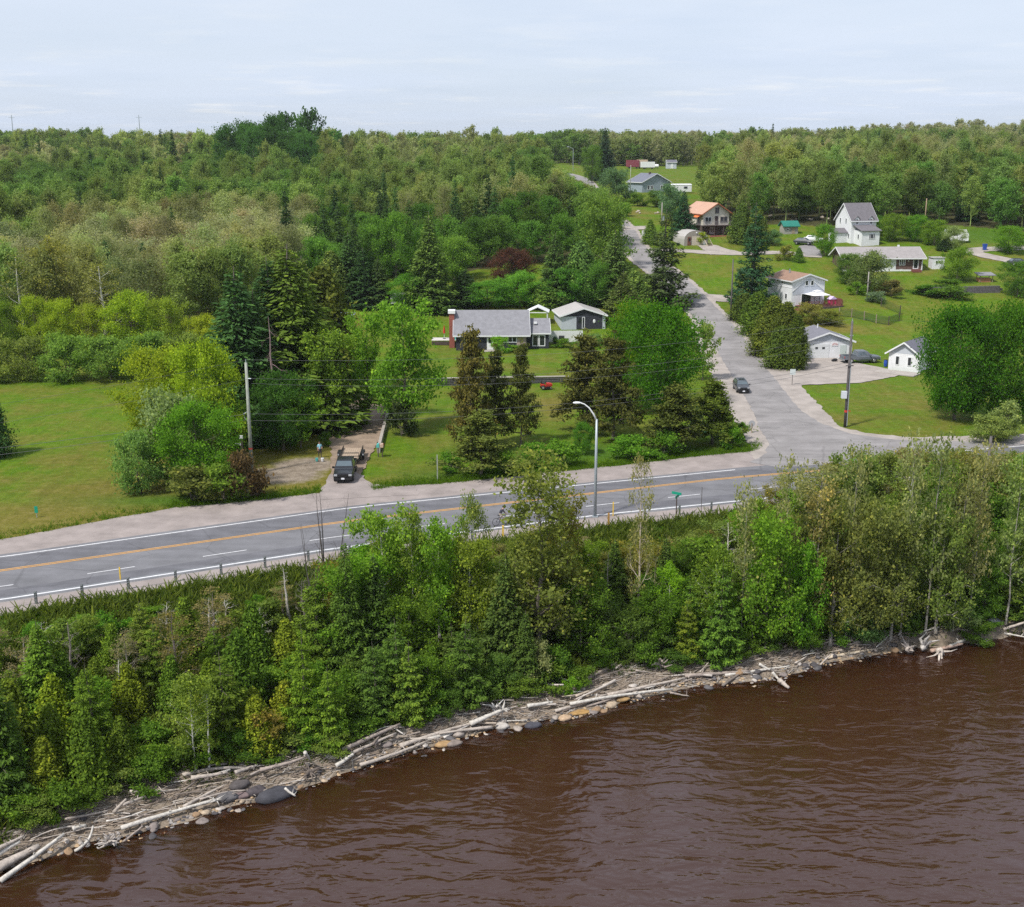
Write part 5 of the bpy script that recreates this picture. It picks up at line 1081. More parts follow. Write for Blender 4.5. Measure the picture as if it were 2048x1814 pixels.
def head_parts(r, c, fwd, hair):
    f = Vector(fwd).normalized(); s = Vector((f.y, -f.x, 0)).normalized() if abs(f.z) < .9 else Vector((1, 0, 0)); C = Vector(c)
    obj('hair', MB().blob(C - f * .03 + Vector((0, 0, .045)), (.105, .105, .10), 7, amp=.04), hair, r, smooth=True)
    m = MB()
    for q in (-1, 1): m.blob(C + f * .094 + s * .036 * q + Vector((0, 0, .01)), (.013, .013, .010), 1, amp=0)
    obj('eyes', m, BLACKM, r); m = MB().blob(C + f * .108 + Vector((0, 0, -.02)), (.016, .016, .026), 2, amp=0)
    for q in (-1, 1): m.blob(C + s * .098 * q + Vector((0, 0, -.005)), (.016, .022, .034), 3, amp=0)
    obj('nose_and_ears', m, SKIN, r); obj('mouth', MB().blob(C + f * .098 + Vector((0, 0, -.062)), (.026, .010, .008), 4, amp=0) , mat('lips', (.33, .13, .11), .6), r)
def hand(J, E, w, d, palm=.09):
    """palm and five bent fingers continuing an arm whose wrist is joint w, along direction d"""
    d = Vector(d).normalized(); s = d.cross(Vector((0, 1, .2))).normalized(); W = Vector(J[w][:3]); n0 = len(J); p = W + d * palm; J.append((*p, .026)); E.append((w, n0))
    for k, (o, l) in enumerate(((-.030, .075), (-.010, .088), (.010, .082), (.028, .064))):
        a = p + s * o + d * l * .55; b = a + d * l * .45 + Vector((0, -.02, 0)); i = len(J); J += [(*a, .0095), (*b, .008)]; E += [(n0, i), (i, i + 1)]
    t = W + d * palm * .35; i = len(J); a = t + s * -.035 + d * .02; J += [(*a, .011), (*(a + d * .04 - s * .008), .009)]; E += [(w, i), (i, i + 1)]
def person_standing(px, py, label, top, legs, turn):
    x, y, z = at(px, py); r = thing('person', label, 'person', (x, y, z), turn)
    J = [(0, 0, .95, .125), (0, .01, 1.15, .125), (0, .01, 1.36, .135), (0, 0, 1.50, .055), (0, -.01, 1.60, .09), (0, -.01, 1.67, .085),
         (-.17, .01, 1.42, .065), (-.24, .02, 1.16, .045), (-.22, -.08, .93, .033), (.17, .01, 1.42, .065), (.25, .0, 1.17, .045), (.20, -.18, 1.02, .033),
         (-.10, 0, .90, .10), (-.11, -.02, .50, .062), (-.12, .03, .09, .045), (-.13, -.13, .04, .04), (.10, 0, .90, .10), (.12, -.05, .50, .062), (.14, .02, .09, .045), (.16, -.14, .04, .04)]
    E = [(0,1),(1,2),(2,3),(3,4),(4,5),(2,6),(6,7),(7,8),(2,9),(9,10),(10,11),(0,12),(12,13),(13,14),(14,15),(0,16),(16,17),(17,18),(18,19)]
    hand(J, E, 8, (.05, -.2, -1)); hand(J, E, 11, (-.2, -1, -.2))
    mo = lambda k: 0 if k in (2, 3, 4) or k >= 19 or k in (7, 10) else (1 if k in (0, 1, 5, 6, 8, 9) else (3 if k in (14, 18) else 2))
    link('body', body_mesh('body', J, E, [SKIN, top, legs, BLACKM], mo), r); head_parts(r, (0, -.01, 1.63), (0, -1, 0), mat('dark_hair', (.04, .025, .02), .8)); return r
def cyclist():
    x, y = atz(1003, 1051); z = .04; dirx = math.atan2(.42, 1.0); r = thing('bicycle', 'dark bicycle being ridden to the right along the near road edge', 'bicycle', (x, y, z), dirx)
    for cx in (-.52, .52):
        ring = [(cx + .335 * math.cos(a), 0, .345 + .335 * math.sin(a)) for a in np.linspace(0, 2 * math.pi, 25)]; w = obj('wheel', MB().tube(ring, .021, 5), RUBBER, r)
        m = MB(); [m.tube([(cx, 0, .345), (cx + .32 * math.cos(a), 0, .345 + .32 * math.sin(a))], .004, 3) for a in np.linspace(0, 6.28, 13)[:-1]]; obj('spokes', m, CHROME, w)
    m = MB(); A, B, C_, D, E_ = (-.52, 0, .345), (-.05, 0, .30), (-.2, 0, .82), (.36, 0, .86), (.52, 0, .345)
    for a, b in ((A, B), (A, C_), (B, C_), (C_, D), (B, D), (D, E_)): m.tube([a, b], .02, 6)
    obj('frame', m, BLACKM, r); obj('saddle', MB().box((-.22, 0, .93), (.26, .13, .05)), BLACKM, r); obj('handlebar', MB().tube([(.36, 0, .86), (.38, 0, 1.0)], .018, 5).tube([(.40, -.27, 1.02), (.40, .27, 1.02)], .016, 5), BLACKM, r); obj('crank', MB().tube([(-.05, -.1, .3), (-.05, .1, .3)], .03, 6).tube([(-.05, -.1, .3), (.06, -.1, .17)], .014, 5).tube([(-.05, .1, .3), (-.16, .1, .43)], .014, 5), STEEL, r)
    p = thing('person', 'cyclist in a dark top and light shorts riding right along the near road edge', 'person', (x, y, z), dirx)
    J = [(-.20, 0, 1.03, .12), (-.08, 0, 1.22, .12), (.08, 0, 1.40, .125), (.16, 0, 1.50, .05), (.22, 0, 1.60, .09), (.24, 0, 1.67, .085),
         (.08, -.18, 1.40, .06), (.24, -.24, 1.20, .042), (.37, -.22, 1.06, .032), (.08, .18, 1.40, .06), (.24, .24, 1.20, .042), (.37, .22, 1.06, .032),
         (-.14, -.10, .98, .09), (.20, -.12, .66, .062), (.06, -.12, .26, .042), (.16, -.12, .20, .036), (-.14, .10, .98, .09), (.16, .12, .88, .062), (-.14, .12, .52, .042), (-.04, .12, .47, .036)]
    E = [(0,1),(1,2),(2,3),(3,4),(4,5),(2,6),(6,7),(7,8),(2,9),(9,10),(10,11),(0,12),(12,13),(13,14),(14,15),(0,16),(16,17),(17,18),(18,19)]
    hand(J, E, 8, (.7, .1, -.5), .05); hand(J, E, 11, (.7, .1, -.5), .05)
    mo = lambda k: 0 if k in (2, 3, 4, 7, 10, 13, 17) or k >= 19 else (1 if k in (0, 1, 5, 6, 8, 9) else (3 if k in (14, 18) else 2))
    link('body', body_mesh('body', J, E, [SKIN, mat('dark_shirt', (.03, .03, .045), .9), mat('light_shorts', (.42, .36, .30), .9), BLACKM], mo), p); head_parts(p, (.22, 0, 1.63), (1, 0, 0), BLACKM)
# ------------------------------------------------------------------ poles, wires, signs, posts
def pole(name, label, px, by, tx, ty, rad, m, cat='utility pole', group=None):
    x, y, z, t = hit(px, by); h = (by - ty) * t / F / math.cos(TH - (907 - (by + ty) / 2) / F)
    r = thing(name, label, cat, (x, y, z), 0, group); obj('shaft', MB().tube([(0, 0, -.3), (0, 0, h * .5), (0, 0, h)], [rad, rad * .85, rad * .68], 10), m, r, smooth=True); return r, h
def infrastructure():
    A, ha = pole('utility_pole', 'pale greenish wooden utility pole standing among the trees beside the driveway', 504, 948, 491, 728, .20, POLEG)
    obj('insulator', MB().tube([(.12, -.05, ha - 1.6), (.45, -.08, ha - 1.6)], .05, 6), STEEL, A); obj('bracket', MB().tube([(-.1, 0, ha - 6.0), (-.45, 0, ha - 5.6), (-.5, 0, ha - 5.2), (-.15, 0, ha - 5.0)], .03, 5), STEEL, A); obj('pole_band', MB().tube([(0, 0, 2.6), (0, 0, 2.75)], .21, 10), RED, A); obj('top_pin', MB().tube([(0, 0, ha), (0, 0, ha + .35)], [.05, .03], 6), STEEL, A)
    B, hb = pole('utility_pole', 'dark grey utility pole with a pale box and red band on the dry corner lawn', 1690, 853, 1707, 645, .19, POLED)
    obj('conduit', MB().tube([(.17, -.14, .1), (.15, -.12, hb * .62)], .05, 6), STEEL, B); obj('meter_box', MB().box((-.42, -.16, 3.9), (.62, .4, .85)), mat('pale_box', (.55, .58, .62), .5, .05, 2), B); obj('ribbon', MB().tube([(0, 0, 1.75), (0, 0, 2.0)], .21, 10).box((.32, -.1, 1.95), (.4, .03, .12), ry=.5), RED, B); obj('insulator', MB().tube([(-.22, -.05, hb - 1.7), (.22, -.05, hb - 1.7)], .05, 6), STEEL, B); obj('crossarm', MB().box((0, -.18, hb * .585), (.9, .12, .12)), POLED, B); obj('top_pin', MB().tube([(0, 0, hb), (0, 0, hb + .3)], [.05, .03], 6), STEEL, B)
    C, hc = pole('utility_pole', 'dark utility pole rising from the bank thicket at the far right of the road', 1962, 1075, 1976, 875, .17, POLED)
    D, hd = pole('utility_pole', 'dark utility pole beside the side road left of the white two-storey house', 1461, 640, 1466, 520, .16, POLED)
    E_, he = pole('utility_pole', 'short leaning utility pole among bushes below the bungalow', 1734, 597, 1743, 544, .14, mat('grey_pole_wood', (.30, .28, .26), .9, .2, 2)); obj('crossarm', MB().box((0, -.1, he - 2.0), (1.1, .1, .1)), POLED, E_)
    G_, hg = pole('utility_pole', 'pale brown utility pole before the woods right of the farmhouse', 1849, 452, 1851, 398, .16, mat('brown_pole_wood', (.30, .22, .15), .9, .2, 2))
    K, hk = pole('utility_pole', 'grey utility pole with a small transformer left of the orange-roofed house', 1323, 452, 1324, 406, .17, mat('grey_pole_wood', (.30, .28, .26), .9, .2, 2)); obj('transformer', MB().tube([(.45, -.1, hk - 4.4), (.45, -.1, hk - 3.2)], .3, 10), STEEL, K)
    M_, hm = pole('utility_pole', 'thin pale pole in front of the blue-grey hill house', 1260, 404, 1257, 332, .13, POLEG)
    def wire(label, a, b, sag, rad=.009, m=None, group='overhead wires along the road'):
        a, b = Vector(a), Vector(b); pts = []
        for i in range(25): t = i / 24; p = a + (b - a) * t; p.z -= sag * 4 * t * (1 - t); pts.append(p - a)
        w = link('overhead_wire', MB().tube(pts, rad, 4).mesh('overhead_wire', m or mat('wire', (.10, .10, .11), .6)), None, a); tag(w, label, 'wire', group)
    a = A.location; b = B.location; AL = Vector((-78, 93, 0)); BR = Vector((112, 166, 0)); pale = mat('wire_pale', (.17, .175, .18), .5)
    wire('topmost overhead wire from the pale left pole to the grey corner pole', (a.x, a.y, ha + .3), (b.x, b.y, hb + .25), 1.6, .009, pale)
    wire('second overhead wire from the pale left pole to the grey corner pole', (a.x + .4, a.y, ha - 1.6), (b.x, b.y, hb - 1.6), 1.8, .009, pale)
    wire('third overhead wire from the pale left pole to the grey corner pole', (a.x + .4, a.y, ha - 2.1), (b.x + .2, b.y, hb - 2.4), 2.0, .009, pale)
    for k, (dz, hbf) in enumerate(((5.2, .60), (5.9, .585))):
        wire(('upper' if k == 0 else 'lower') + ' black cable strung low between the pale left pole and the grey corner pole', (a.x - .2, a.y, ha - dz), (b.x - .4, b.y, hb * (.61 if k == 0 else .575)), 1.9, .016)
    wire('topmost overhead wire running left from the pale pole over the lawn', (a.x, a.y, ha + .3), (AL.x, AL.y, 8.6), 1.2, .009); wire('second overhead wire running left from the pale pole over the lawn', (a.x + .3, a.y, ha - 1.6), (AL.x, AL.y, 7.2), 1.2, .009)
    for k in range(2): wire(('upper' if k == 0 else 'lower') + ' black cable running left over the left lawn', (a.x - .2, a.y, ha - 5.2 - .6 * k), (AL.x, AL.y + 8, 4.3 - .75 * k), .9, .017)
    wire('overhead wire running right from the grey corner pole past the big maples', (b.x, b.y, hb + .25), (BR.x, BR.y, 12), 1.4, .009); wire('black cable running right from the grey corner pole to the cottage', (b.x, b.y, hb * .585), (56.5, 178.5, 3.3), .5, .009)
    d = D.location; wire('service wire from the side road pole to the white garage', (d.x, d.y, d.z + hd - 1.5), (47.5, 190.2, 3.4), .7, .009); wire('overhead wire between the side road pole and the grey corner pole', (d.x, d.y, d.z + hd - .3), (b.x, b.y, hb - .6), 1.5, .009)
    # street lamp
    x, y, z = at(1190, 1034); r = thing('street_lamp', 'grey steel street lamp with a curved arm on the near side of the road', 'street lamp', (x, y, z)); hh = 9.0
    obj('pole', MB().tube([(0, 0, -.3), (0, 0, hh * .5), (0, 0, hh)], [.15, .13, .10], 10), STEEL, r, smooth=True); obj('base_plate', MB().box((0, 0, .05), (.5, .5, .1)), STEEL, r)
    arm = [(0, 0, hh - .15), (-.28, .05, hh + .45), (-.68, .12, hh + 1.0), (-1.1, .2, hh + 1.32), (-1.45, .25, hh + 1.42)]; obj('arm', MB().tube(arm, [.085, .075, .065, .055, .05], 8), mat('pale_arm', (.60, .61, .62), .45, .06, 2), r, smooth=True)
    obj('lamp_head', MB().blob((-1.72, .29, hh + 1.42), (.42, .17, .11), 3, amp=.03), mat('lamp_head_white', (.72, .73, .74), .4, .05, 3), r, smooth=True)
    x, y, z = at(1146, 342); r = thing('street_lamp', 'distant street lamp beside the far bend of the side road', 'street lamp', (x, y, z)); obj('pole', MB().tube([(0, 0, 0), (0, 0, 10)], .12, 6), STEEL, r); obj('arm', MB().tube([(0, 0, 9.9), (-2.0, 0, 10.6)], .08, 5), STEEL, r); obj('lamp_head', MB().blob((-2.3, 0, 10.65), (.6, .3, .16), 2, amp=.02), STEEL, r)
    # meter post by the pale pole
    x, y, z = at(486, 940); r = thing('meter_post', 'dark service post with a white box beside the pale utility pole', 'post', (x, y, z)); obj('post', MB().box((0, 0, 1.6), (.24, .24, 3.4)), DKWOOD, r); obj('meter_box', MB().box((-.35, -.1, 2.75), (.62, .2, .2)), WHITE, r); obj('cap', MB().box((0, 0, 3.45), (.32, .3, .34)), WHITE, r)
    # cable guide rail
    def guide(pxs, label):
        P = []
        for px, py in pxs: x, y = atz(px, py); P.append(Vector((x, float(ylow(x)) + 1.55, 0)))
        o = P[0]; r = thing('cable_guide_rail', label, 'guide rail', o)
        for p in P: obj('post', MB().box((p.x - o.x, p.y - o.y, .42), (.17, .17, 1.05)), mat('grey_guide_post', (.13, .14, .14), .9, .2, 3), r)
        for zz in (.55, .72, .88):
            m = MB(); [m.tube([P[i] - o + Vector((0, -.1, zz)), P[i + 1] - o + Vector((0, -.1, zz))], .014, 4) for i in range(len(P) - 1)]; obj('cable', m, STEEL, r)
    guide([(-25,1226),(70,1210),(168,1190),(263,1172),(357,1157),(447,1143),(535,1128),(620,1116),(703,1102),(785,1090),(865,1079),(945,1068)], 'cable guide rail on grey posts along the left part of the near road edge')
    guide([(1288,1032),(1357,1025),(1420,1018),(1482,1010),(1545,1002),(1610,994),(1680,984),(1750,975)], 'cable guide rail on grey posts along the right part of the near road edge')
    def marker(px, by, ty, label, m, cat='marker post', w=.11, top=None, name='marker_post'):
        x, y, z, t = hit(px, by); h = (by - ty) * t / F; r = thing(name, label, cat, (x, y, z)); obj('post', MB().box((0, 0, h/2 - .05), (w, w, h + .1)), m, r)
        if top: obj('band', MB().box((0, 0, h - .12), (w + .02, w + .02, .22)), top, r)
        return r, h
    marker(1226, 1032, 1003, 'slim yellow marker post just right of the street lamp', YELLOWP, w=.10); marker(1217, 1049, 1025, 'short brown-yellow stake below the slim yellow marker', mat('ochre_paint', (.36, .20, .06), .8), w=.17); marker(1006, 1072, 1050, 'short yellow marker post in front of the cyclist', YELLOWP, w=.15); marker(241, 1160, 1133, 'thin yellow marker at the near road edge on the left', YELLOWP, w=.09); marker(875, 961, 908, 'tall pale stake at the lawn edge by the far shoulder', POLEG, w=.10); marker(1402, 1030, 972, 'thin dark rod at the near road edge right of the green street sign', POLED, w=.05)
    r, h = marker(1352, 1038, 990, 'green street name sign with two blades on a dark post by the road', DKWOOD, 'street sign', .09, name='street_sign'); obj('blade', MB().box((.05, 0, h - .02), (1.0, .03, .24), rz=R(62)), GREENS, r); obj('blade', MB().box((-.02, 0, h + .25), (.95, .03, .24), rz=R(-35)), GREENS, r)
    r, h = marker(1584, 770, 742, 'white square sign on a thin post at the forecourt corner', POLED, 'sign', .07, name='road_sign'); obj('sign_plate', MB().box((0, -.05, h - .1), (.78, .03, .80)), mat('sign_pale', (.55, .60, .62), .5, .05, 2), r)
    r, h = marker(1503, 866, 846, 'grey back of an octagonal stop sign at the side road corner', WOOD, 'stop sign', .09, name='stop_sign'); o8 = [(.40 * math.cos(R(22.5 + 45 * k)), .40 * math.sin(R(22.5 + 45 * k))) for k in range(8)]; s = obj('sign_plate', MB().extr(o8, -.015, .015, 'y'), mat('sign_back', (.35, .36, .38), .5, .05, 2), r, (0, .06, h - .05)); obj('sign_face', MB().extr([(a * .96, b * .96) for a, b in o8], .018, .026, 'y'), RED, s)
    r, h = marker(74, 1034, 1012, 'small teal-green house number marker on the left lawn', STEEL, 'marker', .05, name='number_sign'); obj('sign_plate', MB().box((0, -.04, h - .28), (.30, .03, .62)), GREENS, r)
    r, h = marker(1287, 484, 462, 'white sign board on the grass inside the side road bend', POLED, 'sign', .08, name='lawn_sign'); obj('sign_plate', MB().box((0, -.05, h - .5), (.9, .04, 1.2)), WHITE, r)
    for px, off, m, lab in ((757, -.28, TEAL, 'teal mailbox on a dark post at the end of the driveway wall'), (765, .22, mat('tan_mailbox', (.50, .36, .28), .6), 'tan mailbox beside the teal one at the end of the driveway wall')):
        x, y, z = at(px, 912); r = thing('mailbox', lab, 'mailbox', (x, y - .2, z)); obj('post', MB().box((0, 0, .5), (.1, .1, 1.1)), DKWOOD, r); b = [(-.17, 1.05), (.17, 1.05), (.17, 1.3), (.1, 1.42), (-.1, 1.42), (-.17, 1.3)]; obj('box', MB().extr(b, -.3, .3, 'y'), m, r); obj('door', MB().box((0, -.31, 1.2), (.3, .02, .28)), m, r); obj('flag', MB().box((.2, -.1, 1.38), (.02, .06, .25)), RED, r)
    for px, ty, by, lab in ((92, 236, 300, 'thin distant mast on the skyline at the far left'), (329, 236, 300, 'thin distant mast on the skyline right of the far left one')):
        X = (px - 1024) / F * 1500; zz = ztf(X, 1450); tz = H + (300 - ty) / F * 1480; r = thing('mast', lab, 'mast', (X, 1450, zz)); obj('shaft', MB().tube([(0, 0, 0), (0, 0, tz - zz)], [.7, .35], 6), STEEL, r); obj('crossarm', MB().box((0, 0, tz - zz - 3), (7, .4, .4)), STEEL, r)
    x, y, z = at(1665, 655); 
    x, y, z = at(640, 920)
    for i, sx in enumerate((-.25, .35)):
        t = thing('bucket', ('white bucket on the ground right of the teal one by the standing person', 'teal bucket on the dirt in front of the standing person')[1 - i], 'bucket', (x + sx, y - .5, z)); obj('pail', MB().tube([(0, 0, 0), (0, 0, .34)], [.13, .17], 10), WHITE if i else TEAL, t); obj('handle', MB().tube([(-.16, 0, .33), (-.1, -.1, .27), (.1, -.1, .27), (.16, 0, .33)], .008, 4), STEEL, t)
black_pickup(); grey_pickup(); suv(); small_cars(); mower(); cyclist()
person_standing(640, 915, 'person in a light blue top standing on the dirt left of the black pickup', mat('light_blue_shirt', (.28, .55, .66), .9), mat('dark_trousers', (.035, .025, .045), .9), R(25))
infrastructure()
# ------------------------------------------------------------------ planting: trees one can point to
T = tree
# left lawn and its far hedge
T('tall_cedar','cedar_tree',-14,912,785,78,CON,'dark cedar cut by the left edge of the photo on the lawn')
for i,(px,w,ty) in enumerate(((-15,95,668),(62,90,672),(140,105,664),(222,95,668),(300,100,660),(370,90,664))):
    T('willow','willow_shrub',px,762-i,ty,w,(.098,.142,.034),'grey-green willow shrub in the hedge along the back of the left lawn','shrub','willow hedge along the back of the left lawn')
for px,ty,w,c in ((18,600,80,G1),(76,588,66,(.14,.18,.022)),(128,594,74,(.15,.19,.02)),(190,604,86,(.13,.175,.022)),(268,578,118,(.145,.185,.02)),(338,592,76,(.13,.17,.025)),(408,626,78,(.16,.19,.02))):
    T('maple','round_tree',px,716,ty,w,c,{18:'rounded green tree behind the willow hedge at the left edge',76:'small yellow-green tree second from the left behind the willow hedge',128:'small yellow-green tree third from the left behind the willow hedge',190:'rounded yellow-green tree left of the broadest one behind the hedge',268:'broadest yellow-green tree behind the willow hedge',338:'yellow-green tree just right of the broadest behind the hedge',408:'low yellow tree at the right end behind the willow hedge'}[px],'tree','yellow-green trees behind the willow hedge')
for px,by,ty,k in ((114,690,468,'aspen'),(212,700,520,'budding'),(58,695,500,'budding')): T(k,'aspen_tree',px,by,ty,100,OLIVE,'tall sparse tree with a pale visible trunk above the willow hedge on the left','tree','tall pale-trunked trees above the willow hedge',PALEB)
# cluster left of the driveway
T('maple','maple_tree',318,905,690,150,(.14,.165,.016),'yellow-green maple at the left edge of the tree cluster by the left lawn')
T('maple','maple_tree',415,930,672,160,(.14,.175,.016),'yellowish maple in the middle of the tree cluster left of the pale pole')
T('willow','willow_tree',352,960,775,150,SILV,'silvery willow rising in the tree cluster beside the left lawn')
T('maple','maple_tree',395,978,800,165,(.062,.130,.014),'leafy green maple at the front of the tree cluster by the left lawn')
T('willow','willow_shrub',283,985,858,100,(.095,.165,.045),'pale green rounded bush at the lawn corner of the tree cluster','shrub')
T('maple','maple_tree',450,925,790,110,G2,'dark green tree in the shade just left of the pale pole')
T('shrub','bush',385,1002,930,110,(.075,.095,.025),'olive bush low at the foot of the tree cluster by the road','shrub')
T('shrub','bush',445,1002,925,90,(.07,.12,.02),'green bush between the olive bush and the reddish bush','shrub')
T('shrub','bush',497,998,898,92,(.055,.042,.024),'reddish brown bush in front of the pale utility pole','shrub')
T('maple','maple_tree',568,900,738,135,(.030,.075,.014),'deep green tree just right of the pale utility pole')
T('sapling','young_tree',602,895,780,80,G3,'fresh green young tree in front of the deep green tree right of the pale pole')
T('spruce','spruce_tree',486,872,545,208,(.030,.066,.022),'tall blue-green spruce left of the grey dead spruce')
T('spruce','spruce_tree',548,850,526,195,CON,'tall dark spruce directly behind the grey dead spruce')
T('spruce','spruce_tree',590,850,502,260,CONY,'tallest olive-green spruce of the group by the driveway')
T('spruce','spruce_tree',614,800,522,140,(.050,.072,.018),'olive-dark spruce between the tallest spruce and the broad cedar')
T('spruce','spruce_tree',520,868,590,156,(.036,.066,.02),'shorter dark spruce in the middle of the spruce group')
T('tall_cedar','cedar_tree',652,790,530,150,(.048,.062,.014),'broad dark cedar at the right of the spruce group by the shed')
T('dead_spruce','dead_tree',548,880,628,100,(.1,.1,.1),'grey dead spruce with drooping bare branches among the green spruces','tree',None,(.27,.19,.19))
T('ash','ash_tree',652,862,655,110,G3,'light airy young ash at the left side of the dirt driveway')
T('ash','ash_tree',738,840,622,100,(.085,.160,.020),'left stem of the bright green double ash beside the driveway')
T('ash','ash_tree',812,862,597,140,(.080,.150,.018),'right larger stem of the bright green double ash beside the driveway')
T('shrub','bush',803,872,795,60,(.035,.055,.022),'dark bush at the foot of the bright green double ash','shrub')
T('shrub','bush',652,890,862,34,G2,'small dark bush beside the driveway behind the black pickup','shrub')
# pines on the house lawn
T('pine','pine_tree',942,905,655,84,(.066,.060,.018),'tall rusty brown pine in front of the long house')
T('pine','pine_tree',990,890,690,72,(.042,.052,.015),'dark pine between the rusty brown pine and the slim pine')
T('pine','pine_tree',1042,892,682,72,(.046,.056,.016),'slim dark pine with a clear lower trunk on the lawn')
T('pine','pine_tree',962,950,820,138,(.066,.082,.020),'low bushy olive pine beside the road verge under the rusty pine')
T('pine','pine_tree',1172,860,660,116,(.056,.056,.017),'broad brownish pine left of the bright maple')
T('pine','pine_tree',1226,878,668,108,(.044,.048,.015),'dark brown pine directly beside the bright maple')
T('dome_maple','maple_tree',1312,818,598,184,(.036,.090,.009),'big bright green maple between the pines and the side road')
T('maple','maple_tree',1262,760,600,110,(.080,.135,.010),'yellow-green maple top behind the big bright maple')
T('pine','pine_tree',1345,900,768,112,(.044,.054,.015),'dark pine low in front of the bright maple by the verge')
T('pine','pine_tree',1424,886,758,104,(.052,.074,.014),'ragged pine at the side road corner near the stop sign')
T('spruce','spruce_tree',1394,868,812,40,(.030,.070,.050),'small blue spruce between the two corner pines')
T('maple','small_tree',1166,908,842,46,(.055,.125,.016),'small round green tree left of the lamp on the verge')
T('sapling','young_tree',1405,760,640,60,(.11,.15,.04),'pale feathery sapling at the edge of the side road')
for px,by,ty,w in ((1120,930,880,80),(1075,935,885,70),(1265,918,870,90),(1325,912,862,80),(1460,895,850,50),(1010,950,900,60),(1480,880,842,40),(900,940,905,60)): T('shrub','bush',px,by,ty,w,(.062,.128,.016),'low green bush on the grassy verge under the lawn pines','shrub','low bushes along the far verge')
for px,by,ty,w,c in ((1180,690,668,60,(.08,.13,.05)),(1130,694,676,50,G2),(1000,705,672,40,(.10,.20,.02)),(1030,703,688,40,G1)): T('shrub','bush',px,by,ty,w,c,'garden bush along the front of the long house','shrub','garden bushes before the long house')
# dark trees behind the house
for px,by,ty,w,k,c in ((860,618,430,100,'spruce',(0.054,0.090,0.022)),(930,610,540,80,'spruce',CON),(792,560,420,90,'maple',(0.065,0.150,0.023)),(700,606,470,90,'spruce',(0.038,0.072,0.024)),(728,612,500,80,'spruce',CON),(758,612,520,75,'spruce',(0.042,0.072,0.024)),(665,610,500,80,'tall_cedar',(0.060,0.090,0.024)),(820,618,545,90,'maple',(0.058,0.124,0.021)),(868,622,540,90,'spruce',(0.048,0.082,0.022)),(975,612,560,110,'maple',(0.062,0.143,0.021)),(1040,614,540,95,'maple',(0.078,0.163,0.026)),(1090,612,560,90,'tall_cedar',(0.066,0.114,0.024)),(1110,608,470,80,'spruce',(0.042,0.079,0.024)),(1160,606,480,85,'tall_cedar',(0.060,0.108,0.026)),(1190,612,520,90,'maple',(0.058,0.130,0.023)),(1228,606,465,95,'spruce',(0.054,0.094,0.029)),(1245,640,545,80,'spruce',(0.054,0.082,0.026)),(908,560,470,100,'maple',(0.078,0.156,0.026)),(1135,610,530,100,'maple',(0.052,0.124,0.021)),(640,600,470,90,'maple',(0.078,0.143,0.026)),(1268,622,540,70,'tall_cedar',(0.072,0.102,0.029))):
    kn = {'spruce': 'spruce_tree', 'maple': 'leafy_tree', 'tall_cedar': 'cedar_tree'}[k]
    T(k,kn,px,by,ty,w,c,'dark ' + {'spruce': 'spruce', 'maple': 'leafy tree', 'tall_cedar': 'cedar'}[k] + ' in the dense belt of trees behind the long house','tree',{'spruce': 'spruces behind the long house', 'maple': 'leafy trees behind the long house', 'tall_cedar': 'cedars behind the long house'}[k])
for px,by,ty,w,c in ((1206,566,388,96,(.075,.125,.028)),(1222,540,402,70,(.06,.115,.022)),(1178,500,374,84,(.085,.13,.035)),(1150,460,362,70,(.07,.125,.028)),(1120,470,350,80,(.09,.135,.04)),(1213,484,392,66,(.075,.12,.03)),(1194,462,376,66,(.085,.125,.035))): T('ash','leafy_tree',px,by,ty,w,c,'airy green tree at the edge of the woods just left of the side road','tree','woodland edge trees left of the side road')
T('maple','plum_tree',1025,590,494,104,(.048,.022,.022),'dark red-leaved plum tree among the green trees behind the long house')
T('cedar','cedar_tree',1019,578,508,36,(.085,.13,.03),'small pointed cedar in front of the red-leaved plum tree')
# along the side road and the hill
T('ragged_spruce','spruce_tree',1328,612,425,105,(.040,.056,.024),'big dark spruce on the left bank of the side road before the arched hut')
T('ragged_spruce','spruce_tree',1503,606,412,84,(.022,.052,.026),'tall ragged spruce between the orange-roofed house and the white two-storey house')
T('spruce','spruce_tree',1366,478,384,52,(.022,.050,.026),'dark spruce at the left wall of the orange-roofed house')
T('tall_cedar','cedar_tree',1482,486,405,52,(.050,.075,.018),'rounded dark cedar nearest the right side of the orange-roofed house'); T('tall_cedar','cedar_tree',1512,488,412,50,(.055,.078,.018),'second rounded cedar right of the orange-roofed house')
T('spruce','spruce_tree',1209,362,256,48,(.020,.044,.026),'tall blue-black spruce on the skyline beside the far bend'); T('maple','leafy_tree',1184,366,288,44,(.065,.11,.025),'leafy green tree hugging the left side of the skyline spruce')
T('willow','willow_tree',1232,404,334,66,(.062,.115,.062),'round silver-green tree left of the blue-grey hill house')
T('willow','willow_tree',1340,440,366,60,(.075,.13,.07),'silver-green bushy tree below the white travel trailer')
T('shrub','bush',1276,412,385,40,G2,'dark bush in front of the blue-grey hill house','shrub'); T('maple','leafy_tree',1312,414,380,50,G2,'green tree below the blue-grey hill house'); T('shrub','bush',1240,432,402,44,G1,'green bush on the slope below the thin pale pole','shrub')
T('cedar','cedar_tree',1300,488,438,30,(.06,.10,.02),'small cedar on the bank left of the arched hut'); T('shrub','bush',1402,488,462,28,(.14,.18,.02),'yellow bush between the arched hut and the orange-roofed house','shrub')
T('maple','leafy_tree',1648,512,446,48,(.060,.135,.018),'small round green tree left of the white farmhouse')
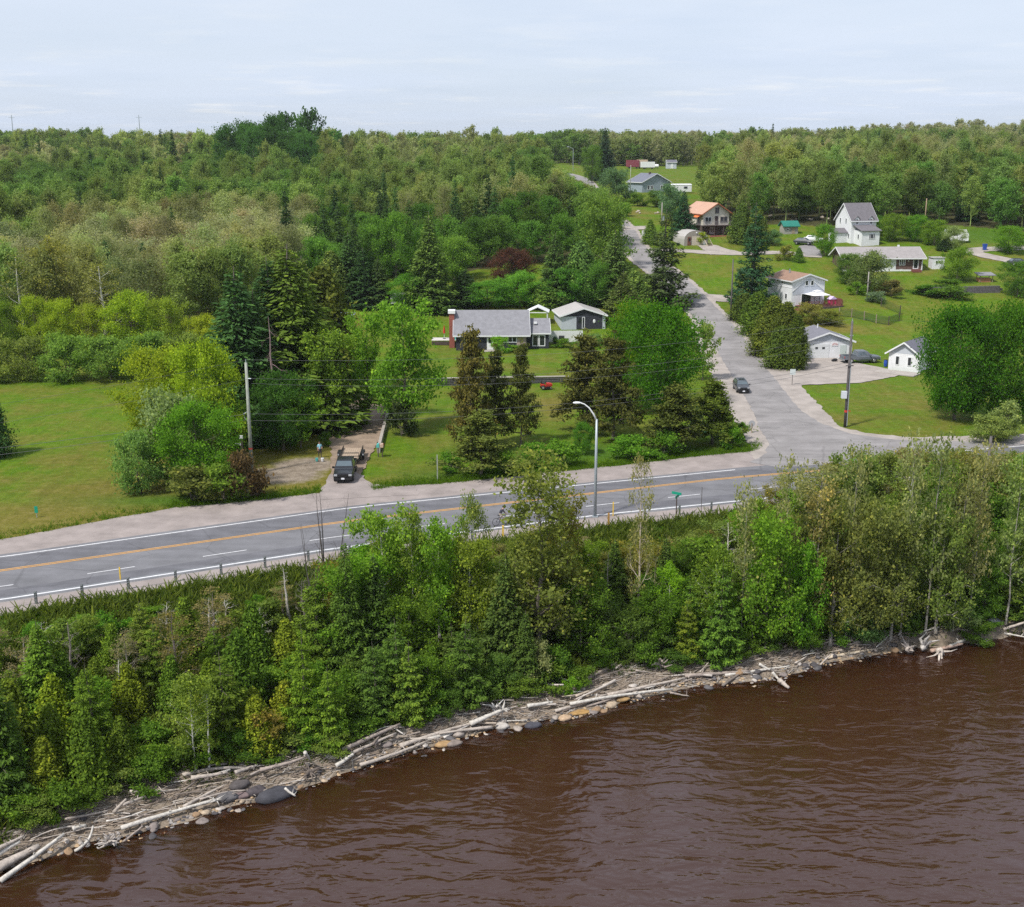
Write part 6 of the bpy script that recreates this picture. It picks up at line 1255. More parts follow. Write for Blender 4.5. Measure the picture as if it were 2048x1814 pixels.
for px,by,ty,w,c in ((1785,482,425,60,G1),(1830,482,428,62,(.06,.13,.018)),(1868,490,438,60,G1),(1905,500,450,50,SILV),(1760,470,430,50,G2)): T('maple','leafy_tree',px,by,ty,w,c,{1785:'tall green tree second to the right of the white farmhouse',1830:'bright green tree third to the right of the white farmhouse',1868:'green tree under the pale brown pole near the farmhouse',1905:'grey-green tree beside the white camper',1760:'darker green tree touching the right wall of the farmhouse'}[px],'tree','leafy trees right of the white farmhouse')
T('maple','leafy_tree',1698,566,505,62,(.065,.115,.028),'olive-green bushy tree at the left end of the bungalow'); T('willow','willow_tree',1738,582,500,76,(.080,.115,.045),'wispy grey-green tree in front of the bungalow garage')
T('shrub','bush',1782,592,558,66,(.085,.075,.035),'dark reddish-green bush on the grass below the bungalow','shrub'); T('shrub','bush',1752,604,582,40,(.075,.12,.075),'grey-green bush beside the leaning pole','shrub'); T('shrub','bush',1712,590,562,40,G1,'green bush at the slope edge left of the leaning pole','shrub')
T('maple','leafy_tree',1914,562,492,70,(.080,.145,.020),'light green spreading tree right of the narrow white shed'); T('maple','leafy_tree',2034,592,520,72,(.05,.115,.02),'dense green tree at the right edge beside the block wall'); T('maple','leafy_tree',2015,505,450,70,G1,'green tree beside the gravel loop at the right edge'); T('spruce','bush',1890,500,470,34,CON,'dark bush beside the white camper','shrub')
T('shrub','bush',1568,520,488,36,(.11,.125,.03),'yellowish bush left of the white parked car','shrub'); T('cedar','cedar_tree',1597,524,494,22,G2,'small dark cedar below the parked cars'); T('willow','willow_shrub',1545,490,458,36,(.06,.12,.05),'blue-green shrub below the rough bank','shrub')
for px,by,w in ((1850,590,70),(1900,594,80),(1890,578,60)): T('shrub','bush',px,by,by-22,w,G2,'low green bush along the dark block wall','shrub','bushes along the block wall')
for px,by,ty,w,c in ((1488,640,585,62,(.040,.068,.014)),(1513,668,582,72,(.050,.078,.014)),(1543,694,590,80,(.055,.080,.015)),(1570,722,602,70,(.046,.064,.013)),(1590,738,628,52,(.042,.058,.012)),(1535,712,630,76,(.052,.076,.014)),(1560,735,650,70,(.05,.072,.014))): T('tall_cedar','cedar_tree',px,by,ty,w,c,'dense dark cedar in the tall hedge between the side road and the white garage','tree','cedar hedge beside the white garage')
T('willow','willow_shrub',1618,645,605,60,(.115,.115,.035),'brownish-yellow shrub under the red deck','shrub'); T('willow','willow_shrub',1655,650,618,56,(.10,.115,.03),'second olive shrub below the right part of the red deck','shrub')
T('dome_maple','maple_tree',1908,838,602,166,(.032,.085,.009),'big round maple covering the small white cottage, left of the pair'); T('dome_maple','maple_tree',2012,842,598,160,(.034,.088,.009),'big round maple at the right edge, right of the pair')
T('willow','willow_shrub',1985,885,828,90,(.115,.150,.045),'pale green shrub in front of the right-hand big maple','shrub'); T('sapling','young_tree',2012,880,800,56,(.14,.16,.07),'thin pale sapling before the right-hand big maple')
# ------------------------------------------------------------------ the river bank, trees one can point to
T('poplar','poplar_tree',1078,1330,905,178,(.092,.108,.028),'tall olive-yellow poplar whose crown stands against the road right of the cyclist')
T('poplar','poplar_tree',1130,1300,985,100,(.100,.108,.026),'smaller olive-yellow poplar leaning against the tall one near the lamp')
T('poplar','poplar_tree',1035,1300,1060,70,(.10,.12,.025),'slim olive poplar just left of the tall poplar')
for px,by,ty,w,c in ((770,1270,1012,120,G3),(828,1275,1005,86,(.10,.15,.025)),(880,1285,1035,128,(.085,.150,.018)),(735,1290,1100,110,(.085,.155,.016)),(940,1290,1070,110,(.10,.135,.022))): T('aspen' if w<90 else 'ash','aspen_tree',px,by,ty,w,c,{770:'leftmost bright green aspen of the mid-bank group',828:'thin aspen with the airy top in the mid-bank group',880:'broadest bright green aspen of the mid-bank group',735:'low fresh green aspen right of the narrow bank spruce',940:'yellowish-green aspen below the airy pale one left of the cyclist'}[px],'tree','bright aspens on the middle of the bank',PALEB)
T('aspen','aspen_tree',948,1265,978,70,(.115,.145,.040),'airy pale aspen standing against the road left of the cyclist','tree',None,PALEB)
T('twiggy','dead_tree',660,1250,978,105,G1,'dark leafless tree standing against the road left of the bright aspens','tree',None,DARKB,1); T('twiggy','dead_tree',630,1245,1040,70,G1,'second thinner leafless tree left of the dark one','tree',None,(.10,.09,.085),3)
T('spruce','spruce_tree',697,1345,1088,88,(.050,.080,.018),'narrow spruce right of the dark leafless tree on the bank')
T('budding','aspen_tree',1276,1285,905,60,(.13,.13,.06),'tall thin nearly bare aspen between the lamp and the green street sign','tree',None,(.42,.36,.28))
T('bare','dead_tree',1212,1240,1090,46,G1,'small bare grey tree on the bank below the lamp','tree',None,GREYBK); T('bare','dead_tree',1305,1270,1100,44,G1,'small bare tan tree below the green street sign','tree',None,(.40,.33,.24))
T('aspen','aspen_tree',1335,1290,1120,60,(.105,.185,.016),'slim bright lime aspen on the bank below the street sign','tree',None,PALEB)
T('ash','ash_tree',1530,1300,1015,140,(.082,.148,.018),'bright lime-green leafy tree on the bank at the right'); T('ash','ash_tree',1600,1300,1080,90,(.085,.160,.018),'second lime-green tree right of the bright one on the bank')
T('fir','fir_tree',1372,1318,1200,62,(.080,.110,.014),'layered yellow-green fir at the water side right of centre'); T('fir','fir_tree',1438,1320,1130,92,(.055,.092,.016),'bigger layered fir just right of the yellow-green fir'); T('fir','fir_tree',612,1478,1258,86,(.072,.105,.014),'layered yellow-green fir on the lower bank left of centre'); T('fir','fir_tree',660,1490,1340,80,(.08,.12,.016),'small layered fir beside the driftwood right of the taller fir'); T('fir','fir_tree',820,1440,1290,84,(.075,.11,.018),'layered dark fir on the lower bank at centre left')
T('spruce','spruce_tree',92,1445,1248,112,(.062,.105,.016),'green spruce on the bank near the left edge'); T('spruce','spruce_tree',-4,1600,1282,140,(.040,.070,.014),'large dark spruce cut by the left edge above the driftwood'); T('budding','budding_tree',355,1400,1215,95,(.085,.078,.030),'rusty half-dead spruce on the bank in the left third','tree',None,(.22,.18,.17))
T('aspen','birch_tree',392,1548,1342,104,(.105,.150,.028),'pale green birch with leaning white stems at the water side','tree',None,(.62,.60,.56))
T('dead_stem','dead_tree',237,1425,1318,20,G1,'bare white stem standing among the bank thicket at the left','tree',None,(.62,.60,.56)); T('dead_stem','dead_tree',417,1545,1385,16,G1,'crooked white birch stem right of the pale green birch','tree',None,(.62,.60,.56)); T('dead_stem','dead_tree',582,1245,1130,24,G1,'bare grey stem below the left guide rail','tree',None,(.45,.42,.38))
T('sapling','young_tree',532,1510,1412,62,(.135,.115,.030),'brownish-yellow sapling at the water side left of centre'); T('willow','willow_shrub',1062,1368,1278,88,(.150,.155,.090),'whitish-green flowering shrub low on the bank at the centre','shrub'); T('willow','willow_shrub',1720,1285,1215,85,(.09,.145,.055),'pale green shrub by the water at the right','shrub'); T('willow','willow_shrub',1912,1272,1212,70,(.10,.135,.06),'grey-green shrub above the upright driftwood roots','shrub')
T('shrub','bush',1145,1388,1352,42,(.09,.17,.018),'small fresh green bush on the edge of the driftwood at the centre','shrub')
for px,by,ty,w,k,c in ((1560,1290,905,62,'thin_aspen',(.150,.160,.070)),(1625,1285,945,78,'thin_aspen',(.15,.15,.06)),(1690,1285,885,66,'thin_aspen',(.150,.160,.070)),(1742,1285,985,130,'ash',(.095,.115,.040)),(1800,1275,850,66,'thin_aspen',(.150,.160,.070)),(1850,1270,850,84,'thin_aspen',(.10,.135,.045)),(1905,1270,925,84,'thin_aspen',(.12,.15,.06)),(1936,1265,872,64,'thin_aspen',(.150,.160,.070)),(2010,1262,905,80,'thin_aspen',(.12,.15,.05)),(2050,1258,950,110,'poplar',(.085,.115,.03)),(1480,1295,950,66,'thin_aspen',(.150,.160,.070)),(1660,1290,1000,150,'ash',(.095,.112,.032)),(1780,1280,1035,130,'poplar',(.10,.12,.03)),(1870,1275,1020,130,'ash',(.08,.11,.03))):
    T(k,'aspen_tree',px,by,ty,w,c,{1560:'slender pale aspen rising left of the junction gravel at the right',1625:'olive tree before the junction at the right',1690:'pale slim aspen standing against the junction road',1742:'broad olive-green tree under the junction corner lawn',1800:'tall thin aspen against the dry corner lawn',1850:'tallest green poplar overlapping the corner lawn edge',1905:'sparse pale aspen second to the left of the dark bank pole',1936:'pale aspen just left beside the dark bank pole',2010:'broad tree second from the right edge of the thicket',2050:'green poplar cut by the right edge of the photo',1480:'pale sparse aspen at the left end of the right-hand thicket',1660:'rusty brown broad tree in the right-hand thicket',1780:'olive poplar low in the middle of the right-hand thicket',1870:'shorter green tree low beneath the tallest poplar'}[px],'tree','tall thicket trees on the right of the bank',(.30,.28,.25))
# ------------------------------------------------------------------ thicket scattered over the bank
CEIL = [(-200,1262),(0,1258),(200,1228),(400,1195),(600,1165),(660,1125),(700,1110),(760,1065),(850,1068),(960,1092),(1040,1080),(1120,1045),(1180,1085),(1300,1090),(1420,1062),(1470,1030),(1540,960),(1600,945),(1700,922),(1760,912),(1850,905),(1950,915),(2300,915)]
def bank_scatter():
    rg = random.Random(5); pts = []; cx, cy = np.array(CEIL).T
    for _ in range(26000):
        x = rg.uniform(-36, 52); y0, y1 = float(yveg(x)), float(ylow(x)); v = rg.random(); y = y0 + (y1 - y0) * v
        if abs(x) > .45 * y + 3 or y < y0 + .3 or y > y1 - 1.2: continue
        s = 1.9 + .9 * (v > .75) * 0
        if any((x - a) ** 2 + (y - b) ** 2 < s * s for a, b in pts): continue
        pts.append((x, y))
    g = {}
    for x, y in pts:
        z = ztf(x, y); px, py = proj(x, y, z); v = (y - float(yveg(x))) / (float(ylow(x)) - float(yveg(x)))
        t = math.sqrt(x * x + y * y + (H - z) ** 2); lim = (py - np.interp(px, cx, cy)) * t / F * 1.06
        zone = 'left' if px < 640 else 'middle' if px < 1330 else 'right'; q = rg.random()
        if lim < .7: continue
        if zone == 'left':
            if v < .45: k, h, w, c = rg.choice([('cedar', 4.6, 2.6, (.072,.105,.013)), ('cedar', 3.6, 2.2, (.095,.12,.013)), ('cedar', 5.2, 2.6, (.048,.080,.012)), ('fir', 5, 3.2, (.052,.086,.013)), ('sapling', 4, 2.6, (.075,.13,.018)), ('shrub', 1.8, 2.4, (.065,.12,.016))])
            elif v < .72: k, h, w, c = rg.choice([('cedar', 4.2, 2.3, (.070,.105,.014)), ('sapling', 4.5, 2.8, (.085,.12,.026)), ('bare', 5, 2.6, None), ('bare', 4, 2.4, None), ('budding', 4.5, 2.8, (.12,.115,.065)), ('ash', 5.5, 4, (.08,.12,.024)), ('fir', 4.5, 2.8, (.065,.10,.016)), ('shrub', 2, 2.6, (.08,.11,.024)), ('budding', 5, 3, (.13,.11,.05))])
            else: k, h, w, c = rg.choice([('shrub', 1.7, 2.4, (.075,.125,.018)), ('shrub', 1.5, 2.2, (.09,.115,.03)), ('bare', 3.2, 2.2, None), ('bare', 2.6, 1.8, None), ('sapling', 2.8, 1.8, (.10,.12,.035)), ('budding', 3.2, 2.2, (.14,.12,.075)), ('shrub', 1.6, 2.2, (.05,.11,.014))])
        elif zone == 'middle':
            if v < .35: k, h, w, c = rg.choice([('shrub', 2.2, 2.8, (.05,.10,.014)), ('fir', 5, 3.2, (.045,.075,.016)), ('ash', 5.5, 4, (.055,.10,.014)), ('sapling', 4, 2.8, (.06,.105,.016)), ('spruce', 7, 3.2, (.04,.066,.016)), ('willow', 3, 3, (.07,.105,.025))])
            elif v < .7: k, h, w, c = rg.choice([('ash', 6.5, 4.2, (.07,.12,.016)), ('aspen', 7, 3.4, (.085,.125,.02)), ('bare', 5, 2.6, None), ('bare', 6, 2.8, None), ('budding', 6, 3.2, (.12,.115,.06)), ('poplar', 6.5, 3.4, (.11,.105,.022)), ('sapling', 4, 2.6, (.09,.12,.026)), ('shrub', 2.2, 2.8, (.085,.10,.026))])
            else: k, h, w, c = rg.choice([('shrub', 1.8, 2.4, (.06,.125,.014)), ('shrub', 1.6, 2.2, (.10,.10,.034)), ('bare', 3, 1.8, None), ('sapling', 3.2, 2, (.10,.12,.03)), ('willow', 2.2, 2.4, (.12,.11,.045))])
        else:
            if v < .4: k, h, w, c = rg.choice([('shrub', 2.2, 2.8, (.05,.105,.016)), ('ash', 6, 4, (.055,.105,.016)), ('aspen', 7, 3, (.08,.125,.02)), ('sapling', 4.5, 3, (.07,.12,.018)), ('fir', 5, 3, (.055,.095,.016)), ('willow', 2.6, 2.8, (.075,.12,.035))])
            else: k, h, w, c = rg.choice([('thin_aspen', 9, 3.8, (.10,.125,.034)), ('ash', 7.5, 5, (.09,.11,.03)), ('poplar', 8, 4.2, (.105,.10,.03)), ('aspen', 8, 3.6, (.085,.145,.02)), ('budding', 8, 4, (.13,.125,.055)), ('bare', 6, 3, None), ('sapling', 5, 3, (.12,.11,.036))])
        f = rg.uniform(.72, 1.25); h2 = min(h * f, lim); w2 = w * f * max(.55, min(1, (h2 / (h * f)) ** .5))
        if h2 < .8 or (h2 < .35 * h and k not in ('shrub', 'willow')): k, w2 = 'shrub', 2.0; c = c or (.08, .11, .03); h2 = max(h2, .7)
        nm, lab, cat = {'cedar': ('cedar_tree', 'yellow-green pointed cedar', 'tree'), 'fir': ('fir_tree', 'layered green fir', 'tree'), 'sapling': ('young_tree', 'leafy young tree', 'tree'), 'shrub': ('bush', 'low leafy bush', 'shrub'), 'bare': ('dead_tree', 'leafless grey tree', 'tree'), 'ash': ('leafy_tree', 'bushy broad-leaved tree', 'tree'), 'budding': ('budding_tree', 'sparse budding tree', 'tree'), 'aspen': ('aspen_tree', 'slender pale-stemmed aspen', 'tree'), 'thin_aspen': ('aspen_tree', 'sparse pale aspen', 'tree'), 'poplar': ('poplar_tree', 'olive-yellow upright poplar', 'tree'), 'spruce': ('spruce_tree', 'narrow dark spruce', 'tree'), 'willow': ('willow_shrub', 'grey-green willow', 'shrub')}[k]
        band = 'low by the water ' if v < .33 else 'half way up ' if v < .66 else 'close below the road '
        where = {'left': 'in the left third of the bank thicket', 'middle': 'in the middle of the bank thicket', 'right': 'in the right third of the bank thicket'}[zone]
        bk = (.62, .6, .56) if 'aspen' in k else rg.choice([GREYBK, (.45, .42, .38), (.52, .49, .44), (.22, .19, .17)]) if k in ('bare', 'budding') else None
        put(k, nm, x, y, h2, w2, c or G1, lab + ' ' + band + where, cat, nm.replace('_', ' ') + 's ' + band + where, bk)
bank_scatter()
def bank_foot():
    rg = random.Random(6); x = -31.0
    while x < 50:
        y = float(yveg(x)) + rg.uniform(-.9, 1.2); z = ztf(x, y); px, _ = proj(x, y, z); where = 'left' if px < 640 else 'middle' if px < 1330 else 'right'
        if abs(x) < .45 * y and not (370 < px < 435 or 1785 < px < 1935): put(rg.choice(['shrub', 'shrub', 'willow']), 'bush', x, y, rg.uniform(1.0, 2.3), rg.uniform(1.8, 3.0), rg.choice([(.055,.105,.016), (.075,.125,.02), (.095,.13,.03), (.05,.09,.018)]), 'leafy bush at the foot of the bank along the ' + where + ' of the beach', 'shrub', 'bushes at the foot of the bank, ' + where)
        x += rg.uniform(.8, 1.8)
bank_foot()
# ------------------------------------------------------------------ the woods
def woods():
    rg = random.Random(9); pts = []; grid = {}
    def near(x, y, s):
        c = int(x // 8), int(y // 8)
        for i in (-1, 0, 1):
            for j in (-1, 0, 1):
                for a, b in grid.get((c[0] + i, c[1] + j), ()):
                    if (a - x) ** 2 + (b - y) ** 2 < s * s: return True
        return False
    clear = [pxpoly(p) for p in ([(1225,430),(1240,455),(1330,452),(1385,400),(1400,376),(1240,376),(1190,380)],)]
    for _ in range(60000):
        y = 168 + (rg.random() ** 1.5) * 560; x = rg.uniform(-.47, .47) * y
        if abs(x) > .45 * y + 4: continue
        if not (inpoly(np.array([x]), np.array([y]), FOREST[0])[0] or inpoly(np.array([x]), np.array([y]), FOREST[1])[0]): continue
        s = 4.6 if y < 260 else 5.8 if y < 340 else 7.4 if y < 460 else 9.5
        if near(x, y, s): continue
        grid.setdefault((int(x // 8), int(y // 8)), []).append((x, y)); pts.append((x, y))
    n1 = lambda x, y, s, k: float(vnoise(np.array(x / s), np.array(y / s), k))
    cnt = {}
    for x, y in sorted(pts, key=lambda p: p[1]):
        left = x < 30 + .02 * y and not inpoly(np.array([x]), np.array([y]), FOREST[1])[0]; a, b = n1(x, y, 45, 21), n1(x, y, 22, 22); q = rg.random()
        px, py = proj(x, y, ztf(x, y)); side = 'left' if left else 'right'
        v = .56 * a + .34 * b + .10 * q
        if left and (620 < px < 1290) and y < 290: k, c, h, w = ('wood_conifer', (.034, .062, .02), rg.uniform(11, 16), rg.uniform(4.5, 6)) if q < .35 else ('wood_round', (.05, .10, .018), rg.uniform(8, 12), rg.uniform(6, 8))
        elif v < .32: k, c, h, w = 'wood_round', (.058, .100, .026), rg.uniform(10, 15), rg.uniform(8, 11.5)
        elif v < .44: k, c, h, w = 'wood_tall', (.085, .125, .036), rg.uniform(12, 17), rg.uniform(5, 7.5)
        elif v < .58: k, c, h, w = 'wood_tall', (.112, .142, .046), rg.uniform(12, 17), rg.uniform(5, 7.5)
        elif v < .70: k, c, h, w = 'wood_thin', (.138, .150, .070), rg.uniform(12, 16), rg.uniform(5.5, 7.5)
        else: k, c, h, w = 'wood_thin', (.150, .152, .088), rg.uniform(11, 15), rg.uniform(6, 8.5)
        if q > .955 and y > 200: k, c, h, w = 'wood_conifer', (.030, .056, .022), rg.uniform(12, 18), rg.uniform(4.5, 6)
        if not left and q < .45 and y < 345: k, c, h, w = 'wood_round', (.062, .108, .026), rg.uniform(9, 13), rg.uniform(7, 9)
        if left and y < 186: h *= .62
        if y > 330: h *= 1.0 + .5 * (b - .4)
        if left and -110 < x < -72 and 440 < y < 525: k, c, h, w = 'wood_round', (.035, .080, .020), h * 1.3, 10
        if left and px > 1030: h = min(h, max(2.5, (py - np.interp(px, [1030, 1085, 1098, 1150, 1185, 1215, 1240], [262, 275, 335, 362, 378, 392, 425])) * math.hypot(x, y) / F))
        if h < 4: continue
        tone = rg.uniform(.7, 1.3); c = (c[0] * tone * rg.uniform(.93, 1.08), c[1] * tone, c[2] * tone)
        dpt = 'in the front row of' if y < 235 else 'in the middle of' if y < 330 else 'high up in'
        area = ('the woods at the far left' if px < 350 else 'the woods left of centre' if px < 720 else 'the woods behind the long house') if left else ('the woods behind the orange-roofed house' if px < 1640 else 'the woods behind the white farmhouse' if px < 1850 else 'the woods at the far right')
        nm, lab = {'wood_round': ('leafy_tree', 'green round-crowned tree'), 'wood_tall': ('aspen_tree', 'olive-green slender aspen'), 'wood_thin': ('budding_tree', 'pale grey-brown half-leafed tree'), 'wood_conifer': ('spruce_tree', 'dark pointed spruce')}[k]
        key = (nm, side); cnt[key] = cnt.get(key, 0) + 1
        if cnt[key] > {'aspen_tree': 118, 'budding_tree': 118, 'leafy_tree': 112}.get(nm, 90): FARP.append((x, y, h, w, tuple(v * GAIN for v in c), k if y < 480 else {'wood_round': 'far_round', 'wood_tall': 'far_round', 'wood_thin': 'far_thin', 'wood_conifer': 'far_conifer'}[k])); continue
        put(k, nm, x, y, h, w, c, lab + ' ' + dpt + ' ' + area, 'tree', nm.replace('_', ' ') + 's ' + dpt + ' ' + area)
FARP = []
woods()
def far_woods():
    rg = random.Random(12)
    def add(y0, y1, n, xr, test=None):
        for _ in range(n):
            y = y0 + (y1 - y0) * rg.random() ** 1.3; x = rg.uniform(*xr) * y
            if test and not test(x, y): continue
            b = float(vnoise(np.array(x / 70), np.array(y / 90), 31)); q = rg.random(); v = .65 * b + .35 * q + (.16 if x > 40 else 0)
            if v < .36: k, c, w = 'far_round', (.065, .105, .028), rg.uniform(8, 12)
            elif v < .56: k, c, w = 'far_round', (.105, .125, .05), rg.uniform(7, 10)
            elif v < .95: k, c, w = 'far_thin', (.145, .150, .085), rg.uniform(6, 9)
            else: k, c, w = 'far_thin', (.165, .150, .11), rg.uniform(6, 9)
            if q > .965: k, c, w = 'far_conifer', (.03, .055, .025), 6
            FARP.append((x, y, rg.uniform(9, 15) + 6 * float(vnoise(np.array(x / 35), np.array(y / 60), 41)), w, tuple(v * GAIN for v in c), k))
    add(690, 1150, 1500, (-.46, .46), lambda x, y: y > 700)
    add(1150, 2600, 1500, (-.46, .46))
    pf = lambda x, y: not (18 < x < 175 and y < 640)
    add(640, 760, 420, (.0, .46))
    P = np.array([(x, y, ztf(x, y) - .1) for x, y, *_ in FARP]); me = bpy.data.meshes.new('distant_forest'); me.from_pydata(P.tolist(), [], [])
    kinds = [('far_round', i) for i in range(3)] + [('far_thin', i) for i in range(3)] + [('far_conifer', 0)] + [(k, i) for k in ('wood_round', 'wood_tall', 'wood_thin', 'wood_conifer') for i in range(3)]; order = []; sc = []; tint = []; rot = []
    for x, y, h, w, c, k in FARP:
        i = rg.randrange(3) if k != 'far_conifer' else 0; p = PROTO[k][i]; order.append(kinds.index((k, i))); sc.append((w / p['w'], w / p['w'], h / p['h'])); t = rg.uniform(.85, 1.12); tint.append((*[v * t for v in c], 1)); rot.append(rg.uniform(0, 6.28))
    me.attributes.new('pick', 'INT', 'POINT').data.foreach_set('value', order); me.attributes.new('scl', 'FLOAT_VECTOR', 'POINT').data.foreach_set('vector', np.array(sc, np.float32).ravel()); me.attributes.new('tint', 'FLOAT_COLOR', 'POINT').data.foreach_set('color', np.array(tint, np.float32).ravel()); me.attributes.new('turn', 'FLOAT', 'POINT').data.foreach_set('value', np.array(rot, np.float32))
    o = tag(link('distant_forest', me), 'mass of far woodland along the skyline', 'forest', None, 'stuff')
    ng = bpy.data.node_groups.new('distant_forest', 'GeometryNodeTree'); ng.interface.new_socket('Geometry', in_out='INPUT', socket_type='NodeSocketGeometry'); ng.interface.new_socket('Geometry', in_out='OUTPUT', socket_type='NodeSocketGeometry')
    gi, go = N(ng, 'NodeGroupInput'), N(ng, 'NodeGroupOutput'); L = ng.links.new
    g2i = N(ng, 'GeometryNodeGeometryToInstance'); hidden = bpy.data.collections.new('forest_sources')
    for j, (k, i) in enumerate(kinds):
        me2 = PROTO[k][i]['one'].copy(); me2.materials[0], me2.materials[1] = LEAFI, BARKI; so = bpy.data.objects.new('%02d_source' % j, me2); hidden.objects.link(so)
    ci = N(ng, 'GeometryNodeCollectionInfo'); ci.inputs[0].default_value = hidden; ci.inputs['Separate Children'].default_value = True; ci.inputs['Reset Children'].default_value = True
    ip = N(ng, 'GeometryNodeInstanceOnPoints'); ip.inputs['Pick Instance'].default_value = True
    def na(n, t): a = N(ng, 'GeometryNodeInputNamedAttribute', data_type=t); a.inputs[0].default_value = n; return a.outputs[0]
    cb = N(ng, 'ShaderNodeCombineXYZ'); L(na('turn', 'FLOAT'), cb.inputs[2])
    L(gi.outputs[0], ip.inputs['Points']); L(ci.outputs[0], ip.inputs['Instance']); L(na('pick', 'INT'), ip.inputs['Instance Index']); L(cb.outputs[0], ip.inputs['Rotation']); L(na('scl', 'FLOAT_VECTOR'), ip.inputs['Scale']); L(ip.outputs[0], go.inputs[0])
    ng.nodes.remove(g2i); md = o.modifiers.new('trees', 'NODES'); md.node_group = ng
far_woods()
# ------------------------------------------------------------------ ground cover
def blades(name, label, pts, h, w, tint, m=None, per=4, seed=3):
    rg = np.random.default_rng(seed); P = np.repeat(np.array(pts), per, 0); n = len(P); P = P + rg.normal(size=(n, 3)) * np.array([.18, .18, 0])
    P[:, 2] = zt(P[:, 0], P[:, 1]) - .04; hh = h * rg.uniform(.45, 1.25, n); a = rg.uniform(0, 6.28, n); d = np.stack([np.cos(a), np.sin(a), np.zeros(n)], 1); lean = rg.normal(size=(n, 3)) * np.array([.6, .6, 0])
    ww = (w * rg.uniform(.6, 1.3, n))[:, None]; up = np.array([0, 0, 1.0]) + lean; tip = P + up * hh[:, None]
    V = np.stack([P - d * ww, P + d * ww, tip + d * ww * .25, tip - d * ww * .25], 1).reshape(-1, 3); r = np.clip(rg.normal(.5, .22, n), 0, 1)
    o = link(name, np_mesh(name, V, np.arange(len(V)).reshape(-1, 4), m or LEAF, [('rnd', 'FACE', r)])); o.color = (*tint, 1); return tag(o, label, 'grass', None, 'stuff')
def ground_cover():
    rg = random.Random(4); A, B, C_, D = [], [], [], []
    for _ in range(15000):
        x = rg.uniform(-50, 75); y = float(ylow(x)) - abs(rg.gauss(0, 1.9)) - .1
        A.append((x, y, 0))
    blades('verge_grass', 'lush green grass along the lower edge of the road', A, .26, .06, (.080, .155, .016), seed=1, per=5)
    for _ in range(5200):
        x = rg.uniform(-58, 30); y = float(yug(x)) + abs(rg.gauss(0, 1.3)) - .1; px, py = proj(x, y, 0)
        if 640 < px < 745 or px > 1520 or (px < 340 and rg.random() < .7): continue
        B.append((x, y, 0))
    blades('verge_grass', 'green grass along the far gravel shoulder', B, .28, .028, (.090, .175, .014), seed=2, per=6)
    for _ in range(16000):
        x = rg.uniform(-36, 50); v = rg.random(); y = float(yveg(x)) * (1 - v) + float(ylow(x)) * v
        C_.append((x, y, 0))
    o = blades('undergrowth', 'mixed low undergrowth covering the river bank', C_, .8, .09, (.105, .145, .03), seed=5, per=5)
    for _ in range(2200):
        x = rg.uniform(-30, 50); y = float(yveg(x)) - abs(rg.gauss(0, .8)) * .8 - .1
        if y > yshore(x) + .7 and float(vnoise(np.array(x / 3.0), np.array(y / 2.0), 14)) > .55: D.append((x, y, 0))
    blades('beach_grass', 'tufts of grass on the driftwood beach', D, .35, .04, (.085, .135, .02), seed=6, per=3)
ground_cover()
# ------------------------------------------------------------------ driftwood and stones on the shore
LOGS = []
def make_logs():
    for i in range(9):
        rg = random.Random(300 + i); n = 9; bx, bz = rg.uniform(-.05, .05), rg.uniform(-.02, .03); pts = [(t - .5, bx * math.sin(math.pi * t) * 2 + rg.uniform(-.006, .006), bz * math.sin(math.pi * t)) for t in np.linspace(0, 1, n)]
        r0 = .020 if i < 6 else .034; mb = MB().tube(pts, [r0 * (1.15 - .55 * k / (n - 1)) * rg.uniform(.92, 1.08) for k in range(n)], 8)
        for _ in range(rg.randint(0, 3)):
            k = rg.randint(2, n - 2); a = rg.uniform(0, 3.1); l = rg.uniform(.03, .09); mb.tube([pts[k], (pts[k][0] + l * .6, pts[k][1] + l * math.cos(a), pts[k][2] + l * abs(math.sin(a)))], [r0 * .4, r0 * .2], 5)
        LOGS.append(mb.mesh('driftwood_log', DRIFT, True))
def root_burst(mb, c, r, n, seed, direction=None):
    rg = random.Random(seed)
    for k in range(n):
        d = Vector((rg.gauss(0, 1), rg.gauss(0, 1), rg.gauss(.25, .8))).normalized()
        if direction: d = (d + Vector(direction) * .9).normalized()
        l = r * rg.uniform(.35, 1.2); q = rg.uniform(.5, 1.2); a = Vector(c); b = a + d * l * .55 + Vector((rg.gauss(0, .1), rg.gauss(0, .1), 0)) * l; e = b + (d + Vector((rg.gauss(0, .5), rg.gauss(0, .5), rg.gauss(-.1, .4)))) * l * .4
        mb.tube([a, b, e], [r * .15 * q, r * .075 * q, r * .02], 6)
def wood_tone(rg):
    return rg.choice([(.40,.35,.31), (.34,.295,.265), (.46,.41,.37), (.26,.22,.195), (.18,.15,.13), (.37,.31,.25), (.50,.47,.44)])
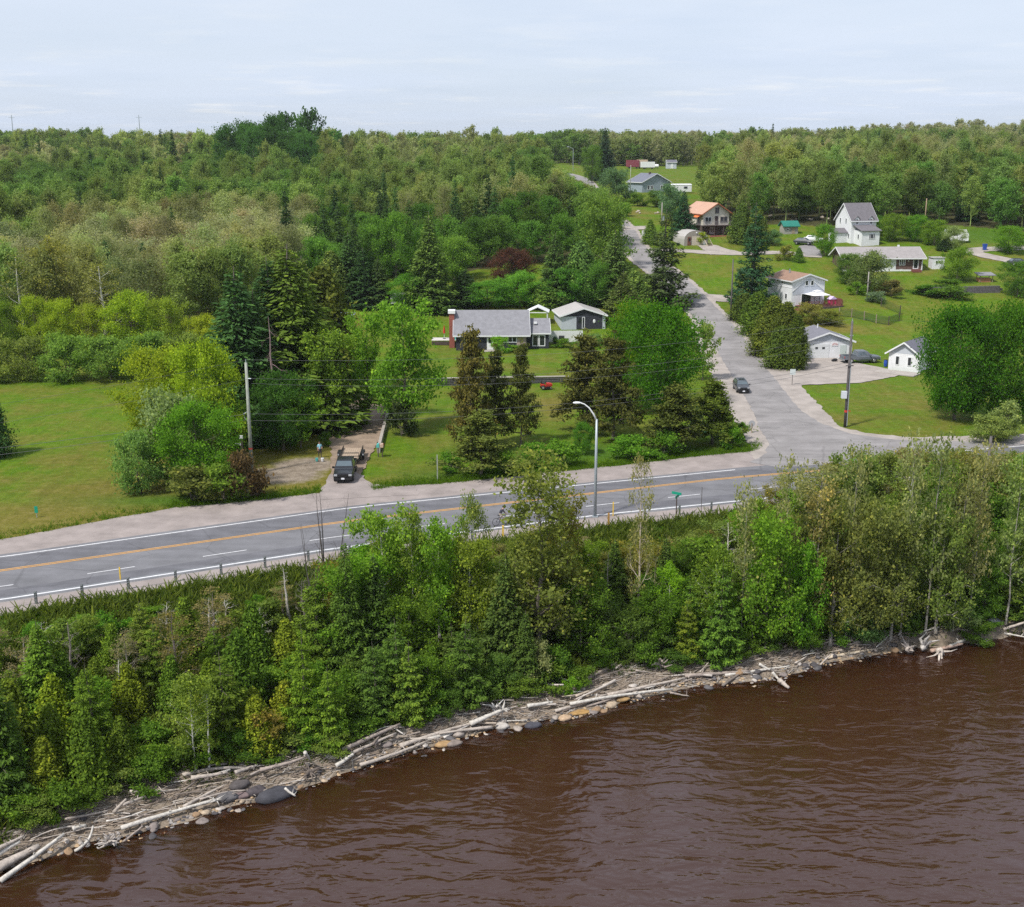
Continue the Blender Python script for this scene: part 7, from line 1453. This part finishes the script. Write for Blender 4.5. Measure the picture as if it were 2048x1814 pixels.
def shore():
    make_logs(); rg = random.Random(21)
    def zs(x, y): return max(ztf(x, y), ZW - .15)
    def log_px(p0, p1, rad, label, tone, bend=0.0, lift=(.25, .25), root=0, name='driftwood_log'):
        def g(p, lf):
            for _ in range(1): x, y = atz(p[0], p[1], ZW + .5)
            z = max(ztf(x, y), ZW) + lf; x, y = atz(p[0], p[1], z); return Vector((x, y, z))
        a, b = g(p0, lift[0]), g(p1, lift[1]); n = 9; pts = []
        for i in range(n):
            t = i / (n - 1); q = (b - a) * t; s = (b - a).cross(Vector((0, 0, 1))).normalized(); pts.append(q + s * bend * math.sin(math.pi * t) + Vector((0, 0, rg.uniform(-.015, .015))))
        rad *= .86; mb = MB().tube(pts, [rad * (1.1 - .5 * i / (n - 1)) * rg.uniform(.93, 1.07) for i in range(n)], 9)
        for _ in range(2): k = rg.randint(2, n - 2); mb.tube([pts[k], pts[k] + Vector((rg.uniform(-.3, .3), rg.uniform(-.3, .3), rg.uniform(.1, .35)))], [rad * .4, rad * .15], 5)
        if root: root_burst(mb, pts[0] if root > 0 else pts[-1], abs(root), 9, int(rad * 1000))
        o = link(name, mb.mesh(name, DRIFT, True), None, a); o.color = (*tone, 1); return tag(o, label, 'driftwood')
    W1, W2, W3 = (.50,.47,.43), (.40,.35,.31), (.31,.26,.23)
    log_px((0,1762),(128,1668),.17,'long pale log slanting into the water at the lower left corner',W1,.05,(.1,.5)); log_px((-10,1738),(78,1692),.30,'thick grey log lying at the lower left corner beside the slanting pale log',W2,0,(.3,.4)); log_px((-10,1712),(40,1682),.16,'short pale log above the thick grey log at the left edge',W1); log_px((-10,1700),(48,1672),.12,'thin grey log uppermost at the left edge',W2)
    log_px((242,1656),(432,1600),.15,'long straight pale log lying just above the water in the left quarter',W1,-.1,(.35,.45),-.5); log_px((150,1702),(186,1652),.10,'crooked pale branch hanging into the water at the left',W1,.35,(.05,.7)); log_px((246,1684),(286,1652),.08,'thin stick poking into the water right of the root stump at the left',W3,0,(-.05,.4))
    log_px((245,1610),(292,1592),.10,'short grey log in the driftwood heap above the long straight pale log',W2); log_px((228,1624),(252,1598),.12,'stubby upright piece in the heap at the left',W2,0,(.2,.8)); log_px((145,1658),(172,1650),.14,'short white log beside the crooked hanging branch',W1); log_px((382,1556),(455,1545),.15,'grey log lying at the thicket edge below the pale birch',W2); log_px((470,1545),(515,1530),.13,'short grey log right of the log below the birch',W2)
    log_px((520,1540),(612,1514),.14,'brownish log with a bent end in the middle left driftwood',W3,.1,(.3,.4)); log_px((610,1505),(620,1520),.13,'bent pale stub at the end of the brownish log',W1,0,(.9,.2)); log_px((672,1532),(707,1508),.16,'short thick pale log pointing at the water left of centre',W1,0,(.4,.6)); log_px((570,1576),(591,1592),.09,'white forked branch over the dark boulder',W1,.05,(.6,.2))
    log_px((684,1500),(800,1448),.16,'long dark grey log along the thicket edge left of centre',W3); log_px((700,1508),(792,1466),.12,'second long grey log just below the dark one',W2); log_px((720,1530),(860,1480),.14,'long grey log along the waterline left of centre',W2,.15); log_px((800,1492),(960,1442),.17,'long thick grey log in the middle of the beach',W2,-.1); log_px((855,1478),(920,1462),.14,'short white log above the orange stone',W1); log_px((940,1448),(1005,1420),.2,'grey log with a white star of roots at its end',W1,0,(.3,.5),-.75,'uprooted_stump'); log_px((995,1443),(1055,1440),.06,'thin pale pole along the sandy patch',W1)
    log_px((1055,1412),(1105,1404),.16,'white log lying across the sandy patch at the centre',W1); log_px((1110,1422),(1215,1388),.13,'long pale log rising right of the sandy patch',W2,.15); log_px((1140,1408),(1345,1378),.14,'very long pale log lying out over the water right of centre',W1,-.2,(.4,.35)); log_px((1340,1385),(1378,1392),.08,'thin dark branch end reaching into the water right of centre',W3,.05,(.3,.05)); log_px((1215,1390),(1370,1356),.15,'long grey log behind the very long one right of centre',W2); log_px((1370,1352),(1500,1342),.16,'long grey log along the top of the stony edge at the right',W3); log_px((1450,1350),(1580,1332),.13,'pale log ending in the grass tuft at the right',W1)
    log_px((1545,1345),(1560,1362),.12,'short pale log upright against the water at the right',W1,0,(.6,.2)); log_px((1558,1360),(1578,1376),.2,'thick short grey log dipping into the water at the right',W2,0,(.35,.1)); log_px((1518,1328),(1540,1340),.13,'short pale crossed log at the right',W1); log_px((1655,1315),(1785,1292),.13,'long tan log at the waterline right of the grass tuft',(.50,.42,.32)); log_px((1640,1330),(1660,1310),.09,'thin grey stick standing at the left end of the tan log',W2,0,(.1,.7)); log_px((1862,1302),(1925,1288),.17,'reddish driftwood log below the upright roots',(.42,.30,.24)); log_px((1900,1293),(1950,1270),.16,'pale log right of the upright roots',W1); log_px((1995,1262),(2052,1244),.15,'grey log at the right edge of the shore',W2); log_px((2000,1265),(2055,1275),.09,'thin pale log slanting to the water at the right edge',W1)
    def stump(px, py, r, n, seed, label, tone, d=None):
        x, y = atz(px, py, ZW + .5); z = max(ztf(x, y), ZW) + .25; mb = MB().blob((0, 0, .1), (r * .24, r * .2, r * .24), seed, amp=.4); root_burst(mb, (0, 0, .1), r, n, seed, d); o = link('uprooted_stump', mb.mesh('uprooted_stump', DRIFT, True), None, (x, y, z)); o.color = (*tone, 1); tag(o, label, 'stump')
    stump(218, 1678, .85, 22, 41, 'gnarled grey root stump at the water edge in the lower left', (.40,.36,.33), (.1,-.5,0)); stump(1848, 1290, 1.25, 9, 44, 'bleached stump with tall upright roots at the right of the shore', (.52,.48,.45), (0,0,1.0)); stump(1818, 1296, 1.1, 6, 46, 'thin-rooted stump left of the bleached upright one', (.38,.33,.30), (0,0,1.0)); stump(1880, 1300, 1.2, 8, 48, 'stump with roots hanging into the water right of the bleached one', (.48,.42,.37), (.2,-.6,-.3)); stump(1320, 1342, 1.1, 16, 50, 'tangle of grey roots at the thicket edge right of centre', (.30,.25,.23)); stump(990, 1428, .8, 10, 52, 'small white root tangle behind the log star at centre', (.58,.56,.54), (0,0,.6)); stump(620, 1545, .8, 10, 55, 'dark root tangle on the stones right of the dark boulder', (.14,.115,.10))
    groups = {'left': 'weathered grey driftwood log in the heap along the left third of the beach', 'middle': 'weathered grey driftwood log in the heap along the middle of the beach', 'right': 'weathered grey driftwood log in the heap along the right third of the beach'}
    cnt = 0
    while cnt < 245:
        x = rg.uniform(-30, 50); a, b = float(yshore(x)), float(yveg(x)); v = rg.random() ** .9; y = a + .25 + (b - a + .2) * v
        if abs(x) > .44 * y: continue
        z = zs(x, y); px, py = proj(x, y, z)
        if 1020 < px < 1110 and rg.random() < .6: continue
        if px > 1640 and rg.random() < .55: continue
        zone = 'left' if px < 680 else 'middle' if px < 1365 else 'right'
        o = link('driftwood_log', LOGS[rg.randrange(9)], None, (x, y, z + rg.uniform(.06, .32))); L_ = rg.choice([.8, 1.1, 1.5, 2.0, 2.6, 3.6]) * rg.uniform(.8, 1.2); th = L_ * rg.uniform(.7, 1.2) if L_ < 3 else L_ * rg.uniform(.5, .85)
        o.scale = (L_, th, th); slope = math.atan(float(yshore(x + 1) - yshore(x - 1)) / 2); o.rotation_euler = (rg.uniform(0, 6.28), rg.gauss(0, .09), slope + rg.gauss(0, .42) + (math.pi if rg.random() < .5 else 0)); o.color = (*wood_tone(rg), 1)
        tone = sum(o.color[:3]) / 3; six = ('at the far left of the beach' if px < 330 else 'in the left part of the beach' if px < 680 else 'left of the sandy patch' if px < 1020 else 'right of the sandy patch' if px < 1365 else 'below the layered firs' if px < 1640 else 'at the far right of the beach')
        lab = ('bleached ' if tone > .36 else 'grey ' if tone > .28 else 'dull brown ' if tone > .2 else 'dark brown ') + ('short ' if L_ < 2 else 'mid-length ' if L_ < 3.4 else 'long ') + 'driftwood log ' + six; tag(o, lab, 'driftwood', lab.replace(' log ', ' logs ')); cnt += 1
    # broken sticks too small and many to count
    rgn = np.random.default_rng(8); mb = MB(); n = 0
    while n < 6500:
        x = rg.uniform(-30, 50); a, b = float(yshore(x)), float(yveg(x)); v = rg.random() ** .8; y = a + .1 + (b - a + .7) * v; z = zs(x, y) + rg.uniform(.0, .14); s = math.atan(float(yshore(x + 1) - yshore(x - 1)) / 2) + rg.gauss(0, .5); l = rg.uniform(.15, .65); r = rg.uniform(.010, .035)
        d = Vector((math.cos(s), math.sin(s), rg.gauss(0, .15))) * l; p = Vector((x, y, z)); mb.tube([p - d, p + Vector((rg.gauss(0, .12), rg.gauss(0, .12), rg.uniform(0, .1))) * l, p + d], [r, r * .85, r * .5], 4, cap=False, mi=rg.randrange(3)); n += 1
    D3 = [mat('stick_pale', (.38,.34,.30), .9, .25, 4), mat('stick_brown', (.20,.16,.135), .9, .25, 4), mat('stick_tan', (.30,.24,.19), .9, .25, 4)]
    tag(obj('driftwood_debris', mb, D3), 'litter of small broken sticks over the whole beach', 'driftwood', None, 'stuff')
    # stones
    STN = [MB().blob((0, 0, 0), (.5, .42, .32), 60 + i, nu=12, nv=8, amp=.17).mesh('shore_stone', ROCK, True) for i in range(7)]
    def stone(px, py, sx, sy, sz, label, c, dz=0.0, rz=0.3, k=0):
        x, y = atz(px, py, ZW); z = max(ztf(x, y), ZW - .25) + dz; o = link('boulder', STN[k], None, (x, y, z), rz); o.scale = (sx, sy, sz); o.color = (*c, 1); tag(o, label, 'stone')
    stone(550,1594,2.5,1.5,1.5,'large dark slab boulder at the waterline in the left third',(.055,.055,.065),.12,.35,1); stone(512,1592,1.3,1.0,1.0,'dark rounded boulder left of the large slab',(.07,.06,.065),.1,.2,2); stone(486,1598,1.2,.7,.6,'mauve flat stone left of the dark rounded boulder',(.16,.12,.12),.05,.3,3); stone(455,1604,1.3,1.0,1.0,'grey boulder at the right end of the long straight log',(.11,.105,.11),.1,.1,4); stone(480,1588,1.3,.9,.9,'dark brown boulder above the mauve flat stone',(.085,.075,.075),.2,.5,5)
    stone(1158,1427,1.6,.8,.45,'wide ochre slab under the water edge at the centre',(.33,.20,.075),.02,.2,2); stone(1245,1402,1.1,.7,.5,'ochre stone right of the wide ochre slab',(.31,.20,.09),.05,.2,3); stone(888,1490,1.3,.8,.6,'orange-tan stone below the short white log',(.34,.22,.11),.1,.15,1); stone(908,1488,1.1,.8,.7,'grey-brown stone right of the orange-tan stone',(.22,.18,.16),.1,.3,4); stone(1066,1452,1.2,.8,.7,'dark blue-grey stone below the sandy patch',(.06,.06,.075),.1,.2,5); stone(1130,1438,1.1,.7,.6,'tan stone at the right end of the sandy patch',(.42,.30,.2),.1,.4,0); stone(1004,1455,1.0,.9,.8,'pale grey stone below the star of roots',(.40,.37,.34),.1,0,3)
    stone(1093,1480,.9,.6,.4,'ochre stone sunk in shallow water below the sandy patch',(.36,.20,.05),-.12,0,2); stone(1130,1478,1.0,.6,.45,'grey stone sunk in shallow water right of the ochre one',(.13,.12,.12),-.05,.2,4); stone(2012-30,1272,1.4,1.2,1.2,'dark blue-grey boulder near the right edge of the shore',(.085,.09,.11),.15,.2,1); stone(850,1462-30,1.3,.9,1.0,'dark blue-grey boulder against the thicket left of centre',(.09,.10,.11),.1,.2,6); stone(745,1472,1.0,.8,.8,'pale boulder among the logs left of centre',(.46,.40,.35),.1,.3,2); stone(35,1672,1.0,.8,.6,'dark boulder at the thicket edge in the lower left',(.09,.09,.10),.2,.2,3)
    cnt = 0
    while cnt < 150:
        x = rg.uniform(-30, 50); a, b = float(yshore(x)), float(yveg(x)); y = a + rg.gauss(.05, .55) if rg.random() < .72 else rg.uniform(a, b)
        if abs(x) > .44 * y or y > b or y < a - 1.6: continue
        z = ztf(x, y); px, py = proj(x, y, z); zone = 'left' if px < 680 else 'middle' if px < 1365 else 'right'; s = rg.choice([.25, .3, .35, .45, .6]) * rg.uniform(.8, 1.25)
        o = link('shore_stone', STN[rg.randrange(7)], None, (x, y, z + s * .12), rg.uniform(0, 6.28)); o.scale = (s * rg.uniform(.9, 1.5), s, s * rg.uniform(.7, 1.1)); c = rg.choice([(.30,.26,.23), (.20,.17,.16), (.10,.095,.10), (.38,.30,.22), (.42,.38,.35), (.27,.18,.11), (.07,.065,.07)])
        o.color = (*c, 1); cn = {.30: 'brown-grey', .20: 'dull mauve-grey', .10: 'dark grey', .38: 'tan', .42: 'pale grey', .27: 'rusty', .07: 'nearly black'}[c[0]]; lab = cn + (' small' if s < .36 else ' large') + ' stone ' + ('at the far left of the shore' if px < 330 else 'in the left part of the shore' if px < 680 else 'left of the sandy patch' if px < 1020 else 'right of the sandy patch' if px < 1365 else 'below the layered firs' if px < 1640 else 'at the far right of the shore'); tag(o, lab, 'stone', lab.replace(' stone ', ' stones ')); cnt += 1
    V, Q = [], []; base = MB().blob((0, 0, 0), (.5, .4, .3), 5, nu=6, nv=4, amp=.2); bv = np.array(base.v); bf = [f for f in base.f]; mb = MB()
    for _ in range(1100):
        x = rg.uniform(-30, 50); a = float(yshore(x)); y = a + rg.gauss(.1, .5); s = rg.uniform(.10, .30); z = ztf(x, y) + s * .1; ang = rg.uniform(0, 6.28); c, sn = math.cos(ang), math.sin(ang)
        v = bv * s * np.array([1.2, 1, .9]); mb.add(np.stack([v[:, 0] * c - v[:, 1] * sn + x, v[:, 0] * sn + v[:, 1] * c + y, v[:, 2] + z], 1), bf, rg.randrange(3))
    tag(obj('shore_pebbles', mb, [mat('pebble_grey', (.28,.26,.25), .85, .3, 3), mat('pebble_dark', (.09,.085,.09), .8, .3, 3), mat('pebble_tan', (.40,.29,.18), .85, .3, 3)]), 'small stones and pebbles along the waterline', 'stones', None, 'stuff')
shore()
def bank_rocks():
    rg = random.Random(31)
    for i, (px, py) in enumerate(((1222,1140),(1200,1165),(1235,1160),(1060,1195),(1040,1188),(1210,1190),(1255,1175),(1190,1145),(1020,1200),(1232,1180),(1070,1180),(1205,1205))):
        x, y, z, t = hit(px, py); s = rg.uniform(.4, .8); o = link('bank_stone', bpy.data.meshes['shore_stone'], None, (x, y, z + .1), rg.uniform(0, 6)); o.scale = (s, s, s); o.color = (*rg.choice([(.50,.47,.46), (.36,.31,.29), (.28,.24,.23)]), 1); tag(o, 'pale loose stone on the bare patch of the bank below the lamp', 'stone', 'stones on the bare patch of the bank')
    for px, py, w in ((1600,440,9),(1560,432,7),(1640,438,7),(1250,424,8),(1290,426,7)):
        x, y, z, t = hit(px, py)
        for k in range(4):
            s = rg.uniform(.5, 1.2); xx, yy = x + rg.uniform(-w / 2, w / 2), y + rg.uniform(-2, 2); o = link('bank_stone', bpy.data.meshes['shore_stone'], None, (xx, yy, ztf(xx, yy) + .1), rg.uniform(0, 6)); o.scale = (s, s, s); o.color = (.38, .33, .28, 1); side = 'right' if px > 1400 else 'left'; tag(o, 'pale stone on the rough bank ' + side + ' of the orange-roofed house', 'stone', 'stones on the rough bank ' + side + ' of the orange-roofed house')
bank_rocks()
